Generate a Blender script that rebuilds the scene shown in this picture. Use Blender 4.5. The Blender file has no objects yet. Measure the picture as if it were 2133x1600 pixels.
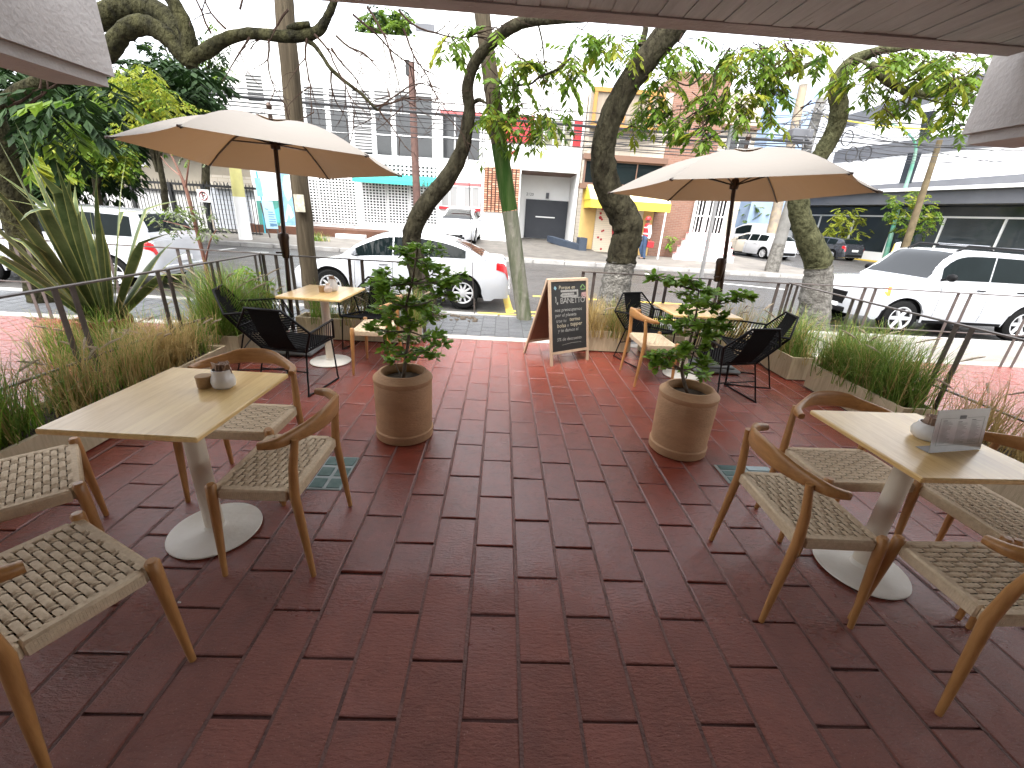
import bpy, math, random
from mathutils import Vector as Vec, Matrix
S = bpy.context.scene
COL = S.collection
rnd = random.Random(11)
rad = math.radians
PI = math.pi

# ------------------------------------------------------------------ camera
CAM_H = 1.57
FPX, PW, PH = 880.0, 2133.0, 1600.0
def cam_axes(pitch, roll, yaw):
    f = Vec((math.sin(yaw)*math.cos(pitch), math.cos(yaw)*math.cos(pitch), -math.sin(pitch)))
    r = Vec((math.cos(yaw), -math.sin(yaw), 0)); u = r.cross(f)
    c, s = math.cos(roll), math.sin(roll)
    return c*r + s*u, -s*r + c*u, f
CR, CU, CF = cam_axes(rad(21.86), rad(3.60), rad(2.42))
CP = Vec((0, 0, CAM_H))
cam = bpy.data.cameras.new("camera"); camo = bpy.data.objects.new("camera", cam); COL.objects.link(camo)
m = Matrix((CR, CU, -CF)).transposed().to_4x4(); m.translation = CP
camo.matrix_world = m
cam.sensor_width = 36; cam.lens = FPX/PW*36; cam.clip_start = .05; cam.clip_end = 800
S.camera = camo
# ------------------------------------------------------------------ light
SUN_EL, SUN_AZ = 62, 200       # degrees; azimuth clockwise from +Y
w = bpy.data.worlds.new("World"); S.world = w; w.use_nodes = True
nt = w.node_tree; bg = nt.nodes["Background"]
sky = nt.nodes.new("ShaderNodeTexSky"); sky.sky_type = 'NISHITA'; sky.sun_disc = False
sky.sun_elevation = rad(SUN_EL); sky.sun_rotation = rad(SUN_AZ); sky.air_density = 1.0; sky.dust_density = 4.0
hs = nt.nodes.new("ShaderNodeHueSaturation"); hs.inputs['Saturation'].default_value = .22
nt.links.new(sky.outputs[0], hs.inputs['Color']); nt.links.new(hs.outputs[0], bg.inputs[0]); bg.inputs[1].default_value = .15
sl = bpy.data.lights.new("sun", 'SUN'); sl.energy = .5; sl.angle = rad(40); sl.color = (1, .97, .92)
so = bpy.data.objects.new("sun", sl); COL.objects.link(so)
sd = Vec((math.sin(rad(SUN_AZ))*math.cos(rad(SUN_EL)), math.cos(rad(SUN_AZ))*math.cos(rad(SUN_EL)), math.sin(rad(SUN_EL))))
so.rotation_euler = sd.to_track_quat('Z', 'Y').to_euler(); so.location = (0, 0, 40)
S.view_settings.view_transform = 'Standard'; S.view_settings.look = 'None'
S.view_settings.exposure = 2.6; S.view_settings.gamma = 1
S.cycles.max_bounces = 6; S.cycles.diffuse_bounces = 4; S.cycles.glossy_bounces = 3; S.cycles.transparent_max_bounces = 6

# ------------------------------------------------------------------ pixel -> world helpers (survey of the photograph)
def ray(x, y): return CF*FPX + CR*(x-PW/2) + CU*(PH/2-y)
def G(x, y, z=0.0):
    d = ray(x, y); return CP + d*((z-CAM_H)/d.z)
def D(x, y, Y):
    d = ray(x, y); return CP + d*(Y/d.y)
def pxs(p): return (Vec(p)-CP).dot(CF)/FPX      # metres per pixel at p
def pxw(p):     # the same across a round limb, allowing for the wide lens
    v = Vec(p)-CP; z = v.dot(CF); return z/FPX*z/math.hypot(z, v.dot(CR))

# ------------------------------------------------------------------ materials
MATS = {}
def nodes(name):
    m = bpy.data.materials.new(name); m.use_nodes = True
    return m, m.node_tree, m.node_tree.nodes["Principled BSDF"]
def mat(name, c, rough=.6, c2=None, scale=6, bump=0, bscale=40, metal=0, stretch=None, detail=6, spec=.5, rvar=0, coat=0, pos=.5, bdist=.02):
    if name in MATS: return MATS[name]
    m, t, b = nodes(name); N = t.nodes.new; L = t.links.new
    b.inputs['Base Color'].default_value = (*c, 1); b.inputs['Roughness'].default_value = rough
    b.inputs['Metallic'].default_value = metal; b.inputs['Specular IOR Level'].default_value = spec
    b.inputs['Coat Weight'].default_value = coat; b.inputs['Coat Roughness'].default_value = .08
    tc = N("ShaderNodeTexCoord"); mp = N("ShaderNodeMapping"); L(tc.outputs['Object'], mp.inputs[0])
    if stretch: mp.inputs['Scale'].default_value = stretch
    if c2 is not None or rvar:
        n = N("ShaderNodeTexNoise"); n.inputs['Scale'].default_value = scale; n.inputs['Detail'].default_value = detail
        n.inputs['Roughness'].default_value = .62; L(mp.outputs[0], n.inputs['Vector'])
        if c2 is not None:
            r = N("ShaderNodeValToRGB"); r.color_ramp.elements[0].position = pos-.18; r.color_ramp.elements[1].position = pos+.18
            r.color_ramp.elements[0].color = (*c, 1); r.color_ramp.elements[1].color = (*c2, 1)
            L(n.outputs[0], r.inputs[0]); L(r.outputs[0], b.inputs['Base Color'])
        if rvar:
            mr = N("ShaderNodeMapRange"); mr.inputs['From Min'].default_value = .3; mr.inputs['From Max'].default_value = .7
            mr.inputs['To Min'].default_value = rough-rvar; mr.inputs['To Max'].default_value = rough+rvar
            L(n.outputs[0], mr.inputs[0]); L(mr.outputs[0], b.inputs['Roughness'])
    if bump:
        n2 = N("ShaderNodeTexNoise"); n2.inputs['Scale'].default_value = bscale; n2.inputs['Detail'].default_value = 5
        L(mp.outputs[0], n2.inputs['Vector'])
        bp = N("ShaderNodeBump"); bp.inputs['Strength'].default_value = bump; bp.inputs['Distance'].default_value = bdist
        L(n2.outputs[0], bp.inputs['Height']); L(bp.outputs[0], b.inputs['Normal'])
    MATS[name] = m; return m
def leafmat(name, c, c2, trans=.35, rough=.4, scale=2.5):
    if name in MATS: return MATS[name]
    m, t, b = nodes(name); N = t.nodes.new; L = t.links.new
    tc = N("ShaderNodeTexCoord"); n = N("ShaderNodeTexNoise"); n.inputs['Scale'].default_value = scale; n.inputs['Detail'].default_value = 8
    n.inputs['Roughness'].default_value = .75
    L(tc.outputs['Object'], n.inputs['Vector'])
    r = N("ShaderNodeValToRGB"); r.color_ramp.elements[0].position = .36; r.color_ramp.elements[1].position = .64
    r.color_ramp.elements[0].color = (*c, 1); r.color_ramp.elements[1].color = (*c2, 1); L(n.outputs[0], r.inputs[0])
    L(r.outputs[0], b.inputs['Base Color']); b.inputs['Roughness'].default_value = rough; b.inputs['Specular IOR Level'].default_value = .22
    tr = N("ShaderNodeBsdfTranslucent"); L(r.outputs[0], tr.inputs[0])
    mx = N("ShaderNodeMixShader"); mx.inputs[0].default_value = trans
    L(b.outputs[0], mx.inputs[1]); L(tr.outputs[0], mx.inputs[2]); L(mx.outputs[0], t.nodes["Material Output"].inputs[0])
    MATS[name] = m; return m

# ------------------------------------------------------------------ mesh builder
class MB:
    def __init__(s): s.v = []; s.f = []; s.mi = []
    def add(s, vs, fs, mi=0):
        o = len(s.v); s.v.extend([Vec(p) for p in vs]); s.f.extend([[o+i for i in f] for f in fs]); s.mi.extend([mi]*len(fs)); return s
    def quad(s, a, b, c, d, mi=0): return s.add((a, b, c, d), ((0, 1, 2, 3),), mi)
    def box(s, a, b, mi=0, M=None):
        x0, y0, z0 = a; x1, y1, z1 = b
        if x0 > x1: x0, x1 = x1, x0
        if y0 > y1: y0, y1 = y1, y0
        if z0 > z1: z0, z1 = z1, z0
        vs = [Vec(p) for p in ((x0,y0,z0),(x1,y0,z0),(x1,y1,z0),(x0,y1,z0),(x0,y0,z1),(x1,y0,z1),(x1,y1,z1),(x0,y1,z1))]
        if M is not None: vs = [M @ p for p in vs]
        return s.add(vs, ((3,2,1,0),(4,5,6,7),(0,1,5,4),(1,2,6,5),(2,3,7,6),(3,0,4,7)), mi)
    def rbox(s, a, b, r=.01, mi=0, M=None):
        # box with chamfered edges
        x0, y0, z0 = a; x1, y1, z1 = b; vs = []
        for z, k in ((z0, r), (z0+r, 0), (z1-r, 0), (z1, r)):
            q = r
            vs += [(x0+q+k*.0, y0+k, z), (x1-q, y0+k, z), (x1-k, y0+q, z), (x1-k, y1-q, z), (x1-q, y1-k, z), (x0+q, y1-k, z), (x0+k, y1-q, z), (x0+k, y0+q, z)]
        vs = [Vec(p) for p in vs]
        if M is not None: vs = [M @ p for p in vs]
        fs = [tuple(range(7, -1, -1)), tuple(range(24, 32))]
        for l in range(3):
            for i in range(8):
                j = (i+1) % 8; fs.append((l*8+i, l*8+j, l*8+8+j, l*8+8+i))
        return s.add(vs, fs, mi)
    def tube(s, pts, rads, n=8, cap=True, mi=0, flat=1.0, up=None):
        pts = [Vec(p) for p in pts]
        if not hasattr(rads, '__len__'): rads = [rads]*len(pts)
        vs = []; prev = None
        for i, p in enumerate(pts):
            t = (pts[min(i+1, len(pts)-1)]-pts[max(i-1, 0)])
            t = t.normalized() if t.length > 1e-9 else Vec((0, 0, 1))
            if up is not None: a = Vec(up)
            else: a = prev if prev is not None else (Vec((0, 0, 1)) if abs(t.z) < .9 else Vec((1, 0, 0)))
            a = (a - t*a.dot(t)); a = a.normalized() if a.length > 1e-6 else t.orthogonal().normalized()
            prev = a; b = t.cross(a)
            for k in range(n):
                th = 2*PI*k/n
                vs.append(p + a*(math.cos(th)*rads[i]) + b*(math.sin(th)*rads[i]*flat))
        fs = []
        for i in range(len(pts)-1):
            for k in range(n):
                k2 = (k+1) % n; fs.append((i*n+k, i*n+k2, (i+1)*n+k2, (i+1)*n+k))
        if cap: fs.append(tuple(range(n-1, -1, -1))); fs.append(tuple((len(pts)-1)*n+k for k in range(n)))
        return s.add(vs, fs, mi)
    def lathe(s, prof, n=32, c=(0, 0, 0), mi=0, sx=1, sy=1, cap=True):
        vs = []
        for r_, z in prof:
            for k in range(n):
                th = 2*PI*k/n; vs.append((c[0]+r_*math.cos(th)*sx, c[1]+r_*math.sin(th)*sy, c[2]+z))
        fs = []
        for i in range(len(prof)-1):
            for k in range(n):
                k2 = (k+1) % n; fs.append((i*n+k, i*n+k2, (i+1)*n+k2, (i+1)*n+k))
        if cap and prof[0][0] > 1e-6: fs.append(tuple(range(n-1, -1, -1)))
        if cap and prof[-1][0] > 1e-6: fs.append(tuple((len(prof)-1)*n+k for k in range(n)))
        return s.add(vs, fs, mi)
    def prism(s, poly, a, b, axis='y', mi=0):
        # poly: list of 2D points; extruded between a and b along the axis
        def P(q, t): return {'y': (q[0], t, q[1]), 'x': (t, q[0], q[1]), 'z': (q[0], q[1], t)}[axis]
        n = len(poly); vs = [P(q, a) for q in poly]+[P(q, b) for q in poly]
        fs = [tuple(range(n)), tuple(range(2*n-1, n-1, -1))]+[(i, n+i, n+(i+1) % n, (i+1) % n) for i in range(n)]
        return s.add(vs, fs, mi)
    def build(s, name, mats, parent=None, smooth=False, loc=None):
        me = bpy.data.meshes.new(name)
        off = Vec(loc) if loc is not None else Vec((0, 0, 0))
        if parent is not None:
            q = parent
            while q is not None: off = off+q.location; q = q.parent
        me.from_pydata([p-off for p in s.v], [], s.f)
        if not isinstance(mats, (list, tuple)): mats = [mats]
        for m_ in mats: me.materials.append(m_)
        if len(mats) > 1: me.polygons.foreach_set('material_index', s.mi)
        me.validate(); me.update()
        if smooth:
            me.polygons.foreach_set('use_smooth', [True]*len(me.polygons))
            me.set_sharp_from_angle(angle=rad(smooth if smooth is not True else 40))
        o = bpy.data.objects.new(name, me); COL.objects.link(o)
        if parent is not None: o.parent = parent
        if loc is not None: o.location = loc
        return o
def tag(o, label=None, cat=None, group=None, kind=None):
    if label: o['label'] = label
    if cat: o['category'] = cat
    if group: o['group'] = group
    if kind: o['kind'] = kind
    return o
def thing(name, label, cat, loc=(0, 0, 0), group=None):
    o = bpy.data.objects.new(name, None); COL.objects.link(o); o.location = loc; o.empty_display_size = .1
    return tag(o, label, cat, group)
def copy_tree(o, parent=None):
    c = o.copy(); COL.objects.link(c)
    if parent is not None: c.parent = parent
    for ch in [k for k in o.children]: copy_tree(ch, c)
    return c
def place(proto, used, x, y, rz, label, z=0):
    # the first placement moves the prototype itself, later ones copy it
    o = copy_tree(proto) if used else proto
    o.location = (x, y, z); o.rotation_euler = (0, 0, rz); o['label'] = label
    return o
def smooth_path(pts, k=5):
    # Catmull-Rom through tuples of any size
    if len(pts) < 3: return [tuple(p) for p in pts]
    out = []
    P = [pts[0]]+list(pts)+[pts[-1]]
    for i in range(1, len(P)-2):
        for j in range(k):
            t = j/k; a, b, c, d = P[i-1], P[i], P[i+1], P[i+2]
            out.append(tuple(.5*((2*b[q])+(-a[q]+c[q])*t+(2*a[q]-5*b[q]+4*c[q]-d[q])*t*t+(-a[q]+3*b[q]-3*c[q]+d[q])*t**3) for q in range(len(b))))
    out.append(tuple(pts[-1])); return out
def text_mesh(name, body, size, m, M, parent=None, shear=0, ext=.0008, align='LEFT', space=1.0):
    cu = bpy.data.curves.new(name, 'FONT'); cu.body = body; cu.size = size; cu.extrude = ext; cu.shear = shear; cu.align_x = align; cu.space_character = space
    cu.resolution_u = 2
    tmp = bpy.data.objects.new(name+'_t', cu); COL.objects.link(tmp)
    dg = bpy.context.evaluated_depsgraph_get(); dg.update()
    me = bpy.data.meshes.new_from_object(tmp.evaluated_get(dg))
    COL.objects.unlink(tmp); bpy.data.objects.remove(tmp)
    me.name = name; me.materials.clear(); me.materials.append(m)
    off = Vec((0, 0, 0)); q = parent
    while q is not None: off = off+q.location; q = q.parent
    me.transform(Matrix.Translation(-off) @ M)
    o = bpy.data.objects.new(name, me); COL.objects.link(o)
    if parent is not None: o.parent = parent
    return o
def frameM(o, ex, ez):
    # matrix with local x = ex, local y (text up) = ez, at o
    ex = Vec(ex).normalized(); ez = Vec(ez); ez = (ez-ex*ez.dot(ex)).normalized(); n = ex.cross(ez)
    M = Matrix((ex, ez, n)).transposed().to_4x4(); M.translation = Vec(o); return M
# ------------------------------------------------------------------ named materials
def paver_mat(name, ca, cb, cj, wet_y=None):
    m, t, b = nodes(name); N = t.nodes.new; L = t.links.new
    tc = N("ShaderNodeTexCoord"); at = N("ShaderNodeAttribute"); at.attribute_name = 'rnd'
    n = N("ShaderNodeTexNoise"); n.inputs['Scale'].default_value = 9; n.inputs['Detail'].default_value = 9; n.inputs['Roughness'].default_value = .7
    L(tc.outputs['Object'], n.inputs['Vector'])
    ad = N("ShaderNodeMath"); ad.operation = 'MULTIPLY_ADD'; ad.inputs[1].default_value = .2; L(at.outputs['Fac'], ad.inputs[0]); L(n.outputs[0], ad.inputs[2])
    r = N("ShaderNodeValToRGB"); r.color_ramp.elements[0].position = .36; r.color_ramp.elements[1].position = .84
    r.color_ramp.elements[0].color = (*ca, 1); r.color_ramp.elements[1].color = (*cb, 1); L(ad.outputs[0], r.inputs[0])
    # worn pale scuffs and dark specks
    n3 = N("ShaderNodeTexNoise"); n3.inputs['Scale'].default_value = 140; n3.inputs['Detail'].default_value = 3; L(tc.outputs['Object'], n3.inputs['Vector'])
    r3 = N("ShaderNodeValToRGB"); r3.color_ramp.elements[0].position = .62; r3.color_ramp.elements[1].position = .74; L(n3.outputs[0], r3.inputs[0])
    mx = N("ShaderNodeMixRGB"); mx.blend_type = 'MIX'; mx.inputs[2].default_value = (*cj, 1)
    mu = N("ShaderNodeMath"); mu.operation = 'MULTIPLY'; mu.inputs[1].default_value = .55; L(r3.outputs[0], mu.inputs[0]); L(mu.outputs[0], mx.inputs[0]); L(r.outputs[0], mx.inputs[1])
    bn = N("ShaderNodeTexNoise"); bn.inputs['Scale'].default_value = 58; bn.inputs['Detail'].default_value = 8; bn.inputs['Roughness'].default_value = .65; mpb = N('ShaderNodeMapping'); mpb.inputs['Scale'].default_value = (.55, 1.5, 1); L(tc.outputs['Object'], mpb.inputs[0]); L(mpb.outputs[0], bn.inputs['Vector'])
    bp = N("ShaderNodeBump"); bp.inputs['Strength'].default_value = .9; bp.inputs['Distance'].default_value = .018; L(bn.outputs[0], bp.inputs['Height'])
    if wet_y is not None:
        # the rain-wetted part: beyond the drip line of the roof, with a ragged edge
        sx = N("ShaderNodeSeparateXYZ"); L(tc.outputs['Object'], sx.inputs[0])
        wn = N("ShaderNodeTexNoise"); wn.inputs['Scale'].default_value = 1.6; wn.inputs['Detail'].default_value = 6; L(tc.outputs['Object'], wn.inputs['Vector'])
        a1 = N("ShaderNodeMath"); a1.operation = 'MULTIPLY_ADD'; a1.inputs[1].default_value = 1.9; L(wn.outputs[0], a1.inputs[0]); L(sx.outputs['Y'], a1.inputs[2])
        w1 = N("ShaderNodeMapRange"); w1.inputs['From Min'].default_value = wet_y+.55; w1.inputs['From Max'].default_value = wet_y+1.5; w1.interpolation_type = 'SMOOTHSTEP'; L(a1.outputs[0], w1.inputs[0])
        # drips carried further in: small wet patches
        pn = N("ShaderNodeTexNoise"); pn.inputs['Scale'].default_value = 2.7; pn.inputs['Detail'].default_value = 7; L(tc.outputs['Object'], pn.inputs['Vector'])
        pr = N("ShaderNodeMapRange"); pr.inputs['From Min'].default_value = .55; pr.inputs['From Max'].default_value = .68; pr.inputs['To Max'].default_value = .6; L(pn.outputs[0], pr.inputs[0])
        mxw = N("ShaderNodeMath"); mxw.operation = 'MAXIMUM'; L(w1.outputs[0], mxw.inputs[0]); L(pr.outputs[0], mxw.inputs[1])
        dark = N("ShaderNodeMixRGB"); dark.blend_type = 'MULTIPLY'; dark.inputs[2].default_value = (.66, .40, .345, 1); L(mxw.outputs[0], dark.inputs[0]); L(mx.outputs[0], dark.inputs[1])
        L(dark.outputs[0], b.inputs['Base Color'])
        sp_ = N('ShaderNodeMapRange'); sp_.inputs['To Min'].default_value = .5; sp_.inputs['To Max'].default_value = 1.0; L(mxw.outputs[0], sp_.inputs[0]); L(sp_.outputs[0], b.inputs['Specular IOR Level'])
        rr = N("ShaderNodeMapRange"); rr.inputs['To Min'].default_value = .50; rr.inputs['To Max'].default_value = .12; L(mxw.outputs[0], rr.inputs[0])
        rn = N("ShaderNodeMath"); rn.operation = 'MULTIPLY_ADD'; rn.inputs[1].default_value = .22; L(n.outputs[0], rn.inputs[0]); L(rr.outputs[0], rn.inputs[2])
        rs = N("ShaderNodeMath"); rs.operation = 'SUBTRACT'; rs.inputs[1].default_value = .08; L(rn.outputs[0], rs.inputs[0]); L(rs.outputs[0], b.inputs['Roughness'])
        bs = N("ShaderNodeMapRange"); bs.inputs['To Min'].default_value = .95; bs.inputs['To Max'].default_value = .33; L(mxw.outputs[0], bs.inputs[0]); L(bs.outputs[0], bp.inputs['Strength'])
    else:
        L(mx.outputs[0], b.inputs['Base Color']); b.inputs['Roughness'].default_value = .42
    L(bp.outputs[0], b.inputs['Normal'])
    return m
M_PAVER = paver_mat('red_paver', (.215, .070, .050), (.35, .118, .085), (.46, .26, .21), wet_y=1.15)
M_MORTAR = mat('red_mortar', (.06, .022, .018), .8, (.10, .038, .031), 14, .5, 60)
M_GPAVER = paver_mat('grey_paver', (.055, .058, .062), (.10, .105, .11), (.16, .16, .16))
M_GMORTAR = mat('grey_mortar', (.05, .05, .05), .8, (.09, .09, .088), 14)
M_STRIP = mat('pale_threshold', (.40, .37, .33), .5, (.30, .27, .24), 7, .2, 50)
M_ASPH = mat('asphalt', (.036, .034, .032), .40, (.062, .058, .054), 1.3, .5, 160, rvar=.14, stretch=(.5, 1.4, 1))
M_CURB = mat('curb_concrete', (.34, .33, .31), .75, (.2, .19, .18), 3, .3, 60)
M_PAVE = mat('far_pavement', (.20, .185, .165), .7, (.13, .12, .108), 1.2, .3, 30, spec=0.15)
M_SLAB = mat('slab_pavement', (.26, .24, .215), .6, (.18, .168, .15), 1.4, .3, 30, spec=0.15)
M_YEL = mat('yellow_paint', (.72, .50, .05), .55, (.55, .40, .09), 8)
M_WPAINT = mat('road_white', (.72, .72, .70), .6, (.5, .5, .48), 9)
M_EARTH = mat('dark_earth', (.05, .038, .028), .9, (.10, .075, .05), 22, .8, 60)
M_GROUND = mat('ground_dirt', (.22, .2, .17), .9, (.16, .15, .13), .4)
def board_concrete():
    m, t, b = nodes('board_marked_concrete'); N = t.nodes.new; L = t.links.new
    tc = N("ShaderNodeTexCoord"); mp = N("ShaderNodeMapping"); L(tc.outputs['Object'], mp.inputs[0]); mp.inputs['Scale'].default_value = (1, .12, 1)
    n = N("ShaderNodeTexNoise"); n.inputs['Scale'].default_value = 26; n.inputs['Detail'].default_value = 8; n.inputs['Roughness'].default_value = .7; L(mp.outputs[0], n.inputs['Vector'])
    n2 = N("ShaderNodeTexNoise"); n2.inputs['Scale'].default_value = 1.1; n2.inputs['Detail'].default_value = 5; L(tc.outputs['Object'], n2.inputs['Vector'])
    r = N("ShaderNodeValToRGB"); r.color_ramp.elements[0].color = (.29, .325, .325, 1); r.color_ramp.elements[1].color = (.48, .53, .53, 1)
    r.color_ramp.elements[0].position = .3; r.color_ramp.elements[1].position = .7
    a = N("ShaderNodeMath"); a.operation = 'MULTIPLY_ADD'; a.inputs[1].default_value = .6; L(n.outputs[0], a.inputs[0])
    a2 = N("ShaderNodeMath"); a2.operation = 'MULTIPLY'; a2.inputs[1].default_value = .5; L(n2.outputs[0], a2.inputs[0]); L(a2.outputs[0], a.inputs[2]); L(a.outputs[0], r.inputs[0])
    # thin dark pock streaks between the boards
    mp2 = N("ShaderNodeMapping"); L(tc.outputs['Object'], mp2.inputs[0]); mp2.inputs['Scale'].default_value = (1, .07, 1)
    n4 = N("ShaderNodeTexNoise"); n4.inputs['Scale'].default_value = 46; n4.inputs['Detail'].default_value = 2; L(mp2.outputs[0], n4.inputs['Vector'])
    r4 = N("ShaderNodeValToRGB"); r4.color_ramp.elements[0].position = .27; r4.color_ramp.elements[1].position = .33; L(n4.outputs[0], r4.inputs[0])
    mx = N("ShaderNodeMixRGB"); mx.inputs[1].default_value = (.13, .12, .11, 1); L(r4.outputs[0], mx.inputs[0]); L(r.outputs[0], mx.inputs[2])
    L(mx.outputs[0], b.inputs['Base Color']); b.inputs['Roughness'].default_value = .8
    bp = N("ShaderNodeBump"); bp.inputs['Strength'].default_value = .4; bp.inputs['Distance'].default_value = .01; L(a.outputs[0], bp.inputs['Height']); L(bp.outputs[0], b.inputs['Normal'])
    return m
M_BOARD = board_concrete()
M_SMOOTHC = mat('beam_concrete', (.40, .375, .36), .8, (.31, .285, .27), 2.5, .35, 35)
M_OAK = mat('oak_varnished', (.48, .245, .085), .38, (.34, .16, .05), 9, .08, 60, stretch=(6, 6, .8), coat=.15)
M_OAKX = mat('oak_crest', (.46, .235, .08), .36, (.32, .15, .046), 8, .08, 60, stretch=(1, 7, 7), coat=.15)
def plank_mat():
    m, t, b = nodes('light_wood_top'); N = t.nodes.new; L = t.links.new
    tc = N("ShaderNodeTexCoord"); mp = N("ShaderNodeMapping"); L(tc.outputs['Object'], mp.inputs[0]); mp.inputs['Scale'].default_value = (1, .09, 1)
    n = N("ShaderNodeTexNoise"); n.inputs['Scale'].default_value = 38; n.inputs['Detail'].default_value = 9; n.inputs['Roughness'].default_value = .72; n.inputs['Distortion'].default_value = .35; L(mp.outputs[0], n.inputs['Vector'])
    sx = N("ShaderNodeSeparateXYZ"); L(tc.outputs['Object'], sx.inputs[0])
    fl = N("ShaderNodeMath"); fl.operation = 'MULTIPLY'; fl.inputs[1].default_value = 10.5; L(sx.outputs['X'], fl.inputs[0])
    f2 = N("ShaderNodeMath"); f2.operation = 'FLOOR'; L(fl.outputs[0], f2.inputs[0])
    wn = N("ShaderNodeTexWhiteNoise"); wn.noise_dimensions = '1D'; L(f2.outputs[0], wn.inputs['W'])
    a = N("ShaderNodeMath"); a.operation = 'MULTIPLY_ADD'; a.inputs[1].default_value = .28; L(wn.outputs['Value'], a.inputs[0]); L(n.outputs[0], a.inputs[2])
    r = N("ShaderNodeValToRGB"); r.color_ramp.elements[0].position = .36; r.color_ramp.elements[1].position = .86
    r.color_ramp.elements[0].color = (.62, .385, .135, 1); r.color_ramp.elements[1].color = (.88, .64, .28, 1); L(a.outputs[0], r.inputs[0])
    L(r.outputs[0], b.inputs['Base Color']); b.inputs['Roughness'].default_value = .3; b.inputs['Coat Weight'].default_value = .25; b.inputs['Coat Roughness'].default_value = .16
    bp = N("ShaderNodeBump"); bp.inputs['Strength'].default_value = .06; L(n.outputs[0], bp.inputs['Height']); L(bp.outputs[0], b.inputs['Normal'])
    return m
M_TOP = plank_mat()
M_CORD = mat('paper_cord', (.68, .55, .38), .8, (.54, .42, .28), 60, .3, 220, bdist=.003)
M_SEATSHADE = mat('seat_shadow_cord', (.035, .024, .016), .95)
M_CREAM = mat('cream_column', (.74, .67, .55), .45, (.66, .59, .47), 5)
M_BASEST = mat('table_base_white', (.80, .77, .70), .42, (.70, .66, .58), 7, .1, 40)
M_BLACK = mat('black_metal', (.005, .005, .0055), .45, (.008, .008, .0085), 12, spec=0.15)
M_ROPE = mat('black_rope', (.0035, .0035, .004), .85, (.007, .007, .0075), 60, .4, 260, spec=0.15)
M_CERAM = mat('white_ceramic', (.70, .68, .66), .22, (.62, .60, .58), 6)
M_CORK = mat('cork_pot', (.42, .27, .13), .6, (.32, .19, .085), 30)
M_PACKET = mat('brown_packets', (.22, .12, .075), .6, (.42, .30, .22), 40)
M_TERRA = mat('terracotta', (.52, .31, .165), .72, (.34, .195, .10), 2.6, .25, 45, stretch=(1, 1, 2.2))
M_FABRIC = None
def fabric():
    m, t, b = nodes('umbrella_canvas'); N = t.nodes.new; L = t.links.new
    b.inputs['Base Color'].default_value = (.165, .151, .133, 1); b.inputs['Roughness'].default_value = .9
    tr = N("ShaderNodeBsdfTranslucent"); tr.inputs[0].default_value = (.50, .25, .10, 1)
    mx = N("ShaderNodeMixShader"); mx.inputs[0].default_value = .08
    tc = N("ShaderNodeTexCoord"); n = N("ShaderNodeTexNoise"); n.inputs['Scale'].default_value = 5; L(tc.outputs['Object'], n.inputs['Vector'])
    bp = N("ShaderNodeBump"); bp.inputs['Strength'].default_value = .12; bp.inputs['Distance'].default_value = .05; L(n.outputs[0], bp.inputs['Height']); L(bp.outputs[0], b.inputs['Normal'])
    L(b.outputs[0], mx.inputs[1]); L(tr.outputs[0], mx.inputs[2]); L(mx.outputs[0], t.nodes["Material Output"].inputs[0]); return m
M_FABRIC = fabric()
M_BRONZE = mat('dark_bronze_pole', (.035, .022, .016), .35, (.05, .03, .02), 10, metal=.5)
M_UBASE = mat('umbrella_base_grey', (.30, .32, .32), .5, (.22, .23, .23), 6)
M_PLANTER = mat('planter_composite', (.52, .43, .29), .7, (.38, .31, .2), 9, .2, 50, stretch=(5, 5, .6))
M_RAIL = mat('railing_steel', (.075, .062, .056), .5, (.12, .098, .088), 9, metal=.35)
M_BARK = mat('tree_bark', (.010, .008, .005), .9, (.048, .043, .026), 9, 1, 22, stretch=(1, 1, .45), bdist=.06, spec=0.08)
M_BARKMOSS = mat('mossy_bark', (.007, .0065, .004), .9, (.042, .040, .018), 8, 1, 24, stretch=(1, 1, .6), bdist=.06, spec=0.08)
M_BARKMOT = mat('mottled_bark', (.026, .026, .012), .9, (.105, .105, .055), 14, 1, 26, stretch=(1, 1, .7), bdist=.05, spec=.08)
M_BARKW = mat('limewashed_bark', (.20, .19, .17), .85, (.055, .05, .043), 11, 1, 26, pos=.54, bdist=.05, spec=0.08)
M_TWIG = mat('bare_twig', (.022, .012, .009), .85, (.045, .03, .022), 20, spec=0.08)
M_WOODPOLE = mat('wooden_pole', (.090, .072, .048), .85, (.042, .033, .022), 5, .6, 22, stretch=(4, 4, .25), spec=0.08)
M_GREENPOLE = mat('green_painted_pole', (.024, .058, .010), .8, (.075, .10, .036), 3.2, .5, 20, stretch=(4, 4, .4), pos=.6, spec=0.08)
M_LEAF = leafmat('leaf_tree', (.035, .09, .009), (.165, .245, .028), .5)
M_LEAFY = leafmat('leaf_yellowgreen', (.13, .19, .016), (.30, .30, .035), .5)
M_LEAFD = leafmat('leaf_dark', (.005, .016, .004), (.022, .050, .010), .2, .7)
M_SHRUB = leafmat('leaf_shrub', (.075, .19, .016), (.30, .48, .06), .35, .4, 14)
M_GRASS = leafmat('grass_green', (.075, .165, .025), (.26, .35, .075), .3, .6, 5)
M_STRAW = leafmat('grass_straw', (.33, .24, .085), (.60, .46, .21), .3, .7, 8)
M_PLUME = leafmat('grass_plume', (.36, .29, .21), (.50, .42, .33), .3, .9, 30)
M_PHORM = leafmat('phormium_leaf', (.028, .052, .014), (.12, .15, .06), .15, .45, 3)
M_PHEDGE = leafmat('phormium_edge', (.19, .20, .06), (.30, .30, .11), .15, .5, 3)
M_WHITE = mat('facade_white', (.80, .80, .79), .75, (.72, .72, .70), .8, .1, 30)
M_WHITE2 = mat('white_metalwork', (.76, .76, .75), .5)
M_GLASS = mat('window_glass', (.012, .013, .014), .1, (.028, .03, .032), .7, spec=.6)
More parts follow.
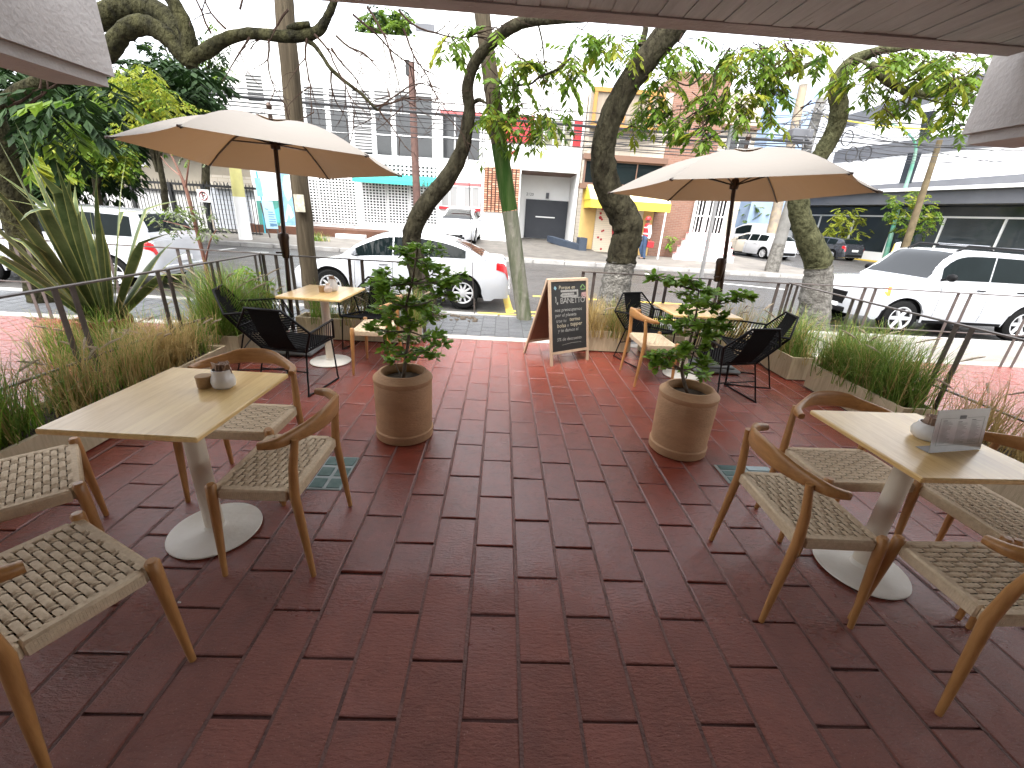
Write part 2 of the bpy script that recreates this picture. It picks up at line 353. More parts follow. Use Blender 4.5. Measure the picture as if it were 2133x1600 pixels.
M_OFFGL = mat('office_glass', (.006, .010, .012), .06, (.045, .055, .06), .22, spec=.6, detail=3)  # paler patches put reflections into the glass colour
M_GLASSW = mat('windscreen_glass', (.004, .005, .005), .03, spec=.9)
M_GLASSB = mat('tinted_glass', (.003, .005, .005), .04, (.008, .013, .014), .5, spec=.07)
M_LOUVER = mat('louver_grey', (.22, .22, .215), .5)
M_BLACKP = mat('black_paint', (.005, .005, .0055), .5)
M_TEAL = mat('teal_awning', (.012, .27, .23), .7, (.016, .23, .2), 3)
M_RED = mat('red_paint', (.40, .012, .018), .5, (.33, .012, .016), 3)
M_REDTRIM = mat('red_trim', (.55, .10, .10), .6)
M_BROWNST = mat('brown_terrace', (.11, .052, .033), .7, (.075, .038, .026), 2, .3, 30, spec=0.15)
M_BRICK = None
def brick(name, c1, c2, cm, sc=1.0, bw=.24, rh=.075):
    m, t, b = nodes(name); N = t.nodes.new; L = t.links.new
    tc = N("ShaderNodeTexCoord"); mp = N("ShaderNodeMapping"); L(tc.outputs['Object'], mp.inputs[0]); mp.inputs['Rotation'].default_value = (rad(90), 0, 0)
    br = N("ShaderNodeTexBrick"); br.inputs['Scale'].default_value = sc; br.inputs['Brick Width'].default_value = bw; br.inputs['Row Height'].default_value = rh
    br.inputs['Mortar Size'].default_value = .008; br.inputs['Color1'].default_value = (*c1, 1); br.inputs['Color2'].default_value = (*c2, 1); br.inputs['Mortar'].default_value = (*cm, 1)
    L(mp.outputs[0], br.inputs['Vector']); L(br.outputs[0], b.inputs['Base Color']); b.inputs['Roughness'].default_value = .8
    return m
M_BRICK = brick('red_brick_wall', (.215, .105, .068), (.17, .08, .052), (.21, .155, .125))
M_STONEW = brick('cream_stone_cladding', (.48, .43, .35), (.40, .35, .28), (.28, .24, .19), 1, .5, .16)
M_BROWNTR = mat('brown_trim', (.13, .07, .045), .7)
M_ORANGE = mat('orange_frame', (.33, .16, .03), .5)
M_CURTAIN = mat('beige_curtain', (.27, .225, .17), .8, (.2, .16, .12), 2, stretch=(14, 14, .3))
M_YWALL = mat('yellow_wall', (.52, .34, .12), .8, (.44, .28, .1), 2)
M_NAVY = mat('navy_plinth', (.018, .028, .048), .7, (.03, .042, .06), 5)
M_DOORG = mat('garage_door_grey', (.016, .019, .026), .55, (.022, .025, .032), 2)
M_PINK = mat('pink_step', (.62, .22, .22), .7)
M_BLUEW = mat('pale_blue_wall', (.27, .35, .48), .8, (.21, .29, .42), 1)
M_BEIGE = mat('beige_wall', (.30, .265, .205), .8, (.24, .21, .165), 1.5)
M_GREYCL = mat('grey_cladding', (.10, .102, .112), .55, (.125, .128, .138), .6, spec=0.15)
M_CANOPYW = mat('white_panel', (.78, .78, .78), .5)
M_CARW = mat('white_car_paint', (.43, .44, .46), .2, coat=.7, c2=(.39, .40, .42), scale=1)
M_CARG = mat('grey_car_paint', (.03, .032, .038), .2, metal=.3, coat=.8)
M_CARS = mat('silver_car_paint', (.34, .31, .26), .25, metal=.1, coat=.8)
M_TYRE = mat('tyre', (.006, .006, .006), .8, spec=0.15)
M_RIM = mat('alloy_rim', (.42, .42, .43), .4, metal=.05)
M_CARBLK = mat('black_plastic', (.006, .006, .0065), .5, spec=0.15)
M_LAMPR = mat('red_lens', (.42, .012, .015), .12, coat=.5)
M_LAMPW = mat('clear_lens', (.55, .57, .6), .1, metal=.3, coat=.5)
M_LAMPO = mat('amber_lens', (.72, .20, .02), .15)
M_CHROME = mat('chrome', (.65, .65, .66), .12, metal=1)
M_CHALKB = mat('chalkboard', (.008, .0085, .0085), .65, (.016, .0165, .016), 6)
M_CHALK = mat('chalk', (.30, .295, .275), .9, (.17, .17, .16), 60)
M_CHALKG = mat('chalk_green', (.13, .22, .08), .9)
M_CHALKP = mat('chalk_pink', (.33, .21, .2), .9)
M_CHALKY = mat('chalk_cream', (.36, .32, .23), .9)
M_PINE = mat('pine_frame', (.46, .34, .24), .5, (.37, .26, .17), 8, stretch=(3, 3, .5))
M_MDF = mat('hardboard_back', (.22, .10, .055), .7, (.18, .082, .045), 8)
M_ACRYL = mat('menu_print', (.36, .35, .345), .12, (.28, .275, .27), 5, coat=.5)
M_INK = mat('menu_ink', (.05, .048, .046), .5)
M_SKIN = mat('skin', (.18, .09, .058), .6)
M_JEANS = mat('denim', (.028, .055, .11), .85, (.042, .072, .13), 20)
M_VEST = mat('red_vest', (.40, .012, .02), .6)
M_SHIRTW = mat('white_shirt', (.74, .74, .73), .8)
M_CONCP = mat('concrete_pole', (.2, .195, .18), .8, (.13, .125, .115), 3, .3, 30, spec=0.08)
M_GLASSCOVER = mat('floor_glass_tile', (.10, .17, .165), .12, (.17, .25, .24), 14)
# ------------------------------------------------------------------ ground, terrace, street
ROAD = -.10
tag(MB().quad((-220, -60, -.5), (220, -60, -.5), (220, 320, -.5), (-220, 320, -.5)).build('ground', M_GROUND), kind='structure')
def paving(name, mats, xs, ys, px, py, x0, y0, z, gap, bev, jit, seed, half=.5, rag=0, flush=False):
    # real slabs with chamfered arrises, each a touch out of level, bedded on a mortar sheet
    r = random.Random(seed); b = MB(); vals = []
    i0 = math.floor((xs[0]-x0)/px); i1 = math.ceil((xs[1]-x0)/px)
    for i in range(i0, i1):
        off = half*py*(i % 2)+r.uniform(-1, 1)*rag
        j0 = math.floor((ys[0]-y0-off)/py); j1 = math.ceil((ys[1]-y0-off)/py)
        for j in range(j0, j1):
            ax, bx_ = max(xs[0], x0+i*px+gap/2+r.uniform(-1, 1)*.0012), min(xs[1], x0+(i+1)*px-gap/2+r.uniform(-1, 1)*.0012)
            ay, by = max(ys[0], y0+off+j*py+gap/2+r.uniform(-1, 1)*.002), min(ys[1], y0+off+(j+1)*py-gap/2+r.uniform(-1, 1)*.002)
            if bx_-ax < .02 or by-ay < .02: continue
            h = [z+r.uniform(-jit, jit)*.5+k for k in [r.uniform(-jit, jit)*.5 for _ in range(4)]]
            lo = z-.016
            vs = [(ax, ay, lo), (bx_, ay, lo), (bx_, by, lo), (ax, by, lo),
                  (ax+bev*.4, ay+bev*.4, h[0]-bev*.6), (bx_-bev*.4, ay+bev*.4, h[1]-bev*.6), (bx_-bev*.4, by-bev*.4, h[2]-bev*.6), (ax+bev*.4, by-bev*.4, h[3]-bev*.6),
                  (ax+bev*1.5, ay+bev*1.5, h[0]), (bx_-bev*1.5, ay+bev*1.5, h[1]), (bx_-bev*1.5, by-bev*1.5, h[2]), (ax+bev*1.5, by-bev*1.5, h[3])]
            fs = [(8, 9, 10, 11)]
            for l in (0, 4):
                for k in range(4): fs.append((l+k, l+(k+1) % 4, l+4+(k+1) % 4, l+4+k))
            b.add(vs, fs, 0); vals += [r.random()]*len(fs)
    b.quad((xs[0], ys[0], z-.0075), (xs[1], ys[0], z-.0075), (xs[1], ys[1], z-.0075), (xs[0], ys[1], z-.0075), 1); vals.append(.5)
    for i in range(i0, i1+1):      # the long joints are pointed almost flush with pale grit
        if flush and xs[0] < x0+i*px < xs[1]: b.quad(*[(x0+i*px+s*gap*.85, y, z-.0020) for s, y in ((-1, ys[0]), (1, ys[0]), (1, ys[1]), (-1, ys[1]))], 2); vals.append(.5)
    o = b.build(name, mats)
    a = o.data.attributes.new('rnd', 'FLOAT', 'FACE'); a.data.foreach_set('value', vals)
    return tag(o, kind='structure')
paving('terrace_floor', [M_PAVER, M_MORTAR, mat('pale_joint', (.24, .12, .10), .6, (.10, .045, .037), 9, .5, 90)], (-9.5, 9.5), (-5.4, 5.42), .203, .4, -.066, .89, 0, .008, .0045, .0036, 3, flush=True)
tag(MB().box((-9.5, 5.424, -.05), (9.5, 5.60, .004)).build('threshold_strip', M_STRIP), kind='structure')
paving('sidewalk', [M_GPAVER, M_GMORTAR], (-9.5, 3.2), (5.604, 6.86), .2, .2, -.04, .05, 0, .008, .004, .003, 5, half=.3)
tag(MB().box((3.2, 5.604, -.06), (30, 6.86, -.002)).box((-30, 5.604, -.06), (-9.5, 6.86, -.002)).build('sidewalk_slab', M_SLAB), kind='structure')
cb = MB(); x = -30.0
while x < 30:      # kerb stones
    cb.rbox((x+.004, 6.865, -.45), (x+.996, 7.02, .012+rnd.uniform(-.004, .004)), .012); x += 1.0
tag(cb.build('near_curb', M_CURB), kind='structure')
tag(MB().box((-.35, 7.0205, -.3), (.85, 7.026, .0)).box((-.35, 6.93, .018), (.85, 7.02, .022)).build('curb_yellow_paint', M_YEL), kind='structure')
# the street; its far half climbs slightly to the other kerb
rd = MB(); n = 14; ys = [7.02, 8.6, 12, 16.55]; zs = [-.35, -.325, -.21, ROAD]
for i in range(3): rd.quad((-60, ys[i], zs[i]), (60, ys[i], zs[i]), (60, ys[i+1], zs[i+1]), (-60, ys[i+1], zs[i+1]))
rd.quad((13.5, 16.55, ROAD), (27, 16.55, ROAD), (23, 70, ROAD+.4), (9.5, 70, ROAD+.4))
tag(rd.build('street', M_ASPH, smooth=True), kind='structure')
mk = MB()
def strip(p, q, wd, z=.004, b=mk):
    p, q = Vec(p), Vec(q); d = (q-p).normalized(); nn = Vec((-d.y, d.x, 0))*wd/2
    def zz(v):
        y = v.y; k = 0
        for i in range(3):
            if ys[i] <= y <= ys[i+1]: return zs[i]+(zs[i+1]-zs[i])*(y-ys[i])/(ys[i+1]-ys[i])
        return ROAD
    c = [p-nn, q-nn, q+nn, p+nn]; b.quad(*[Vec((v.x, v.y, zz(v)+z)) for v in c])
def road_z(y):
    for i in range(3):
        if ys[i] <= y <= ys[i+1]: return zs[i]+(zs[i+1]-zs[i])*(y-ys[i])/(ys[i+1]-ys[i])
    return ROAD if y > ys[0] else zs[0]
def gl(px, py):
    g = G(px, py, ROAD)
    for _ in range(12): g = G(px, py, road_z(g.y))
    return (g.x, g.y)
for a_, b_, wd in (((452, 522), (530, 512), .16), ((455, 524), (560, 526), .12), ((1302, 548), (1350, 572), .14), ((1500, 590), (1640, 604), .14)):
    p = gl(*a_); q = gl(*b_); strip((p[0], p[1], 0), (q[0], q[1], 0), wd)
tag(mk.build('road_marking', M_WPAINT), kind='structure')
my = MB()
for a_, b_, wd in (((1052, 612), (1062, 652), .16), ((1110, 617), (1420, 634), .12), ((1060, 648), (1420, 668), .12), ((1290, 626), (1330, 657), .13)):
    p = gl(*a_); q = gl(*b_); strip((p[0], p[1], 0), (q[0], q[1], 0), wd, b=my)
tag(my.build('yellow_marking', M_YEL), kind='structure')
fc = MB(); x = -60.0; r_ = random.Random(4)
while x < 13.4:
    fc.rbox((x+.006, 16.5, -.25), (x+1.19, 16.68, .045+r_.uniform(-.012, .008)), .015); x += 1.2
tag(fc.build('far_curb', M_CURB), kind='structure')
fp = MB()
fp.quad((-60, 16.68, .04), (13.4, 16.68, .04), (13.4, 21.0, .10), (-60, 21.0, .10))
fp.quad((13.4, 16.68, .04), (13.4, 21.0, .10), (13.4, 21, -.2), (13.4, 16.68, -.2))
tag(fp.build('far_sidewalk', M_PAVE), kind='structure')
rp = MB()      # paved driveway ramp up to the garage
rp.quad((-1.6, 17.3, .056), (4.6, 17.3, .056), (3.95, 24.6, .40), (-1.6, 24.6, .40))
tag(rp.build('driveway_ramp', mat('ramp_stone', (.12, .11, .095), .8, (.065, .06, .053), 2.6, .6, 9)), kind='structure')
tag(MB().quad((-60, 21.0, .09), (13.4, 21.0, .09), (13.4, 45, .12), (-60, 45, .12)).build('far_plots', M_PAVE), kind='structure')
# yellow kerb and walk in front of the office block on the side street
tag(MB().prism([(26.6, 18), (26.9, 18), (23.4, 48), (23.1, 48)], -.2, .08, 'z').build('side_street_curb', M_YEL), kind='structure')
tag(MB().prism([(26.9, 15), (60, 15), (60, 60), (22.4, 57)], -.2, .05, 'z').build('side_street_pavement', M_PAVE), kind='structure')

# ------------------------------------------------------------------ the roof over the terrace and an unseen wall added behind the camera
b = MB()
b.box((-1.55, -5.6, 2.60), (2.9, 2.93, 2.95)); b.box((-9, -5.6, 2.955), (9, 2.2, 3.2))  # unseen rear is carried further back to dim the near floor
x = -1.5; rr = random.Random(8)
roof = thing('concrete_roof', 'grey board marked concrete roof slab running across above the terrace', 'roof', (0, 0, 2.6))
b.build('roof_slab', M_BOARD, roof)
bd = MB()
while x < 2.85:       # the board ribs left by the formwork
    wd = rr.choice((.11, .125, .14)); d = rr.uniform(.003, .011)
    bd.box((x+.004, -3.2, 2.6-d), (min(x+wd-.004, 2.88), 2.80, 2.598)); x += wd
bd.build('formwork_boards', M_BOARD, roof)
MB().box((-1.55, 2.802, 2.586), (2.88, 2.932, 2.5995)).build('drip_edge', M_SMOOTHC, roof)
def beam(x0, x1, y1, z0, z1, lab):
    t = thing('concrete_beam', lab, 'beam', ((x0+x1)/2, y1, z0))
    c = MB(); c.box((x0, -3.2, z0+.06), (x1, y1, z1)).build('beam_web', M_SMOOTHC, t)
    MB().box((x0+.035, -3.2, z0), (x1-.035, y1-.02, z0+.0595)).build('beam_soffit', M_SMOOTHC, t)
    return t
beam(-2.86, -2.47, 3.22, 2.16, 2.95, 'pale concrete beam end hanging at the top left above the trees')
beam(-3.9, -3.56, 3.30, 2.16, 2.95, 'small further concrete beam end at the left picture edge under the roots of branches')
beam(2.95, 3.35, 3.10, 2.16, 2.95, 'grey concrete beam end hanging at the top right below the roof slab')
MB().box((-9, -5.9, 0), (9, -5.605, 3.2)).build('light_blocking_wall', M_SMOOTHC, roof)  # unseen; added to shut out light from behind and deepen contrast
# glass pavement lights let into the terrace
def floorlight(px, py, w_, d_, lab):
    g = G(px, py); t = MB(); t.rbox((-w_/2, -d_/2, -.004), (w_/2, d_/2, .005), .004)
    for i in range(2):
        for j in range(3):
            cx = -w_/2+w_*(i+.5)/2; cy = -d_/2+d_*(j+.5)/3
            t.rbox((cx-w_*.2, cy-d_*.13, .004), (cx+w_*.2, cy+d_*.13, .009), .003, 1)
    o = t.build('floor_light', [mat('zinc_frame', (.34, .38, .37), .5, (.26, .3, .29), 20), M_GLASSCOVER]); o.location = (g.x, g.y, .002)
    tag(o, lab, 'floor grating', 'glass floor lights set in the red paving')
floorlight(697, 985, .20, .36, 'grey green glass floor light beside the left chair legs')
floorlight(1560, 990, .40, .22, 'grey green glass floor light under the right oak chair')
# ------------------------------------------------------------------ buildings across the street
def FX(px, py, Y): return D(px, py, Y).x
def FZ(px, py, Y): return D(px, py, Y).z
def FR(x0, y0, x1, y1, Y):
    # facade rectangle of the surveyed picture region, on the plane Y
    return FX(x0, (y0+y1)/2, Y), FX(x1, (y0+y1)/2, Y), FZ((x0+x1)/2, y1, Y), FZ((x0+x1)/2, y0, Y)
def window(parent, rect, Y, nx=2, ny=1, dep=.12, fr=.06, mf=None, mg=None, louvers=0, name='window'):
    X0, X1, Z0, Z1 = rect; mf = mf or M_WHITE2; mg = mg or M_GLASS
    f = MB()
    f.box((X0, Y-.035, Z0), (X0+fr, Y+dep, Z1)); f.box((X1-fr, Y-.035, Z0), (X1, Y+dep, Z1))
    f.box((X0+fr, Y-.033, Z1-fr), (X1-fr, Y+dep, Z1)); f.box((X0+fr, Y-.033, Z0), (X1-fr, Y+dep, Z0+fr))
    for i in range(1, nx): xx = X0+(X1-X0)*i/nx; f.box((xx-fr*.4, Y-.03, Z0+fr), (xx+fr*.4, Y+dep-.02, Z1-fr))
    for j in range(1, ny): zz = Z0+(Z1-Z0)*j/ny; f.box((X0+fr, Y-.027, zz-fr*.4), (X1-fr, Y+dep-.03, zz+fr*.4))
    o = f.build(name, mf, parent)
    MB().box((X0+fr*.9, Y-.012, Z0+fr*.9), (X1-fr*.9, Y-.004, Z1-fr*.9)).build('pane', mg, o)
    if louvers:
        l = MB(); zz = Z1-fr-.04; n_ = 0
        while zz > Z1-(Z1-Z0)*louvers:
            l.add([(X0+fr, Y-.06, zz), (X1-fr, Y-.06, zz), (X1-fr, Y-.02, zz+.10), (X0+fr, Y-.02, zz+.10)], ((0, 1, 2, 3),)); zz -= .13
        l.build('louver_blades', M_LOUVER, o)
    return o
# --- white offices, left
YB = 23.0
X0 = FX(470, 330, YB); X1 = FX(1003, 330, YB)
ofc = thing('white_office_building', 'long white two storey office building with grey ribbon windows and a teal awning', 'building', ((X0+X1)/2, YB, .1))
MB().box((X0, YB, .1), (X1, YB+9, FZ(800, 72, YB))).build('wall', M_WHITE, ofc)
for r_, nx, ny, lv in (((612, 176, 634, 300), 1, 2, .3), ((637, 178, 682, 318), 1, 3, .28), ((687, 182, 729, 322), 1, 3, .28), ((734, 184, 776, 324), 1, 1, .95), ((780, 186, 817, 326), 1, 3, .25), ((822, 188, 903, 330), 2, 3, .12), ((920, 240, 1002, 335), 3, 2, 0), ((512, 153, 551, 214), 1, 2, .9)):
    window(ofc, FR(*r_, YB), YB, nx, ny, louvers=lv)
ln = MB(); a = FR(918, 234, 1003, 240, YB); ln.box((a[0], YB-.22, a[2]), (a[1], YB-.002, a[3])); ln.build('red_lintel', M_REDTRIM, ofc)
for r_ in ((918, 386, 955, 432), (965, 388, 1000, 434)):
    window(ofc, FR(*r_, YB), YB, 2, 1, mg=M_LOUVER)
a = FR(915, 432, 1003, 438, YB); MB().box((a[0], YB-.12, a[2]), (a[1], YB-.002, a[3])).build('red_sill', M_RED, ofc)
a = FR(934, 381, 1003, 386, YB); MB().box((a[0], YB-.08, a[2]), (a[1], YB-.002, a[3])).build('red_sill', M_REDTRIM, ofc)
def grille(parent, rect, Y, sx, sz, t=.022):
    Xa, Xb, Za, Zb = rect; g = MB(); x = Xa
    while x <= Xb+.01: g.box((x-t/2, Y-.055, Za), (x+t/2, Y-.03, Zb)); x += sx
    z = Za
    while z <= Zb+.01: g.box((Xa, Y-.03, z-t/2), (Xb, Y-.012, z+t/2)); z += sz
    return g.build('security_grille', M_WHITE2, parent)
for r_ in ((620, 372, 664, 462), (668, 372, 744, 466), (757, 376, 806, 464), (810, 378, 852, 466), (856, 380, 908, 466)):
    rc = FR(*r_, YB); MB().box((rc[0], YB-.010, rc[2]), (rc[1], YB-.004, rc[3])).build('shop_glass', M_GLASS, ofc)
    grille(ofc, rc, YB, .16, .13, .052)
rc = FR(800, 342, 908, 368, YB); MB().box((rc[0], YB-.010, rc[2]), (rc[1], YB-.004, rc[3])).build('shop_glass', M_GLASS, ofc); grille(ofc, rc, YB, .2, .17, .07)
# teal barrel awning with the house number
a = FR(733, 367, 908, 384, YB-.9); aw = thing('teal_awning', 'teal fabric awning with a house number over the grilled shopfront', 'awning', ((a[0]+a[1])/2, YB-.45, a[2]))
p = [(YB-.005, a[3]+.12), (YB-.3, a[3]+.09), (YB-.62, a[3]-.04), (YB-.86, a[2]+.16), (YB-.9, a[2]), (YB-.87, a[2]), (YB-.83, a[2]+.15), (YB-.6, a[3]-.08), (YB-.3, a[3]+.05), (YB-.005, a[3]+.08)]
MB().prism(p, a[0], a[1], 'x').build('awning_cover', M_TEAL, aw)
o = D(878, 384, YB-.91); text_mesh('awning_number', '2115', .36, M_INK, frameM((o.x, YB-.915, a[2]+.03), (1, 0, 0), (0, 0, 1)), aw)
# brown raised terrace in front
a = FR(560, 480, 858, 498, 21.0); zt = a[3]
tr = thing('brown_terrace', 'brown tiled raised terrace in front of the grilled shopfront', 'terrace', ((a[0]+a[1])/2, 21, .09))
zt = .44
MB().box((a[0]-1.2, 21.0, .0), (a[1], 22.995, zt)).build('plinth', M_BROWNST, tr)
s = FR(703, 480, 762, 494, 20.9); MB().box((s[0], 20.62, .05), (s[1], 20.995, .27)).build('step', [M_WHITE], tr)
bn = MB(); s = FR(718, 452, 738, 466, 22.4)
bn.tube([(s[0], 22.3, zt), (s[0], 22.3, zt+.4), (s[1], 22.3, zt+.4), (s[1], 22.3, zt)], .02, 6)
tag(bn.build('metal_hoop', mat('galvanised', (.5, .5, .5), .4, metal=.6)), 'small metal hoop stand on the brown terrace', 'stand')
# roofs seen over the white block
bk = thing('upper_building', 'white upper storey with grey bands above the office roof', 'building', (2, 38, 0))
a = FR(868, 50, 1010, 160, 38); MB().box((a[0], 38, 0), (a[1]+6, 46, a[3]+1)).build('wall', M_WHITE, bk)
for r_ in ((866, 50, 905, 66), (928, 88, 1000, 103), (930, 103, 950, 128), (962, 116, 978, 140)):
    c = FR(*r_, 38); MB().box((c[0], 37.93, c[2]), (c[1], 37.997, c[3])).build('grey_band', M_GREYCL, bk)
# --- garage building
YG = 22.4
X0 = FX(1004, 350, YG); X1 = FX(1207, 350, YG)
gx = FR(1082, 357, 1196, 497, YG); zb = .35
gar = thing('garage_building', 'white building with red panels upstairs and a deep garage recess with a dark door', 'building', ((X0+X1)/2, YG, .3))
zt = FZ(1100, 118, YG)
gm = MB(); gm.box((X0, YG, .05), (gx[0], YG+8, zt)); gm.box((gx[1], YG, .05), (X1, YG+8, zt)); gm.box((gx[0], YG, gx[3]), (gx[1], YG+8, zt))
gm.box((gx[0], YG+2.2, .05), (gx[1], YG+8, gx[3])); gm.build('wall', M_WHITE, gar)
d = FR(1093, 417, 1180, 497, YG+2.2)
dr = MB().box((d[0], YG+2.10, d[2]), (d[1], YG+2.197, d[3])).build('garage_door', M_DOORG, gar)
q = FR(1115, 450, 1155, 455, YG+2.2); MB().box((q[0], YG+2.05, (q[2]+q[3])/2-.03), (q[1], YG+2.098, (q[2]+q[3])/2+.03)).build('handle', M_WHITE2, dr)
MB().box((gx[0], YG+.4, gx[3]-.03), (gx[1], YG+2.19, gx[3]-.002)).build('recess_soffit', M_BROWNTR, gar)
o = D(1096, 407, YG+2.19); text_mesh('house_number', '2120', .2, M_INK, frameM((o.x, YG+2.19, o.z), (1, 0, 0), (0, 0, 1)), gar)
q = FR(1137, 402, 1143, 414, YG+2.2); MB().box((q[0], YG+2.08, q[2]), (q[1], YG+2.198, q[3])).build('wall_lamp', M_GREYCL, gar)
# tile lattice: rows of little half-round terracotta tiles
a = FR(1008, 350, 1081, 443, YG); lt = MB(); r_ = random.Random(5); x = a[0]; mt = [mat('lattice_tile', (.36, .15, .085), .8, (.44, .21, .13), 20), mat('lattice_tile_pale', (.50, .30, .2), .8), mat('lattice_dark', (.07, .04, .03), .9)]
lt.box((a[0], YG-.03, a[2]), (a[1], YG-.004, a[3]), 2)
while x < a[1]-.05:
    z = a[2]
    while z < a[3]-.04:
        k = r_.random(); lt.box((x+.02, YG-.12, z+.01), (x+.15, YG-.028, z+.075), 0 if k < .75 else 1)
        z += .1
    x += .19
lt.build('tile_lattice', mt, gar)
for r_ in ((1045, 240, 1112, 298), (1194, 253, 1214, 307)):
    a = FR(*r_, YG); MB().box((a[0], YG-.06, a[2]), (a[1], YG-.003, a[3])).build('red_panel', M_RED, gar)
window(gar, FR(1113, 248, 1194, 305, YG), YG, 4, 1, mg=mat('olive_glass', (.12, .115, .07), .2, (.2, .19, .13), 1.5))
# fascia sign: small red-capped mark and a long grey script line
sg = thing('fascia_sign', 'pale wall sign with a red mark and faint grey lettering above the garage', 'sign', (D(1130, 328, YG).x, YG, D(1130, 328, YG).z))
mkk = MB(); q = FR(1064, 314, 1076, 340, YG); xc = (q[0]+q[1])/2; w_ = q[1]-q[0]
mkk.prism([(xc-w_*.5, q[3]-w_*.55), (xc-w_*.35, q[3]-w_*.1), (xc+w_*.1, q[3]), (xc+w_*.5, q[3]-w_*.2), (xc+w_*.45, q[3]-w_*.85), (xc+w_*.25, q[3]-w_*.6)], YG-.03, YG-.004)
mkk.build('red_mark', M_RED, sg)
gk = MB(); gk.box((xc-w_*.4, YG-.02, q[2]), (xc+w_*.1, YG-.004, q[2]+.05)); gk.box((xc-w_*.5, YG-.02, q[2]+.2), (xc-w_*.42, YG-.004, q[2]+.45)); r_ = random.Random(6)
o = D(1088, 330, YG); e = D(1168, 330, YG); x = o.x
while x < e.x:
    h = r_.uniform(.06, .2); gk.box((x, YG-.025, o.z+.05+r_.uniform(-.03, .03)), (x+r_.uniform(.03, .12), YG-.004, o.z+.05+h*.5)); x += r_.uniform(.09, .2)
gk.box((o.x-.1, YG-.022, o.z-.06), (e.x-.3, YG-.004, o.z-.02))
gk.build('grey_lettering', mat('sign_grey', (.28, .28, .3), .6), sg)
dp = MB(); q = D(1206, 360, YG-.05); dp.tube([(q.x, YG-.06, .1), (q.x, YG-.06, zt)], .06, 8); tag(dp.build('drain_pipe', M_WHITE2, gar))
# --- brown and brick building with the yellow awning
YR = 21.2
br = thing('brick_shop_building', 'brown brick and stone building with bay window above a yellow shop awning', 'building', (D(1330, 500, YR).x, YR, .1))
X0 = FX(1214, 400, YR); X1 = FX(1382, 330, YR); XE = FX(1512, 400, YR)
zt = FZ(1300, 186, YR)
MB().box((X0, YR, .05), (X1, YR+9, zt)).build('stone_front', M_STONEW, br)
MB().box((X1+.002, YR-.05, .05), (FX(1470, 420, YR), YR+9, FZ(1440, 150, YR))).build('brick_wing', M_BRICK, br)
a = FR(1232, 190, 1375, 268, YR-.5)
by = MB(); by.box((a[0], YR-.55, a[2]), (a[1], YR-.004, a[3])); bay = by.build('bay_window', M_CURTAIN, br)
fr = MB()
for px in (1238, 1300, 1352, 1378):
    x = FX(px, 230, YR-.56); fr.box((x-.07, YR-.62, a[2]), (x+.07, YR-.553, a[3]))
fr.box((a[0], YR-.63, a[3]-.1), (a[1], YR-.552, a[3]+.06)); fr.box((a[0], YR-.63, a[2]-.06), (a[1], YR-.552, a[2]+.08))
fr.build('bay_frame', M_ORANGE, bay)
a = FR(1216, 337, 1380, 388, YR-.25)
sb = MB().box((a[0]-.1, YR-.42, a[3]), (a[1]+.1, YR-.004, a[3]+.22)).box((a[0]-.15, YR-.45, a[2]-.2), (a[1]+.1, YR-.004, a[2])); sb.build('brown_cornice', M_BROWNTR, br)
window(br, (a[0], a[1], a[2], a[3]), YR-.25, 3, 1, dep=.24, mf=M_BROWNTR, mg=M_GLASSB)
# shop below
a = FR(1238, 425, 1335, 524, YR); MB().box((X0, YR-.03, .08), (a[0]-.02, YR-.003, a[3]+.6)).build('yellow_wall', M_YWALL, br)
MB().box((a[1]+.02, YR-.03, .08), (X1-.01, YR-.003, a[3]+.6)).build('yellow_wall', M_YWALL, br)
sh = MB(); z = .15
while z < a[3]: sh.box((a[0], YR-.05, z), (a[1], YR-.004, z+.075)); z += .085
shu = sh.build('roller_shutter', mat('shutter_cream', (.68, .58, .44), .6), br)
dots = MB(); r_ = random.Random(12)
for i in range(26):
    x = r_.uniform(a[0]+.15, a[1]-.1); z = r_.uniform(.25, a[3]-.1); s = r_.uniform(.04, .075); dots.lathe([(0, 0), (s, 0), (s, .012), (0, .012)], 10, (0, 0, 0)); 
    for k in range(len(dots.v)-40, len(dots.v)): v = dots.v[k]; dots.v[k] = Vec((x+v.x, YR-.052-v.z, z+v.y))
x = (a[0]+a[1])/2-.1
dots.tube([(x+.25, YR-.06, 2.3), (x+.05, YR-.06, 2.1), (x+.1, YR-.06, 1.7), (x-.12, YR-.06, 1.2), (x-.05, YR-.06, .7), (x+.2, YR-.06, .45)], .06, 6)
dots.build('red_mural_marks', M_RED, shu)
MB().box((X0-.05, YR-.9, .05), (X0+.3, YR-.035, .75)).build('navy_plinth', M_NAVY, br)
MB().add([(X0-1.3, YR+1.6, .38), (X0-.06, YR-.8, .12), (X0-.06, YR-.8, .45), (X0-1.3, YR+1.6, .66), (X0-1.05, YR+1.6, .38), (X0+.2, YR-.8, .12), (X0+.2, YR-.8, .45), (X0-1.05, YR+1.6, .66)], ((0,1,2,3),(5,4,7,6),(3,2,6,7),(1,5,6,2),(4,0,3,7))).build('ramp_parapet', M_NAVY, br)
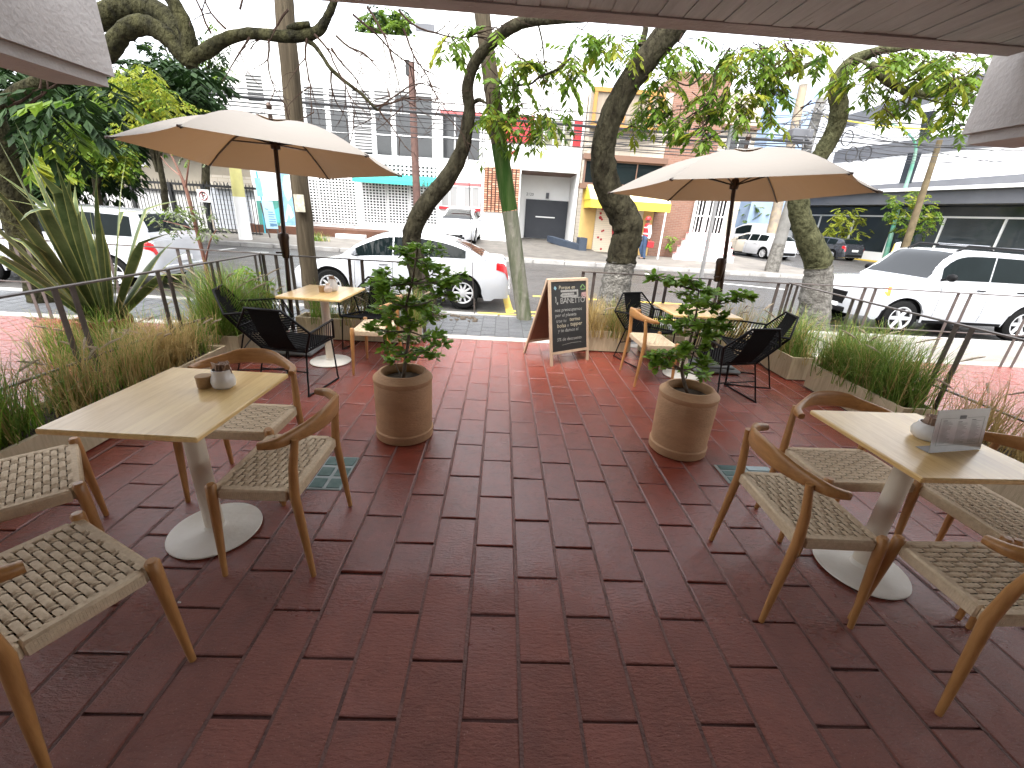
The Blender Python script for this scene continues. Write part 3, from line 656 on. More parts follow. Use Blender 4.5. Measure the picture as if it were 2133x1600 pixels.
# yellow awning with pale domed top
zc = FZ(1320, 438, YR-1.6); xa, xb = FX(1222, 430, YR-.8), FX(1395, 430, YR-1.5)
ya = thing('yellow_awning', 'yellow and cream shop awning held by a white pole', 'awning', ((xa+xb)/2, YR-.8, zc))
pr = [(YR-.006, zc+1.0), (YR-.5, zc+.95), (YR-1.1, zc+.68), (YR-1.62, zc+.34), (YR-1.62, zc+.3), (YR-1.1, zc+.63), (YR-.5, zc+.9), (YR-.006, zc+.95)]
MB().prism(pr, xa, xb, 'x').build('awning_top', mat('cream_awning', (.74, .66, .45), .7, (.70, .58, .3), 1), ya)
MB().box((xa, YR-1.65, zc), (xb, YR-1.622, zc+.34)).box((xa, YR-1.622, zc), (xa+.03, YR-.01, zc+.34)).prism([(YR-.03, zc+.34), (YR-1.6, zc+.34), (YR-1.1, zc+.6), (YR-.5, zc+.86), (YR-.03, zc+.92)], xa-.03, xa-.002, 'x').box((xb-.03, YR-1.622, zc), (xb, YR-.01, zc+.34)).build('valance', mat('yellow_awning_cloth', (.60, .47, .045), .7), ya)
pz = D(1371, 532, YR-1.6); MB().tube([(pz.x, YR-1.6, .06), (pz.x, YR-1.6, zc+.1)], .04, 8).build('support_pole', M_WHITE2, ya)
# barred entrance with pink steps on the brick wing
en = thing('barred_entrance', 'white barred entrance gate with pink edged steps', 'gate', (D(1490, 490, YR).x, YR-.3, .1))
a = FR(1445, 414, 1512, 487, YR-.2); MB().box((a[0], YR-.06, a[2]), (a[1], YR-.052, a[3])).build('dark_opening', M_GLASS, en)
g = MB(); x = a[0]
while x < a[1]: g.box((x-.02, YR-.2, a[2]), (x+.02, YR-.16, a[3])); x += .16
for z in (a[2], (a[2]+a[3])/2, a[3]-.03): g.box((a[0], YR-.21, z-.03), (a[1], YR-.15, z+.03))
for x in (a[0], a[0]+(a[1]-a[0])*.4, a[1]): g.box((x-.06, YR-.215, a[2]), (x+.06, YR-.14, a[3]))
g.build('gate_bars', M_WHITE2, en)
z0 = a[2]; st = MB(); sp = MB()
for k in range(4):
    z1 = z0-k*(z0-.1)/4; st.box((a[0]-.25*k-.2, YR-.5-.25*k, .05), (a[1]+.3, YR-.225-.25*k, z1-.03)); sp.box((a[0]-.25*k-.22, YR-.52-.25*k, z1-.028), (a[1]+.3, YR-.225-.25*k, z1))
st.build('steps', M_WHITE, en); sp.build('step_edges', M_PINK, en)
# cream and pale blue houses beyond
ch = thing('cream_house', 'cream house with brown cornice behind the right umbrella', 'building', (D(1555, 400, 27).x, 27, 0))
a = FR(1472, 192, 1590, 250, 27); MB().box((a[0], 27, 0), (a[1], 35, a[3])).build('wall', M_STONEW, ch)
c = FR(1500, 262, 1578, 270, 27); MB().box((c[0], 26.7, c[2]), (a[1], 26.996, c[3])).build('cornice', M_BROWNTR, ch)
window(ch, FR(1510, 288, 1560, 330, 27), 27, 2, 1)
bh = thing('pale_blue_house', 'tall pale blue house wall next to the concrete utility pole', 'building', (D(1640, 400, 33).x, 33, 0))
a = FR(1590, 176, 1672, 470, 33); MB().box((a[0], 33, 0), (a[1], 41, a[3])).build('wall', M_BLUEW, bh)
window(bh, FR(1600, 330, 1640, 380, 33), 33, 2, 1)
# --- modern office block along the side street (a long wall at an angle)
WA, WB = Vec((27.9, 18)), Vec((23.9, 44))
Wd = (WB-WA).normalized(); Wn = Vec((-Wd.y, Wd.x))    # Wn points to the street
if Wn.x > 0: Wn = -Wn
def WP(px, py):
    d = ray(px, py); n = Vec((Wn.x, Wn.y)); t = ((WA.x-CP.x)*n.x+(WA.y-CP.y)*n.y)/(d.x*n.x+d.y*n.y)
    p = CP+d*t; return (Vec((p.x, p.y))-WA).dot(Wd), p.z
mo = thing('modern_office_block', 'large white office block with grey diagonal bands, slot windows and dark glass ground floor', 'building', (26, 30, 0))
def wbox(s0, s1, z0, z1, out0, out1, b):
    c = []
    for z in (z0, z1):
        for s, o_ in ((s0, out0), (s1, out0), (s1, out1), (s0, out1)):
            p = WA+Wd*s+Wn*o_; c.append((p.x, p.y, z))
    b.add(c, ((3,2,1,0),(4,5,6,7),(0,1,5,4),(1,2,6,5),(2,3,7,6),(3,0,4,7))); return b
def wpoly(pts, o_, b):
    c = []
    for k in (o_, o_-.05):
        for p in pts:
            s, z = WP(*p); q = WA+Wd*s+Wn*k; c.append((q.x, q.y, z))
    n_ = len(pts); b.add(c, [tuple(range(n_)), tuple(range(2*n_-1, n_-1, -1))]+[(i, (i+1) % n_, n_+(i+1) % n_, n_+i) for i in range(n_)]); return b
zc = WP(1900, 402)[1]
wbox(-14, 30, zc, 15.5, -9, 0, MB()).build('upper_wall', M_CANOPYW, mo)
gl_ = wbox(-14, 30, .6, zc-.002, -9, -.25, MB()).build('glass_front', M_OFFGL, mo)
wbox(-14, 30, .0, .6, -9, -.12, MB()).build('base_wall', M_CANOPYW, mo)
mu = MB()
for s in range(-12, 30, 3): wbox(s, s+.09, .6, zc-1.35, -.248, -.17, mu)
wbox(-14, 30, zc-1.45, zc-1.35, -.247, -.16, mu); mu.build('glazing_bars', M_WHITE2, mo)
cn = MB(); wbox(-14, 30, zc-.02, zc+.16, .003, 1.5, cn); cn.build('canopy_fascia', M_CANOPYW, mo)
wbox(-14, 30, zc-.75, zc-.024, -.245, 1.2, MB()).build('canopy_soffit', M_GREYCL, mo)
bd = MB()
wpoly([(1812, 386), (2300, 350), (2300, 392), (1830, 397)], .045, bd)
wpoly([(1740, 318), (1735, 340), (2300, 276), (2300, 250)], .045, bd)
wpoly([(1765, 240), (1905, 198), (2060, 150), (2060, 178), (1760, 266)], .045, bd)
wpoly([(1740, 322), (1748, 312), (2000, 280), (2140, 285), (2140, 300), (1900, 322)], .055, bd)
bd.build('grey_band', M_GREYCL, mo)
sw = MB(); wpoly([(1894, 318), (1921, 318), (1899, 382), (1874, 382)], .07, sw); wpoly([(1925, 234), (1950, 230), (1936, 290), (1915, 292)], .07, sw); sw.build('slot_window', M_GLASS, mo)
# --- left: black fence with white sheeting, gate, beige house behind
YF = 19.2
fx0, fx1 = FX(-120, 420, YF), FX(540, 440, YF)
fe = thing('black_fence', 'tall black steel bar fence backed with white sheeting behind the parked white car', 'fence', ((fx0+fx1)/2, YF, .09))
ft = FZ(520, 390, YF)
xg = FX(430, 440, YF)
sb = MB(); x = fx0
while x < fx1: sb.box((x-.012, YF-.012, .12), (x+.012, YF+.012, ft-.02)); x += .14
sb.box((fx0, YF-.03, ft-.09), (fx1, YF+.03, ft)); sb.box((fx0, YF-.025, ft-.35), (xg, YF+.025, ft-.28)); sb.box((fx0, YF-.025, .14), (fx1, YF+.025, .2))
x = fx0
while x < fx1: sb.lathe([(.016, ft), (.02, ft+.02), (0, ft+.14)], 5, (x, YF, 0)); x += .14
sb.build('bars', M_BLACKP, fe)
for px in (-60, 20, 90, 165, 225, 285, 365, 432, 510):
    x = FX(px, 440, YF); MB().box((x-.06, YF-.06, .08), (x+.06, YF+.06, ft-.002)).build('post', M_BLACKP, fe)
MB().box((fx0, YF+.05, .25), (xg-.1, YF+.07, FZ(280, 392, YF))).build('white_sheeting', M_WHITE, fe)
sn = MB(); q = D(424, 408, YF-.08)
th = [(.18*math.cos(2*PI*k/20), .24*math.sin(2*PI*k/20)) for k in range(20)]
sgn = thing('no_parking_sign', 'round red and white no parking sign on the black fence', 'sign', (q.x, YF-.08, q.z))
MB().prism([(q.x+a_*.95, q.z+b_*.95) for a_, b_ in ((-.25, -.25), (.25, -.25), (.25, .25), (-.25, .25))], YF-.09, YF-.075).build('plate', M_WHITE2, sgn)
rg = MB(); rg.tube([(q.x+.16*math.cos(t*PI/10), YF-.1, q.z+.16*math.sin(t*PI/10)) for t in range(21)], .016, 6); rg.tube([(q.x-.11, YF-.1, q.z+.11), (q.x+.11, YF-.1, q.z-.11)], .013, 6)
rg.build('red_ring', mat('faded_sign_red', (.28, .05, .05), .6), sgn)
lt = MB(); lt.box((q.x-.05, YF-.094, q.z-.12), (q.x-.005, YF-.0905, q.z+.13)); lt.box((q.x-.01, YF-.094, q.z+.09), (q.x+.08, YF-.0905, q.z+.13)); lt.box((q.x-.01, YF-.094, q.z), (q.x+.08, YF-.0905, q.z+.035)); lt.box((q.x+.06, YF-.0942, q.z+.03), (q.x+.085, YF-.0902, q.z+.1)); lt.build('letter', M_BLACKP, sgn)
hs_ = thing('beige_house', 'beige house with a house number and pale garage door behind the black fence', 'building', (D(480, 460, 21.6).x, 21.6, .09))
YH = 21.6
a = FR(250, 330, 560, 490, YH); MB().box((FX(120, 400, YH), YH+.4, .05), (FX(560, 420, YH), YH+9, FZ(400, 300, YH))).build('wall', M_BEIGE, hs_)
c = FR(436, 372, 545, 394, YH); MB().box((c[0], YH, c[2]), (c[1], YH+.398, c[3]+.1)).build('lintel', M_STONEW, hs_)
o = D(446, 390, YH-.01); text_mesh('house_number', '2116', .36, M_INK, frameM((o.x, YH-.004, o.z), (1, 0, 0), (0, 0, 1)), hs_)
c = FR(440, 396, 545, 488, YH+.3); gd = MB(); z = .12
while z < c[3]: gd.box((c[0], YH+.33, z), (c[1], YH+.396, z+.2)); z += .215
gd.build('garage_door', mat('pale_shutter', (.42, .44, .47), .6), hs_)
window(hs_, FR(255, 300, 300, 345, YH+.4), YH+.4, 2, 1)
rf = MB(); rf.box((FX(100, 330, YH), YH-.4, FZ(330, 312, YH)), (FX(430, 330, YH), YH+.398, FZ(330, 306, YH))); rf.build('eaves', M_BROWNTR, hs_)
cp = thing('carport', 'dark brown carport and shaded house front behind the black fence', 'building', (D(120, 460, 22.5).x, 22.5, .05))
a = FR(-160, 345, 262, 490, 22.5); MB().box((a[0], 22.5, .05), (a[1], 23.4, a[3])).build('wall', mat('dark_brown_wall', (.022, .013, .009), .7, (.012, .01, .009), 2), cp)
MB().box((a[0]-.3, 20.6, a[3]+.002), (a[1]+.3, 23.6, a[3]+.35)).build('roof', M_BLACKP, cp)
# rooftop block with blue edge on the far left
up = thing('rooftop_cabin', 'white rooftop cabin with a blue corner and black lettering behind the branches', 'building', (D(480, 140, 30).x, 30, 0))
a = FR(447, 108, 505, 172, 30); MB().box((a[0], 30, 0), (a[1], 35, a[3])).build('wall', M_WHITE, up)
c = FR(446, 112, 474, 160, 30); MB().box((c[0], 29.9, c[2]), (c[1], 29.997, c[3])).build('blue_panel', mat('light_blue', (.10, .36, .50), .6), up)
# mural wall
YM = 21.3
mw = thing('mural_wall', 'white garden wall painted with a blue woman face mural', 'wall', (D(585, 460, YM).x, YM, .09))
a = FR(530, 356, 632, 476, YM); MB().box((a[0], YM, .05), (a[1], YM+.2, a[3])).build('wall', M_WHITE, mw)
def mp(pts, m_, k, name):
    P_ = [(D(x, y, YM).x, D(x, y, YM).z) for x, y in pts]
    MB().prism(P_, YM-.004*k-.004, YM-.004*k).build(name, m_, mw)
mp([(584, 358), (618, 360), (630, 400), (628, 470), (590, 470), (586, 420)], mat('mural_blue', (.14, .30, .46), .8, (.30, .46, .60), 3), 1, 'blue_hair')
mp([(592, 366), (604, 364), (611, 385), (608, 408), (601, 419), (594, 405), (589, 385)], M_WHITE, 2, 'pale_face')
mp([(600, 425), (606, 432), (612, 450), (606, 456), (602, 440), (597, 462), (594, 462)], M_WHITE, 2, 'pale_collar')
mp([(590, 384), (594, 386), (590, 387)], M_NAVY, 3, 'eye'); mp([(598, 381), (603, 379), (599, 383)], M_NAVY, 3, 'eye'); mp([(599, 409), (603, 411), (600, 413)], mat('mural_lip', (.30, .2, .32), .8), 3, 'lips')
mp([(534, 418), (582, 418), (584, 470), (542, 478)], mat('mural_green', (.05, .20, .15), .8, (.09, .30, .26), 2), 1, 'green_patch')
mp([(568, 440), (580, 432), (590, 440), (590, 466), (572, 462)], mat('mural_turq', (.10, .42, .42), .8), 2, 'turquoise_patch')
mp([(520, 416), (533, 416), (545, 490), (535, 490)], M_WHITE, 1, 'white_pillar')
sy = MB(); P1 = D(534, 357, YM-.5); P2 = D(544, 412, YM-.5); P3 = D(553, 490, YM-.5)
# ------------------------------------------------------------------ poles, signs, cables
def pole(name, label, cat, pts, rads, m, n=12, group=None, seg=6, rough=0):
    t = thing(name, label, cat, pts[0], group); P = smooth_path([tuple(p)+(r,) for p, r in zip(pts, rads)], seg)
    r_ = random.Random(len(label)); b = MB().tube([Vec(p[:3])+Vec((r_.uniform(-1, 1), r_.uniform(-1, 1), 0))*rough for p in P], [p[3] for p in P], n)
    b.build('shaft', m, t, smooth=60); return t
a, c, e = D(652, 640, 6.78), D(620, 330, 6.78), D(588, -40, 6.78)
wp = pole('wooden_pole', 'thick weathered wooden utility pole rising beside the left umbrella', 'pole', [Vec((a.x, a.y, 0)), a, c, e], [.125, .122, .118, .112], M_WOODPOLE, 14, rough=.008)
q = D(632, 425, 6.6); MB().rbox((q.x-.12, 6.585, q.z-.11), (q.x+.02, 6.60, q.z+.12), .003).build('pasted_notice', mat('old_paper', (.62, .56, .40), .8, (.2, .2, .18), 14), wp)
a, c, e = D(1092, 662, 6.78), D(1045, 340, 6.78), D(1003, 20, 6.78)
k1 = D(1062, 440, 6.78); k2 = D(1040, 300, 6.78)
gp = thing('leaning_pole', 'leaning utility pole painted green in the middle beside the chalkboard', 'pole', (a.x, a.y, 0))
MB().tube([Vec((a.x+.005, a.y, -.02)), a, a.lerp(k1, .5), k1], [.125, .12, .118, .117], 10).build('limed_foot', mat('limed_pole', (.20, .19, .155), .85, (.05, .075, .025), 2.6, .8, 20, stretch=(3, 3, .5), pos=.55, spec=.1, bdist=.04), gp, smooth=60)
MB().tube([k1.lerp(a, -.003), k1.lerp(k2, .5), k2], [.1165, .115, .113], 10).build('painted_band', M_GREENPOLE, gp, smooth=60)
MB().tube([k2.lerp(e, .003), k2.lerp(e, .5), e], [.1125, .105, .1], 10).build('bare_shaft', M_WOODPOLE, gp, smooth=60)
a, e = D(872, 500, 18.4), D(856, 130, 18.4)
rpo = pole('rusty_pole', 'dark rusty steel pole with a stub top before the white offices', 'pole', [Vec((a.x, a.y, .06)), a, e], [.16, .16, .12], mat('rusty_steel', (.06, .032, .026), .8, (.12, .06, .045), 6), 10)
q = D(849, 140, 18.4); MB().box((q.x-.06, 18.3, q.z-.25), (q.x+.08, 18.5, q.z+.2)).build('insulator_block', M_BLACKP, rpo)
a, c, e = D(512, 498, 17.6), D(498, 410, 17.6), D(487, 330, 17.6)
yp = thing('painted_post', 'stout concrete post painted white below and pale yellow above by the fence', 'post', (a.x, a.y, .05))
MB().tube([Vec((a.x, a.y, .04)), a, c], [.24, .23, .21], 10).build('white_base', M_WHITE, yp, smooth=60)
MB().tube([c, e, e+Vec((-.1, 0, 1.0))], [.209, .19, .17], 10).build('yellow_top', mat('pale_yellow', (.60, .56, .22), .8, (.5, .47, .2), 4), yp, smooth=60)
# information board on two legs
YI = 18.9
ib = thing('information_board', 'pale blue information board on two steel legs before the mural', 'sign', (D(565, 500, YI).x, YI, .06))
c = [D(545, 417, YI), D(568, 420, YI), D(580, 477, YI), D(556, 476, YI)]
b = MB(); b.prism([(p.x, p.z) for p in c], YI-.03, YI); b.build('panel', mat('board_blue', (.42, .60, .74), .5, (.34, .54, .70), 1), ib)
s = MB(); x0_, x1_ = c[0].x, c[2].x; zt_, zb_ = c[0].z, c[2].z
s.prism([(x0_+.1, zt_-.3), (x1_-.3, zt_-.33), (x1_-.3, zt_-.36), (x0_+.1, zt_-.33)], YI-.035, YI-.031)
r_ = random.Random(3)
for k in range(7): s.box((x0_+.2, YI-.035, zt_-.45-.09*k), (x0_+.2+r_.uniform(.15, .35), YI-.031, zt_-.42-.09*k))
s.prism([(x0_+.22, zb_+.2), (x1_-.02, zb_+.2), (x1_-.02, zb_+.1), (x0_+.22, zb_+.1)], YI-.035, YI-.031)
s.build('print', mat('board_print', (.10, .22, .36), .6), ib)
MB().tube([(c[3].x+.06, YI+.03, .05), (c[3].x-.12, YI+.03, c[0].z-.1)], .035, 6).tube([(c[2].x-.02, YI+.03, .05), (c[2].x-.2, YI+.03, c[0].z-.1)], .035, 6).build('legs', M_RAIL, ib)
vs_ = thing('banner_sign', 'narrow turquoise upright sign on a thin pole left of the mural', 'sign', (P3.x, P3.y, .09))
MB().tube([Vec((P3.x, P3.y, .09)), P2, P1], .035, 6).build('pole', mat('teal_steel', (.05, .33, .42), .5), vs_)
w0, w1 = P1.lerp(P2, .25), P1.lerp(P2, .95); MB().add([w0+Vec((-.12, -.05, 0)), w0+Vec((.12, -.05, 0)), w1+Vec((.12, -.05, 0)), w1+Vec((-.12, -.05, 0)), w0+Vec((-.12, -.02, 0)), w0+Vec((.12, -.02, 0)), w1+Vec((.12, -.02, 0)), w1+Vec((-.12, -.02, 0))], ((0,1,2,3),(7,6,5,4),(0,4,5,1),(1,5,6,2),(2,6,7,3),(3,7,4,0))).build('blade', mat('turquoise_sign', (.06, .45, .58), .5, (.3, .65, .75), 2), vs_)
# near sign post behind the right table
a, e = D(1457, 591, 6.72), D(1497, 395, 6.72); d = (e-a); a0 = a-d*((a.z)/d.z)
spst = pole('sign_post', 'slim grey galvanised post standing behind the right table', 'post', [a0, a, e+d*.6], [.03, .03, .03], mat('galv_post', (.34, .34, .34), .45, (.25, .25, .25), 8, metal=.4), 8)
# right side poles
a, c, e = D(1606, 567, 17.2), D(1645, 430, 17.2), D(1712, 205, 17.2)
cpo = thing('concrete_pole', 'leaning concrete utility pole with a limewashed foot and bundles of cables', 'pole', (a.x, a.y, .04))
w_ = a.lerp(c, .45)
MB().tube([Vec((a.x-.03, a.y, .0)), a, w_], [.27, .26, .23], 12).build('white_foot', M_BARKW, cpo, smooth=60)
MB().tube([w_, c, e], [.225, .19, .15], 12).build('shaft', M_CONCP, cpo, smooth=60)
r_ = random.Random(21); bb = MB()
for k in range(46):
    p = c.lerp(e, r_.uniform(.5, 1.0)); p = p+Vec((r_.uniform(-.5, .3), r_.uniform(-.4, .1), 0)); q = p+Vec((r_.uniform(-.6, .6), r_.uniform(-.1, .1), r_.uniform(-.3, .3))); bb.tube([p, p.lerp(q, .5)+Vec((0, -.05, -.12)), q], .022, 5)
bb.build('cable_tangle', mat('cable_grey', (.10, .10, .105), .6, (.22, .22, .22), 9), cpo)
p = D(1672, 285, 17.1); MB().rbox((p.x-.5, 16.9, p.z-.15), (p.x+.25, 17.3, p.z+.22), .03).build('junction_box', M_GREYCL, cpo)
a, c, e = D(1597, 532, 28.0), D(1622, 420, 28.0), D(1674, 176, 28.0)
pole('far_utility_pole', 'tall two tone concrete utility pole beside the far silver sedan', 'pole', [Vec((a.x, a.y, .0)), a, c, e], [.33, .33, .28, .22], mat('two_tone_pole', (.36, .28, .18), .8, (.15, .14, .13), 1.6), 10)
a, e = D(1884, 520, 17.0), D(1958, 292, 17.0); d = e-a; a0 = a-d*((a.z-.02)/d.z)
pole('brown_pole', 'slim brown leaning utility pole in front of the clipped street tree', 'pole', [a0, a, e], [.125, .125, .085], mat('olive_brown_pole', (.16, .125, .075), .85, (.095, .075, .045), 4, spec=.1), 10)
a = D(1842, 541, 29.0); P_ = [Vec((a.x, a.y, 0)), a, D(1870, 440, 29), D(1903, 335, 29), D(1906, 300, 29), D(1893, 280, 29), D(1868, 262, 29), D(1846, 257, 29)]
lp = pole('street_lamp', 'green street lamp post with a curved arm before the modern offices', 'lamp', P_, [.16, .15, .11, .09, .07, .06, .055, .05], mat('lamp_green', (.05, .20, .14), .6, (.28, .34, .28), 1.2, pos=.6), 8)
q = P_[-1]; MB().lathe([(0, -.1), (.18, -.08), (.22, 0), (.1, .08), (0, .1)], 10, (q.x-.25, q.y, q.z), sx=2).build('lamp_head', M_GREYCL, lp, smooth=True)
a, e = D(1850, 545, 19.6), D(1866, 508, 19.6)
ws = thing('small_sign', 'small white sign plate on a yellow post by the white estate car', 'sign', (a.x, a.y, .02))
MB().tube([a-(e-a)*2.0, a, e], .05, 6).build('yellow_post', M_YEL, ws)
c = [D(1866, 506, 19.5), D(1876, 504, 19.5), D(1869, 530, 19.5), D(1857, 531, 19.5)]; MB().prism([(p.x, p.z) for p in c], 19.46, 19.5).build('plate', M_WHITE2, ws)
M_CABLE = mat('black_cable', (.03, .03, .032), .6); M_CABLEP = mat('pale_cable', (.5, .5, .5), .6)
def cable(a, b, sag, r_, m_=None, lab='black overhead cable running level across the street view', k=14):
    P_ = [a.lerp(b, t/k)+Vec((0, 0, -sag*4*(t/k)*(1-t/k))) for t in range(k+1)]
    o = MB().tube(P_, r_, 5).build('overhead_cable', m_ or M_CABLE); return tag(o, lab, 'cable', 'overhead cables over the street')
for y0, y1, r_, Y in ((187, 262, .012, 15.6), (196, 286, .016, 15.7), (203, 298, .034, 15.8), (214, 310, .014, 15.9), (222, 318, .012, 15.5), (233, 331, .014, 15.8), (246, 344, .010, 15.9), (268, 330, .010, 15.7)):
    cable(D(380, y0-12, Y), D(1690, y1, Y+.6), .05, r_*1.35)
for y0, y1, r_ in ((252, 236, .010), (276, 300, .02), (290, 322, .014)):
    cable(D(1180, y0, 15.9), D(1700, y1, 17.0), .08, r_, lab='black overhead cable passing behind the thick curved tree trunk')
for y0, y1, r_ in ((236, 246, .014), (262, 312, .016), (272, 296, .014), (286, 292, .02), (300, 318, .012), (310, 330, .010), (276, 240, .012)):
    cable(D(1700, y0, 17.0), D(2180, y1, 15.0), .25, r_, lab='black overhead cable running right from the cable tangle')
r_ = random.Random(77)
for k in range(12):
    ya = r_.uniform(225, 345); cable(D(1690+r_.uniform(-15, 30), ya, 17.0), D(2180, r_.uniform(235, 345), r_.uniform(14, 18)), r_.uniform(.05, .5), r_.uniform(.007, .013), lab='black overhead cable running right from the cable tangle')
for k in range(7):
    cable(D(1180+r_.uniform(-60, 60), r_.uniform(255, 340), 16), D(1695, r_.uniform(240, 330), 17.0), r_.uniform(.03, .2), r_.uniform(.006, .011), lab='black overhead cable passing behind the thick curved tree trunk')
cable(D(1715, 242, 17.0), D(2010, 270, 16.0), .12, .02, mat('yellow_cable', (.65, .55, .05), .6), lab='short yellow cable crossing the slot windows of the offices')
for px, py in ((1765, 288), (1774, 322), (1803, 320)):
    c = D(px, py, 16.6); o = MB().tube([c+Vec((.2*math.cos(t*PI/9), 0, .24*math.sin(t*PI/9))) for t in range(19)], .02, 5).build('cable_coil', M_CABLE); tag(o, 'coiled loop of spare black cable hanging in the air', 'cable coil', 'coils of spare cable')
# thin guy wire and hooked rod at the entrance
a, e = D(988, 660, 6.9), D(975, 330, 6.9); o = MB().tube([a, e, e+(e-a)*.5], .006, 5).tube([a, a+Vec((0, 0, .28)), a+Vec((-.04, 0, .34)), a+Vec((-.06, 0, .28))], .009, 5).build('guy_wire', M_RAIL); tag(o, 'thin steel guy wire with a hooked anchor behind the potted shrub', 'wire')

# ------------------------------------------------------------------ vehicles
def lerp1(tab, x):
    if x <= tab[0][0]: return tab[0][1]
    for (a, b), (c, d) in zip(tab, tab[1:]):
        if x <= c: return b+(d-b)*(x-a)/(c-a)
    return tab[-1][1]
def smooth1(tab): return smooth_path(tab, 4)
def make_car(name, label, kind, paint, rot, loc, group=None, detail=True):
    """car along +x (front), origin on the ground under its centre"""
    K = {
     'sedan': dict(L=4.46, W=1.80, H=1.42, wb=2.64, xf=.90, rw=.325, zb=.19,
        top=[(0, .66), (.04, .86), (.10, .97), (.30, 1.0), (.75, .985), (1.5, .955), (2.6, .93), (3.15, .90), (3.6, .83), (4.1, .72), (4.36, .60), (4.46, .46)],
        roof=[(.46, .99), (.75, 1.15), (1.15, 1.31), (1.6, 1.395), (2.05, 1.42), (2.45, 1.395), (2.8, 1.28), (3.12, 1.10), (3.38, .90)], win=[(.88, 1.60), (1.625, 2.30), (2.325, 3.08)], rg=(.52, 1.12), fg=(2.52, 3.32)),
     'hatch': dict(L=4.4, W=1.80, H=1.46, wb=2.65, xf=.88, rw=.325, zb=.19,
        top=[(0, .62), (.05, .88), (.12, 1.0), (.4, 1.0), (1.5, .96), (2.6, .94), (3.1, .92), (3.6, .85), (4.05, .73), (4.3, .6), (4.4, .46)],
        roof=[(.14, 1.02), (.32, 1.18), (.62, 1.36), (1.2, 1.44), (1.9, 1.46), (2.4, 1.42), (2.75, 1.3), (3.05, 1.12), (3.3, .93)], win=[(.85, 1.5), (1.56, 2.2), (2.28, 2.98)], rg=(.17, .56), fg=(2.45, 3.24)),
     'suv': dict(tw=.80, L=4.45, W=1.82, H=1.74, wb=2.62, xf=.88, rw=.36, zb=.30,
        top=[(0, .72), (.03, .95), (.08, 1.10), (.3, 1.12), (1.5, 1.12), (2.9, 1.11), (3.15, 1.10), (3.5, 1.08), (4.05, 1.04), (4.34, .97), (4.43, .76), (4.45, .56)],
        roof=[(.08, 1.12), (.20, 1.40), (.34, 1.63), (.6, 1.69), (1.4, 1.72), (2.3, 1.73), (2.66, 1.70), (2.86, 1.60), (3.03, 1.40), (3.2, 1.20), (3.32, 1.09)], win=[(.42, 1.02), (1.10, 1.96), (1.99, 2.98)], rg=(.10, .34), fg=(2.74, 3.29)),
     'pickup': dict(L=4.9, W=1.86, H=1.78, wb=2.8, xf=.9, rw=.37, zb=.34,
        top=[(0, .74), (.03, .98), (.08, 1.12), (.5, 1.14), (1.6, 1.14), (3.3, 1.12), (3.7, 1.09), (4.2, 1.03), (4.7, .94), (4.86, .7), (4.9, .55)],
        roof=[(.12, 1.14), (.30, 1.42), (.50, 1.66), (.8, 1.74), (1.6, 1.78), (2.6, 1.77), (3.0, 1.66), (3.35, 1.42), (3.75, 1.1)], win=[(.62, 1.35), (1.45, 2.3), (2.4, 3.3)], rg=(.16, .52), fg=(3.02, 3.70)),
     'van': dict(tw=.82, L=4.6, W=1.8, H=1.85, wb=2.8, xf=.85, rw=.32, zb=.22,
        top=[(0, .8), (.03, 1.0), (.1, 1.1), (1, 1.12), (3.2, 1.08), (3.9, 1.0), (4.4, .82), (4.6, .55)],
        roof=[(.05, 1.12), (.12, 1.6), (.3, 1.8), (1.2, 1.85), (2.6, 1.83), (3.2, 1.62), (3.7, 1.3), (4.05, 1.0)], win=[(2.35, 3.3)], rg=(.07, .2), fg=(3.0, 3.95))}[kind]
    L_, W_, wb = K['L'], K['W']/2, K['wb']; ox = L_/2
    x_f = L_-K['xf']; x_r = x_f-wb; rw = K['rw']; zc = rw
    top, roof = smooth1(K['top']), smooth1(K['roof'])
    wid = smooth1([(0, .80), (.06, .88), (.25, .955), (.7, .99), (1.3, 1), (L_-1.3, 1), (L_-.6, .95), (L_-.25, .86), (L_-.06, .70), (L_, .60)])
    t = thing(name, label, 'car', (0, 0, 0), group)
    xs = sorted(set([round(L_*i/64, 4) for i in range(65)]+[round(xx+(rw+.055)*math.cos(PI*k/14), 4) for xx in (x_f, x_r) for k in range(15)]))
    xs = [x for i, x in enumerate(xs) if i == 0 or x-xs[i-1] > .006]
    def arch(x):
        z = K['zb']+(.05 if x < .3 or x > L_-.3 else 0)
        for xx in (x_f, x_r):
            d2 = (rw+.055)**2-(x-xx)**2
            if d2 > 0: z = max(z, zc+math.sqrt(d2))
        return z
    def sect(x):
        zt = lerp1(top, x); w_ = W_*lerp1(wid, x); zb = min(arch(x), zt-.06); h = zt-zb
        z1 = K['zb']+(zt-K['zb'])*.50; z2 = K['zb']+(zt-K['zb'])*.70
        z1 = max(z1, zb+.02*1); z2 = max(z2, z1+.015); zs_ = max(zt-.05, z2+.012)
        return [(w_*.965, zb), (w_*1.0, max(zb+.01, K['zb']+(zt-K['zb'])*.28)), (w_*1.0, z1), (w_*.985, z2), (w_*.945, zs_), (w_*.86, max(zt-.006, zs_+.004)), (w_*.45, max(zt+.012, zs_+.006)), (0, max(zt+.018, zs_+.008))]
    b = MB(); rows = []
    for x in xs:
        s_ = sect(x); rows.append([(x-ox, -y, z) for y, z in s_]+[(x-ox, y, z) for y, z in reversed(s_[:-1])])
    n = len(rows[0]); vs = [p for r_ in rows for p in r_]
    fs = [(i*n+k, i*n+k+1, (i+1)*n+k+1, (i+1)*n+k) for i in range(len(rows)-1) for k in range(n-1)]
    fs += [tuple(range(n-1, -1, -1)), tuple((len(rows)-1)*n+k for k in range(n))]
    b.add(vs, fs); b.build('body', paint, t, smooth=38)
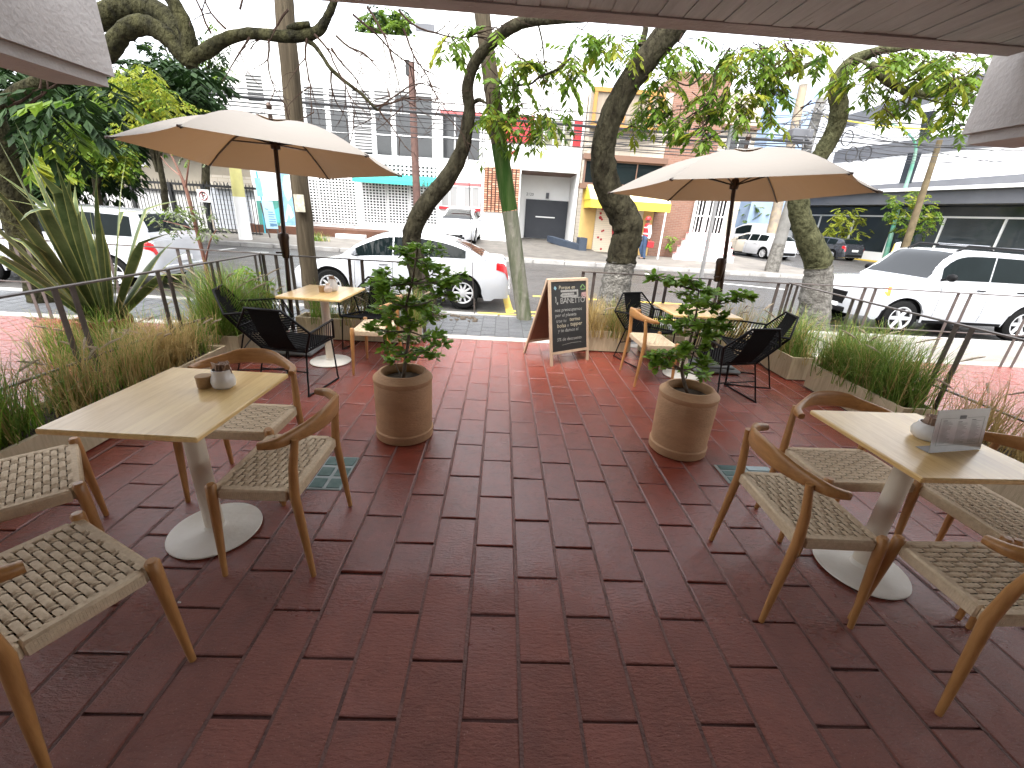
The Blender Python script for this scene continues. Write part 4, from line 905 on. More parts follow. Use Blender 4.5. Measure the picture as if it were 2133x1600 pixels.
    # cabin
    gx = sorted(set([round(roof[0][0]+(roof[-1][0]-roof[0][0])*i/40, 4) for i in range(41)]))
    def cab(x):
        zr = lerp1(roof, x); zt = lerp1(top, x)-.004; w0 = W_*lerp1(wid, x)*.90; w1 = W_*K.get('tw', .70)*min(1, lerp1(wid, x)+.02); zr = max(zr, zt+.004)
        f_ = max(0, min(1, (zr-zt)/.4)); w1 = w0+(w1-w0)*f_
        return [(w0, zt-.03), (w0, zt), (w1+.012, zr-.055*f_), (w1-.05, zr-.012*f_), (w1*.5, zr+.006*f_), (0, zr+.010*f_)]
    rows = []
    for x in gx:
        s_ = cab(x); rows.append([(x-ox, -y, z) for y, z in s_]+[(x-ox, y, z) for y, z in reversed(s_[:-1])])
    n = len(rows[0]); vs = [p for r_ in rows for p in r_]
    fs = [(i*n+k, i*n+k+1, (i+1)*n+k+1, (i+1)*n+k) for i in range(len(rows)-1) for k in range(n-1)]+[tuple(range(n-1, -1, -1)), tuple((len(rows)-1)*n+k for k in range(n))]
    MB().add(vs, fs).build('roof', paint, t, smooth=38)
    # glazing laid 4 mm proud of the cabin
    def side_pt(x, u, sg, off=.005):
        s_ = cab(x); a, c = s_[1], s_[2]; return (x-ox, sg*(a[0]+(c[0]-a[0])*u+off), a[1]+(c[1]-a[1])*u+.001)
    for sg in (-1, 1):
        for wi, (xa, xb) in enumerate(K['win']):
            m_ = 10; vs = []; fs = []
            for i in range(m_+1):
                x = xa+(xb-xa)*i/m_; zr = lerp1(roof, x)-lerp1(top, x); h1 = max(.12, min(.93, 1-.045/max(zr, .05)))
                if zr < .16: h1 = max(.2, h1)
                for u in (.10, h1): vs.append(side_pt(x, u, sg))
            fs = [(2*i, 2*i+2, 2*i+3, 2*i+1) for i in range(m_)]
            MB().add(vs, fs).build('side_window', M_GLASSB, t)
    def screen(xa, xb, nm, m_):
        vs = []; fs = []; k = 8
        for i in range(k+1):
            x = xa+(xb-xa)*i/k; s_ = cab(x); pts = [(-s_[2][0]*.93, s_[2][1]+.012), (-s_[3][0]*.9, s_[3][1]), (-s_[4][0], s_[4][1]), (0, s_[5][1])]
            pts = pts+[(-y, z) for y, z in reversed(pts[:-1])]
            vs += [(x-ox, y, z+.007) for y, z in pts]
        q = 7; fs = [(i*q+j, i*q+j+1, (i+1)*q+j+1, (i+1)*q+j) for i in range(k) for j in range(q-1)]
        MB().add(vs, fs).build(nm, m_, t, smooth=True)
    screen(K['fg'][0], K['fg'][1]-.06, 'windscreen', M_GLASSW); screen(K['rg'][0]+.04, K['rg'][1], 'rear_window', M_GLASSB)
    # under tray, wheels
    MB().box((.35-ox, -W_*.80, K['zb']+.03), (L_-.35-ox, W_*.80, K['zb']+.32)).box((x_f-.42-ox, -W_*.9, .3), (x_f+.42-ox, W_*.9, .72)).box((x_r-.42-ox, -W_*.9, .3), (x_r+.42-ox, W_*.9, .72)).build('underbody', M_CARBLK, t)
    for xx in (x_f, x_r):
        for sg in (-1, 1):
            tw = .20; yo = sg*(W_*.965-tw/2)
            prof = [(rw*.64, -tw/2), (rw*.9, -tw/2), (rw*.985, -tw*.38), (rw, 0), (rw*.985, tw*.38), (rw*.9, tw/2), (rw*.64, tw/2)]
            wm = MB(); wm.lathe(prof, 28, cap=False); wv = [Vec((p.x, p.z, p.y)) for p in wm.v]; wm.v = [Vec((xx-ox+p.x, yo+p.y, zc+p.z)) for p in wv]
            tyre = wm.build('wheel', M_TYRE, t, smooth=True)
            rm = MB(); ns = 10 if kind in ('sedan', 'hatch') else 6
            rm.lathe([(rw*.56, 0), (rw*.655, 0), (rw*.66, .03), (rw*.60, .03), (rw*.57, .012)], 28, cap=False)
            rm.lathe([(0, 0), (rw*.17, 0), (rw*.15, .03), (0, .035)], 14)
            for k in range(ns):
                A = Matrix.Rotation(2*PI*k/ns, 4, 'Z'); wdt = rw*(.075 if ns == 10 else .12)
                rm.add([A @ Vec(p) for p in ((rw*.12, -wdt, .004), (rw*.6, -wdt*.8, .004), (rw*.6, wdt*.8, .004), (rw*.12, wdt, .004), (rw*.12, -wdt*.6, .026), (rw*.6, -wdt*.5, .022), (rw*.6, wdt*.5, .022), (rw*.12, wdt*.6, .026))], ((4,5,6,7),(0,1,5,4),(1,2,6,5),(2,3,7,6),(3,0,4,7)))
            rm.v = [Vec((xx-ox+p.x, yo+sg*(tw*.36+p.z), zc+p.y)) for p in rm.v]
            rm.build('rim', M_RIM, tyre, smooth=35)
            dk = MB(); dk.lathe([(0, 0), (rw*.62, 0), (rw*.62, .004), (0, .004)], 24); dk.v = [Vec((xx-ox+p.x, yo+sg*(tw*.34+p.z), zc+p.y)) for p in dk.v]; dk.build('brake_disc', M_CARBLK, tyre)
    # patches on the body skin
    def skin(x, u, sg, off=.006):
        s_ = sect(x); k = u*(len(s_)-1); i = min(int(k), len(s_)-2); f_ = k-i
        y = s_[i][0]+(s_[i+1][0]-s_[i][0])*f_; z = s_[i][1]+(s_[i+1][1]-s_[i][1])*f_
        return Vec((x-ox, sg*(y+off*(1 if u < .68 else .3)), z+(off if u > .6 else 0)))
    def patch(nm, m_, xa, xb, ua, ub, sg, nx=6, nu=3, off=.006, par=None, taper=0, push=0):
        vs = []; fs = []
        for i in range(nx+1):
            for j in range(nu+1):
                x = xa+(xb-xa)*i/nx; u = ua+(ub-ua)*j/nu; u += taper*(i/nx)*(.5-j/nu)
                p = skin(x, u, sg, off); p.x += push; vs.append(p)
        fs = [(i*(nu+1)+j, i*(nu+1)+j+1, (i+1)*(nu+1)+j+1, (i+1)*(nu+1)+j) for i in range(nx) for j in range(nu)]
        return MB().add(vs, fs).build(nm, m_, par or t)
    for sg in (-1, 1):
        patch('headlight', M_LAMPW, L_-.46, L_-.10, .40, .60, sg, taper=.1)
        patch('tail_light', M_LAMPR, .02, .26, .44, .60, sg, taper=.06)
        if kind == 'suv': patch('indicator', M_LAMPO, L_-.52, L_-.40, .40, .60, sg)
        dx = [K['win'][-1][1]-.02, (K['win'][-1][0]+K['win'][max(0, len(K['win'])-2)][1])/2] + ([K['win'][1][0]-.35] if len(K['win']) > 2 else [])
        for x in dx: patch('door_gap', M_CARBLK, x-.004, x+.004, .05, .62, sg, 1, 8, .002)
        for x in (dx[1]+.10, dx[1]-.75): 
            p = skin(x+.08, .52, sg, .012); MB().rbox((p.x-.09, min(p.y, p.y+sg*.02), p.z-.012), (p.x+.09, max(p.y, p.y+sg*.02), p.z+.014), .006).build('door_handle', M_CARBLK if kind == 'suv' else paint, t)
        p = skin(K['fg'][1]-.25, .70, sg); q = Vec((p.x-.05, sg*(W_+.10), p.z+.12))
        mm = MB(); mm.lathe([(0, -.10), (.07, -.085), (.10, -.02), (.095, .05), (.05, .095), (0, .1)], 12, (0, 0, 0)); mm.v = [Vec((q.x+v.x*.55, q.y+v.z*.95, q.z+v.y*.75)) for v in mm.v]
        mm.tube([Vec((q.x, sg*W_*.9, q.z-.06)), q], .02, 6)
        mm.build('door_mirror', M_CARBLK if kind in ('suv',) else paint, t, smooth=True)
        patch('sill_trim', M_CARBLK, x_r+rw+.1, x_f-rw-.1, .0, .035, sg, 8, 1, .003)
    # nose and tail
    gz = lerp1(top, L_-.05)
    gr = MB()
    for k in range(5): gr.box((L_-ox-.06, -.34, gz-.34+k*.05), (L_-ox+.008+.0*k, .34, gz-.315+k*.05))
    gr.box((L_-ox-.08, -.36, gz-.36), (L_-ox+.002, .36, gz-.10)); gr.build('grille', M_CARBLK, t)
    MB().lathe([(0, 0), (.055, 0), (.055, .012), (0, .014)], 14).build('badge', M_CHROME, t).matrix_local = Matrix.Translation((L_-ox+.012, 0, gz-.23)) @ Matrix.Rotation(PI/2, 4, 'Y')
    MB().rbox((L_-ox+.0, -.24, .42), (L_-ox+.022, .24, .53), .004).build('number_plate', M_WHITE2, t)
    MB().rbox((-ox-.022, -.24, .62 if kind != 'sedan' else .46), (-ox, .24, .74 if kind != 'sedan' else .58), .004).build('number_plate', M_WHITE2, t)
    MB().rbox((-ox-.04, -W_*.72, K['zb']+.10), (-ox+.06, W_*.72, K['zb']+.26), .02).build('bumper', M_CARBLK if kind in ('hatch', 'pickup') else paint, t)
    MB().rbox((L_-ox-.03, -W_*.5, K['zb']+.05), (L_-ox+.03, W_*.5, K['zb']+.16), .02).build('bumper', M_CARBLK, t)
    if name == 'suv_car':
        for sg in (-1, 1):
            y = sg*W_*.60; xa, xb = roof[0][0]+.55, K['fg'][0]-.1
            MB().tube([(xa-ox, y, lerp1(roof, xa)+.0), (xa+.12-ox, y, lerp1(roof, xa+.12)+.085), (xb-.2-ox, y, lerp1(roof, xb-.2)+.085), (xb-ox, y, lerp1(roof, xb)+.0)], .026, 6).build('roof_rail', M_CARBLK, t)
        for x in (1.0, 2.0): MB().tube([(x-ox, -W_*.6, lerp1(roof, x)+.095), (x-ox, W_*.6, lerp1(roof, x)+.095)], .02, 6).build('roof_bar', M_CHROME, t)
    t.location = loc; t.rotation_euler = (0, 0, rot)
    return t
RG = 'white cars parked along the street'
p = gl(963, 647); p = Vec((p[0], p[1], 0))       # rear wheel of the saloon
make_car('saloon_car', 'white saloon car parked at the near kerb behind the left potted shrub', 'sedan', M_CARW, PI, (p.x-1.31, p.y+.90, road_z(p.y+.9)-.005), RG)
p = gl(1862, 702); p = Vec((p[0], p[1], 0))
make_car('suv_car', 'white sport utility car with roof rails parked at the right kerb', 'suv', M_CARW, PI, (p.x+(4.45/2-.88), p.y+.91, road_z(p.y+.9)-.005), RG)
make_car('wagon_car', 'white high wagon with tall red tail lights parked behind the spiky plant', 'suv', M_CARW, PI, (-9.0, 9.7, road_z(9.7)-.04), RG).scale = (.95, .95, .9)
p = D(950, 503, 19.6)
c_ = make_car('compact_car', 'small white car facing the street on the driveway by the garage', 'sedan', M_CARW, -PI/2-.03, (p.x, 21.7, .28), RG); c_.rotation_euler = (0, rad(2.6), -PI/2-.03)
p = G(1760, 545, ROAD+.05); make_car('hatchback_car', 'dark grey hatchback seen from behind at the yellow kerb', 'hatch', M_CARG, PI/2+.18, (p.x+.15, p.y+2.3, ROAD+.05))
p = G(1572, 535, ROAD+.1); make_car('silver_saloon', 'silver saloon car seen from its left side behind the far utility pole', 'sedan', M_CARS, PI-.62, (p.x+.3, p.y+1.2, ROAD+.1))
p = G(1640, 545, ROAD+.05); make_car('white_hatchback', 'white hatchback rear showing between the concrete pole and a curved trunk', 'hatch', M_CARW, PI/2+.25, (p.x-.5, p.y+2.5, ROAD+.05), RG)
p = G(1560, 500, ROAD+.15); make_car('delivery_van', 'white panel van parked beyond the silver saloon', 'van', M_CARW, PI-.75, (D(1566, 503, 31).x, 31, .1), RG)
# ------------------------------------------------------------------ trees and plants
def limb(b, pts, n=12, seg=5, mi=0, rough=.06, seed=1):
    """pts: (px, py, Y, width in px) surveyed on the photograph, turned into a 3D limb of its real thickness"""
    r_ = random.Random(seed); P_ = []
    for px, py, Y, wd in pts:
        p = D(px, py, Y); P_.append((p.x, p.y, p.z, wd*pxw(p)/2))
    P_ = smooth_path(P_, seg); m0 = len(b.v)
    b.tube([Vec(p[:3]) for p in P_], [p[3]*(1+r_.uniform(-rough, rough)) for p in P_], n, mi=mi)
    for i in range(m0, len(b.v)): b.v[i] = b.v[i]+Vec((r_.uniform(-1, 1), r_.uniform(-1, 1), r_.uniform(-1, 1)))*P_[min((i-m0)//n, len(P_)-1)][3]*rough
    return P_
def leaflet(b, p, d, nrm, L_, W_, mi=0, fold=.18):
    d = d.normalized(); s = d.cross(nrm)
    if s.length < 1e-5: s = d.orthogonal()
    s.normalize(); up = s.cross(d)
    m_ = p+d*L_*.45+up*(-fold*W_)
    b.add((p, m_+s*W_*.5+up*fold*W_, p+d*L_, m_-s*W_*.5+up*fold*W_, m_+d*.0), ((0, 4, 2, 1), (0, 3, 2, 4)), mi)
def compound(b, p, d, L_, pairs, ll, lw, r_, mi=0, droop=.5):
    d = d.normalized(); side = d.cross(Vec((0, 0, 1)))
    if side.length < .1: side = d.orthogonal()
    side.normalize(); q = Vec(p); dd = Vec(d)
    for k in range(pairs):
        q = q+dd*(L_/pairs); dd = (dd+Vec((0, 0, -droop/pairs))).normalized()
        sc = .7+.5*math.sin(PI*(k+1)/(pairs+1))
        for sg in (-1, 1):
            ld = (side*sg*.85+dd*.55+Vec((0, 0, -.28+r_.uniform(-.25, .15)))+Vec((r_.uniform(-.2, .2), r_.uniform(-.2, .2), 0))).normalized()
            leaflet(b, q, ld, Vec((r_.uniform(-.3, .3), r_.uniform(-.3, .3), 1)), ll*sc*r_.uniform(.8, 1.15), lw*r_.uniform(.85, 1.1), mi)
    leaflet(b, q, dd, Vec((0, 0, 1)), ll, lw, mi)
def crown(regions, r_, b, b2=None, ll=.13, lw=.052, pairs=(4, 6), mats=2, Lc=.36, droop=.9, twigs=None):
    """regions: (px, py, rx, ry, Y0, Y1, count): leafy sprays spread through each volume"""
    for px, py, rx, ry, Y0, Y1, cnt in regions:
        for _ in range(cnt):
            a = r_.uniform(0, 2*PI); k = math.sqrt(r_.random())
            p = D(px+rx*k*math.cos(a), py+ry*k*math.sin(a), r_.uniform(Y0, Y1))
            d = Vec((r_.uniform(-1, 1), r_.uniform(-1, 1), r_.uniform(-.9, .25)))
            pr = r_.randint(*pairs); mi = 0 if r_.random() < .72 else 1
            compound(b, p, d, Lc*r_.uniform(.7, 1.25), pr, ll*r_.uniform(.8, 1.2), lw*r_.uniform(.85, 1.15), r_, mi % mats, droop)
            if twigs is not None: twigs.tube([p-d.normalized()*.12, p, p+d.normalized()*Lc*.8+Vec((0, 0, -.08))], [.006, .005, .003], 4)
def twig(b, p, d, L_, r0, depth, r_, kink=.55):
    pts = [Vec(p)]; q = Vec(p); dd = Vec(d).normalized(); n = max(3, int(L_/.09))
    for k in range(n):
        dd = (dd+Vec((r_.uniform(-1, 1), r_.uniform(-1, 1)*.6, r_.uniform(-1, .8)))*kink*.5).normalized(); q = q+dd*L_/n; pts.append(Vec(q))
        if depth > 0 and k > 0 and r_.random() < .55:
            twig(b, q, (dd+Vec((r_.uniform(-1, 1), r_.uniform(-.6, .6), r_.uniform(-1, .7)))).normalized(), L_*r_.uniform(.3, .6), r0*.55, depth-1, r_, kink)
    b.tube(pts, [r0*(1-.75*k/n) for k in range(n+1)], 5)
# --- tree in front of the roof beam, left
r_ = random.Random(31)
g = G(110, 668)
t1 = thing('moss_tree', 'big mossy tree at the left whose bare limbs curl across the top of the view', 'tree', (g.x, g.y, 0))
b = MB(); YL = 6.35
limb(b, [(118, 690, YL, 105), (100, 620, YL, 92), (62, 520, YL, 84), (30, 420, YL, 80), (8, 330, YL, 76), (-25, 230, YL, 74), (-60, 130, YL, 72), (-70, 20, YL, 66)], 16, seed=2)
limb(b, [(-40, 262, YL, 40), (20, 205, YL-.1, 42), (90, 170, YL-.2, 44), (160, 142, YL-.2, 44), (222, 112, YL-.2, 46), (255, 70, YL-.2, 46), (300, 52, YL-.2, 46), (345, 75, YL-.2, 45), (378, 112, YL-.2, 42), (400, 132, YL-.2, 36)], 12, seed=3)
limb(b, [(-60, 120, YL, 60), (60, 80, YL+.2, 60), (180, 50, YL+.2, 62), (250, 20, YL+.2, 60), (310, 18, YL+.1, 56), (355, 45, YL, 44), (382, 95, YL-.15, 34)], 12, seed=4)
limb(b, [(398, 138, YL-.2, 30), (393, 85, YL-.2, 38), (378, 35, YL-.2, 36), (350, -15, YL-.2, 34), (330, -70, YL-.2, 30)], 10, seed=5)
limb(b, [(385, 128, YL-.2, 34), (430, 106, YL-.2, 34), (470, 82, YL-.2, 27), (520, 70, YL-.2, 25), (590, 76, YL-.2, 25), (640, 72, YL-.2, 26), (665, 62, YL-.2, 22), (682, 35, YL-.2, 18), (695, 5, YL-.2, 16), (704, -40, YL-.2, 14)], 10, seed=6)
limb(b, [(600, 60, YL-.2, 12), (622, 53, YL-.25, 14), (645, 50, YL-.25, 12)], 8, seed=16)
limb(b, [(622, 76, YL-.2, 12), (652, 92, YL-.2, 11), (672, 118, YL-.25, 9), (688, 142, YL-.3, 9), (716, 168, YL-.3, 8), (752, 195, YL-.35, 7), (778, 222, YL-.4, 6), (788, 230, YL-.4, 5)], 8, seed=7)
b.build('trunk', M_BARKMOSS, t1, smooth=70)
tb = MB()
for px, py, dx, dz, L_ in ((655, 72, .5, -.25, 1.1), (700, 75, .7, -.5, 1.0), (690, 150, -.1, -1, .5), (780, 222, .9, .2, .8), (788, 228, .7, .5, .6), (640, 80, -.2, -1, .8), (560, 82, -.3, -.9, .7), (520, 78, -.6, -.8, .6), (735, 30, .6, -.6, 1.3), (765, 15, .7, -.8, 1.2), (830, 20, .7, -.7, 1.3), (600, 20, -.5, -.6, .7), (470, 60, -.5, .5, .8), (440, 70, -.3, .8, .8), (840, 60, .6, -.9, 1.0), (790, 230, .6, -.7, .5), (690, 100, .6, -.6, .8), (500, 20, .3, .6, .6)):
    twig(tb, D(px, py, YL-.3), Vec((dx, 0, dz)), L_, .013, 2, r_)
tb.build('bare_twigs', M_TWIG, t1); tb = MB()
for px, py in ((20, 225), (60, 220)): twig(tb, D(px, py, 5.9), Vec((.6, 0, .35)), .5, .02, 2, r_, .4)
tb.build('bare_twigs', M_TWIG, t1)
cb_ = MB(); crown([(130, 215, 60, 40, 5.6, 6.6, 16), (75, 240, 40, 40, 5.8, 6.6, 8), (200, 190, 40, 25, 6.6, 7.4, 10)], r_, cb_, ll=.21, lw=.08, pairs=(5, 7), Lc=.55)
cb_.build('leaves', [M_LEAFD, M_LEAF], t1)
# --- trees of the far plot, left: dark mass and yellow-green mimosa, each a tree
def bgtree(name, lab, px, Y, zb, regions, mats, seed, ll, lw, Lc, tw=.16, trunkm=None, group='trees beyond the black fence'):
    r_ = random.Random(seed); q = D(px, 450, Y); t = thing(name, lab, 'tree', (q.x, Y, zb), group)
    c0 = D(regions[0][0], regions[0][1], (regions[0][4]+regions[0][5])/2); b = MB()
    base = Vec((q.x, Y, zb)); b.tube([base, base.lerp(c0, .5)+Vec((.1, 0, 0)), c0], [tw, tw*.7, tw*.4], 8)
    for g in regions[1:]: 
        c = D(g[0], g[1], (g[4]+g[5])/2); b.tube([base.lerp(c0, .6), base.lerp(c0, .6).lerp(c, .6)+Vec((0, 0, .15)), c], [tw*.5, tw*.32, tw*.12], 6)
    b.build('trunk', trunkm or M_BARK, t, smooth=60)
    cb = MB(); crown(regions, r_, cb, ll=ll, lw=lw, Lc=Lc, droop=.6); cb.build('crown', mats, t); return t
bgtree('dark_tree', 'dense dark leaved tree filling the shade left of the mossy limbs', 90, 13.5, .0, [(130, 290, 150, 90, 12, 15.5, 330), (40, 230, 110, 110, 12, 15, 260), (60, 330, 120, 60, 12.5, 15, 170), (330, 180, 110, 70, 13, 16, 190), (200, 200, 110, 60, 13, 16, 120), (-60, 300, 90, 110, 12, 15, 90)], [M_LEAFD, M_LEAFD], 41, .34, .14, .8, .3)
bgtree('feathery_tree', 'yellow green feathery tree above the left umbrella', 330, 11.0, .0, [(310, 215, 65, 65, 10, 11.6, 120), (285, 170, 45, 40, 10, 11, 55), (355, 250, 50, 35, 10, 11.5, 50), (262, 155, 28, 28, 10, 11, 20)], [M_LEAFY, M_LEAF], 42, .12, .045, .4, .09)
bgtree('round_shrub_tree', 'low round green tree between the spiky plant and the left umbrella tip', 190, 11.6, .0, [(185, 318, 78, 34, 11.2, 12.0, 150), (240, 325, 40, 24, 11.2, 12, 45)], [M_LEAF, M_LEAFY], 43, .13, .055, .42, .1)
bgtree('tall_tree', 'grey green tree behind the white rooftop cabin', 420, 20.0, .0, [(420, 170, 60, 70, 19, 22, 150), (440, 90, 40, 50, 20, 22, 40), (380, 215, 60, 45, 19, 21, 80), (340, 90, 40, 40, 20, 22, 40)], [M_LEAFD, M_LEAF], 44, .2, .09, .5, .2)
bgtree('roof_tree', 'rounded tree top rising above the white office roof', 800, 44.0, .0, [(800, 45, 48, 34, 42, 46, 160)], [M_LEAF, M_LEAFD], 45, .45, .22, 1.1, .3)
bgtree('large_leaf_plant', 'bright green broad leaved plant beside the mossy trunk', 45, 9.0, .0, [(45, 335, 22, 22, 8.8, 9.2, 5)], [M_LEAFY, M_LEAFY], 46, .4, .17, .5, .05)
# --- tree 2: curved trunk before the saloon
def street_tree(name, lab, foot, parts, lime, regions, seed, extra=()):
    r_ = random.Random(seed); g = D(*foot); t = thing(name, lab, 'tree', (g.x, g.y, 0), 'street trees on the near pavement')
    b = MB(); limb(b, lime, 16, seed=seed, rough=.05, seg=6) if lime else None
    if lime: b.build('limewashed_foot', M_BARKW, t, smooth=70)
    b = MB()
    for k, p in enumerate(parts): limb(b, p, 16 if k == 0 else 9, seed=seed+k, rough=.05)
    b.build('trunk', M_BARK if seed != 54 else M_BARKMOT, t, smooth=70)
    tw = MB(); cb = MB(); crown(regions, r_, cb, twigs=tw, ll=.135, lw=.054, Lc=.29, droop=.9)
    for px, py, Y, dx, dz, L_ in extra: twig(tw, D(px, py, Y), Vec((dx, 0, dz)), L_, .012, 1, r_, .5)
    tw.build('twigs', M_TWIG, t); cb.build('leaves', [M_LEAF, M_LEAFY], t); return t
street_tree('curved_tree', 'slim tree with an S bent trunk leaning in front of the white saloon', (892, 668, 6.6),
    [[(895, 672, 6.6, 50), (878, 590, 6.6, 42), (860, 520, 6.6, 40), (860, 480, 6.6, 40), (885, 430, 6.55, 38), (932, 372, 6.5, 34), (962, 315, 6.45, 31), (973, 262, 6.4, 27), (978, 228, 6.4, 25), (974, 180, 6.35, 24), (992, 125, 6.3, 23), (1038, 76, 6.2, 23), (1085, 48, 6.1, 22), (1140, 42, 6.0, 16), (1220, 40, 5.9, 12)],
     [(985, 215, 6.4, 8), (998, 208, 6.35, 8), (1012, 215, 6.3, 5)], [(1120, 46, 6.1, 4), (1130, 90, 6.15, 3.5), (1134, 130, 6.2, 3), (1140, 150, 6.2, 3)], [(1190, 120, 6.3, 4), (1160, 145, 6.3, 5), (1125, 160, 6.3, 5), (1105, 175, 6.3, 4), (1080, 178, 6.3, 4), (1070, 190, 6.3, 3)]], None,
    [(1025, 215, 26, 40, 6, 6.7, 10), (1020, 265, 20, 30, 6, 6.7, 6), (1060, 170, 30, 35, 6.1, 6.8, 9), (1110, 130, 45, 25, 6.1, 6.8, 12), (1180, 140, 34, 40, 6.1, 6.8, 16), (1100, 250, 45, 35, 6.1, 6.8, 16), (1140, 225, 28, 25, 6.1, 6.8, 6), (1075, 235, 22, 25, 6.1, 6.6, 6), (945, 85, 22, 40, 5.8, 6.4, 6), (1060, 100, 30, 30, 6.2, 6.8, 4), (1000, 60, 40, 25, 6, 6.5, 5)], 52)
street_tree('thick_tree', 'thick dark tree with limewashed foot curving up in the centre', (1272, 690, 7.0),
    [[(1293, 548, 7.0, 62), (1298, 520, 7.0, 60), (1308, 480, 7.0, 64), (1294, 440, 7.0, 62), (1266, 392, 6.95, 56), (1256, 330, 6.9, 52), (1264, 270, 6.85, 50), (1300, 190, 6.8, 50), (1350, 120, 6.75, 54), (1398, 62, 6.7, 58), (1445, 0, 6.6, 58)],
     [(1335, 95, 6.75, 14), (1345, 60, 6.75, 12), (1340, 30, 6.75, 10)], [(1520, 100, 6.6, 5), (1490, 150, 6.6, 6), (1488, 180, 6.6, 6), (1474, 215, 6.6, 5), (1478, 235, 6.6, 5), (1470, 258, 6.6, 4), (1450, 272, 6.6, 3)], [(1475, 215, 6.6, 4), (1440, 240, 6.6, 3), (1405, 262, 6.6, 3)], [(1480, 140, 6.6, 3), (1455, 165, 6.6, 4), (1430, 178, 6.6, 3), (1390, 160, 6.6, 3)]],
    [(1268, 712, 7.0, 80), (1272, 680, 7.0, 72), (1278, 620, 7.0, 66), (1286, 575, 7.0, 62), (1294, 545, 7.0, 61.5)],
    [(1275, 95, 55, 32, 6.2, 7.1, 21), (1225, 75, 20, 22, 6.3, 7, 4), (1340, 85, 40, 22, 7.0, 7.6, 5), (1395, 155, 40, 45, 6.6, 7.5, 14), (1430, 110, 40, 40, 6.4, 7.4, 15), (1385, 215, 42, 40, 6.6, 7.4, 14), (1350, 195, 22, 35, 6.8, 7.5, 6), (1420, 235, 34, 26, 6.4, 7.2, 9), (1320, 255, 16, 14, 7.1, 7.5, 4), (1480, 200, 30, 40, 6.3, 7.0, 10), (1480, 270, 26, 28, 6.3, 7.0, 10), (1460, 245, 26, 22, 6.3, 7, 6), (1500, 225, 26, 22, 6.3, 7, 5)], 53)
street_tree('mottled_tree', 'speckled tree with a snaking trunk and white foot near the parked white estate car', (1692, 702, 7.7),
    [[(1704, 556, 7.7, 60), (1703, 540, 7.7, 62), (1684, 498, 7.7, 54), (1667, 450, 7.7, 47), (1664, 408, 7.7, 46), (1682, 365, 7.7, 44), (1712, 318, 7.65, 42), (1738, 272, 7.6, 42), (1748, 228, 7.55, 42), (1742, 185, 7.5, 40), (1752, 155, 7.45, 36), (1776, 128, 7.4, 32), (1805, 114, 7.3, 26), (1840, 104, 7.1, 20), (1890, 98, 6.9, 14), (1950, 80, 6.7, 8)],
     [(1815, 130, 7.0, 10), (1838, 158, 6.9, 24), (1862, 178, 6.9, 20), (1890, 190, 6.9, 20), (1922, 196, 6.9, 20), (1958, 194, 6.9, 18), (1985, 180, 6.9, 12)], [(1900, 194, 6.9, 10), (1892, 215, 6.9, 7), (1884, 226, 6.9, 4)], [(1770, 120, 7.2, 6), (1800, 130, 7.1, 8), (1830, 155, 7.0, 10)], [(1645, 152, 6.9, 14), (1665, 145, 6.9, 14), (1690, 132, 6.9, 10), (1720, 118, 7, 8)], [(1905, 200, 6.8, 5), (1950, 212, 6.8, 4), (1990, 218, 6.8, 4), (2030, 222, 6.8, 3)], [(1870, 180, 6.8, 4), (1900, 165, 6.8, 4), (1930, 172, 6.8, 3), (1965, 162, 6.8, 3)]],
    [(1690, 722, 7.7, 76), (1692, 690, 7.7, 70), (1697, 630, 7.7, 70), (1704, 580, 7.7, 64), (1704.5, 553, 7.7, 61)],
    [(1560, 120, 45, 34, 6.2, 7.4, 21), (1620, 110, 45, 32, 6.2, 7.4, 21), (1680, 110, 45, 28, 6.4, 7.4, 17), (1555, 190, 32, 40, 6.3, 7.2, 14), (1610, 170, 30, 34, 6.3, 7.2, 14), (1520, 130, 30, 40, 6.3, 7.2, 11), (1545, 235, 18, 22, 6.3, 7.0, 5), (1600, 225, 12, 28, 6.3, 7.0, 5), (1800, 140, 45, 30, 6.6, 7.6, 16), (1860, 120, 50, 24, 6.4, 7.6, 19), (1930, 130, 50, 34, 6.3, 7.4, 22), (2000, 140, 50, 36, 6.2, 7.2, 22), (1865, 215, 34, 24, 6.5, 7.3, 12), (1990, 195, 40, 34, 6.3, 7.2, 12), (2040, 150, 26, 40, 6.2, 7.0, 9), (1960, 240, 34, 14, 6.5, 7.2, 5), (2005, 262, 12, 16, 6.4, 6.9, 3), (1810, 180, 30, 24, 6.8, 7.6, 7)], 54,
    extra=((1668, 225, 7.2, .6, .3, .5), (1690, 210, 7.3, -.5, -.5, .4), (2000, 220, 6.8, .4, .4, .5), (1640, 150, 6.8, -.5, -.6, .4)))
# small clipped trees along the offices
bgtree('clipped_tree', 'round clipped tree between lamp post and brown pole', 1900, 25, .0, [(1905, 440, 58, 44, 24.4, 26, 170)], [M_LEAF, M_LEAFY], 61, .17, .09, .45, .09, group='young trees along the office front')
bgtree('young_tree', 'young light green tree above the grey hatchback', 1765, 31, .0, [(1765, 470, 48, 30, 30.4, 31.8, 80), (1765, 445, 22, 16, 30.6, 31.4, 22)], [M_LEAFY, M_LEAFY], 62, .22, .1, .5, .07, group='young trees along the office front')
bgtree('pavement_tree', 'small tree seen between the right umbrella pole and the concrete pole', 1575, 34, .0, [(1578, 448, 30, 26, 33, 35, 70)], [M_LEAF, M_LEAFY], 63, .25, .12, .5, .08, group='young trees along the office front')
hd = MB(); r_ = random.Random(64); crown([(1900, 522, 34, 8, 24.6, 25.4, 60)], r_, hd, ll=.1, lw=.05, Lc=.2); tag(hd.build('low_hedge', [M_LEAF, M_LEAFY]), 'low green hedge at the foot of the brown pole', 'hedge')
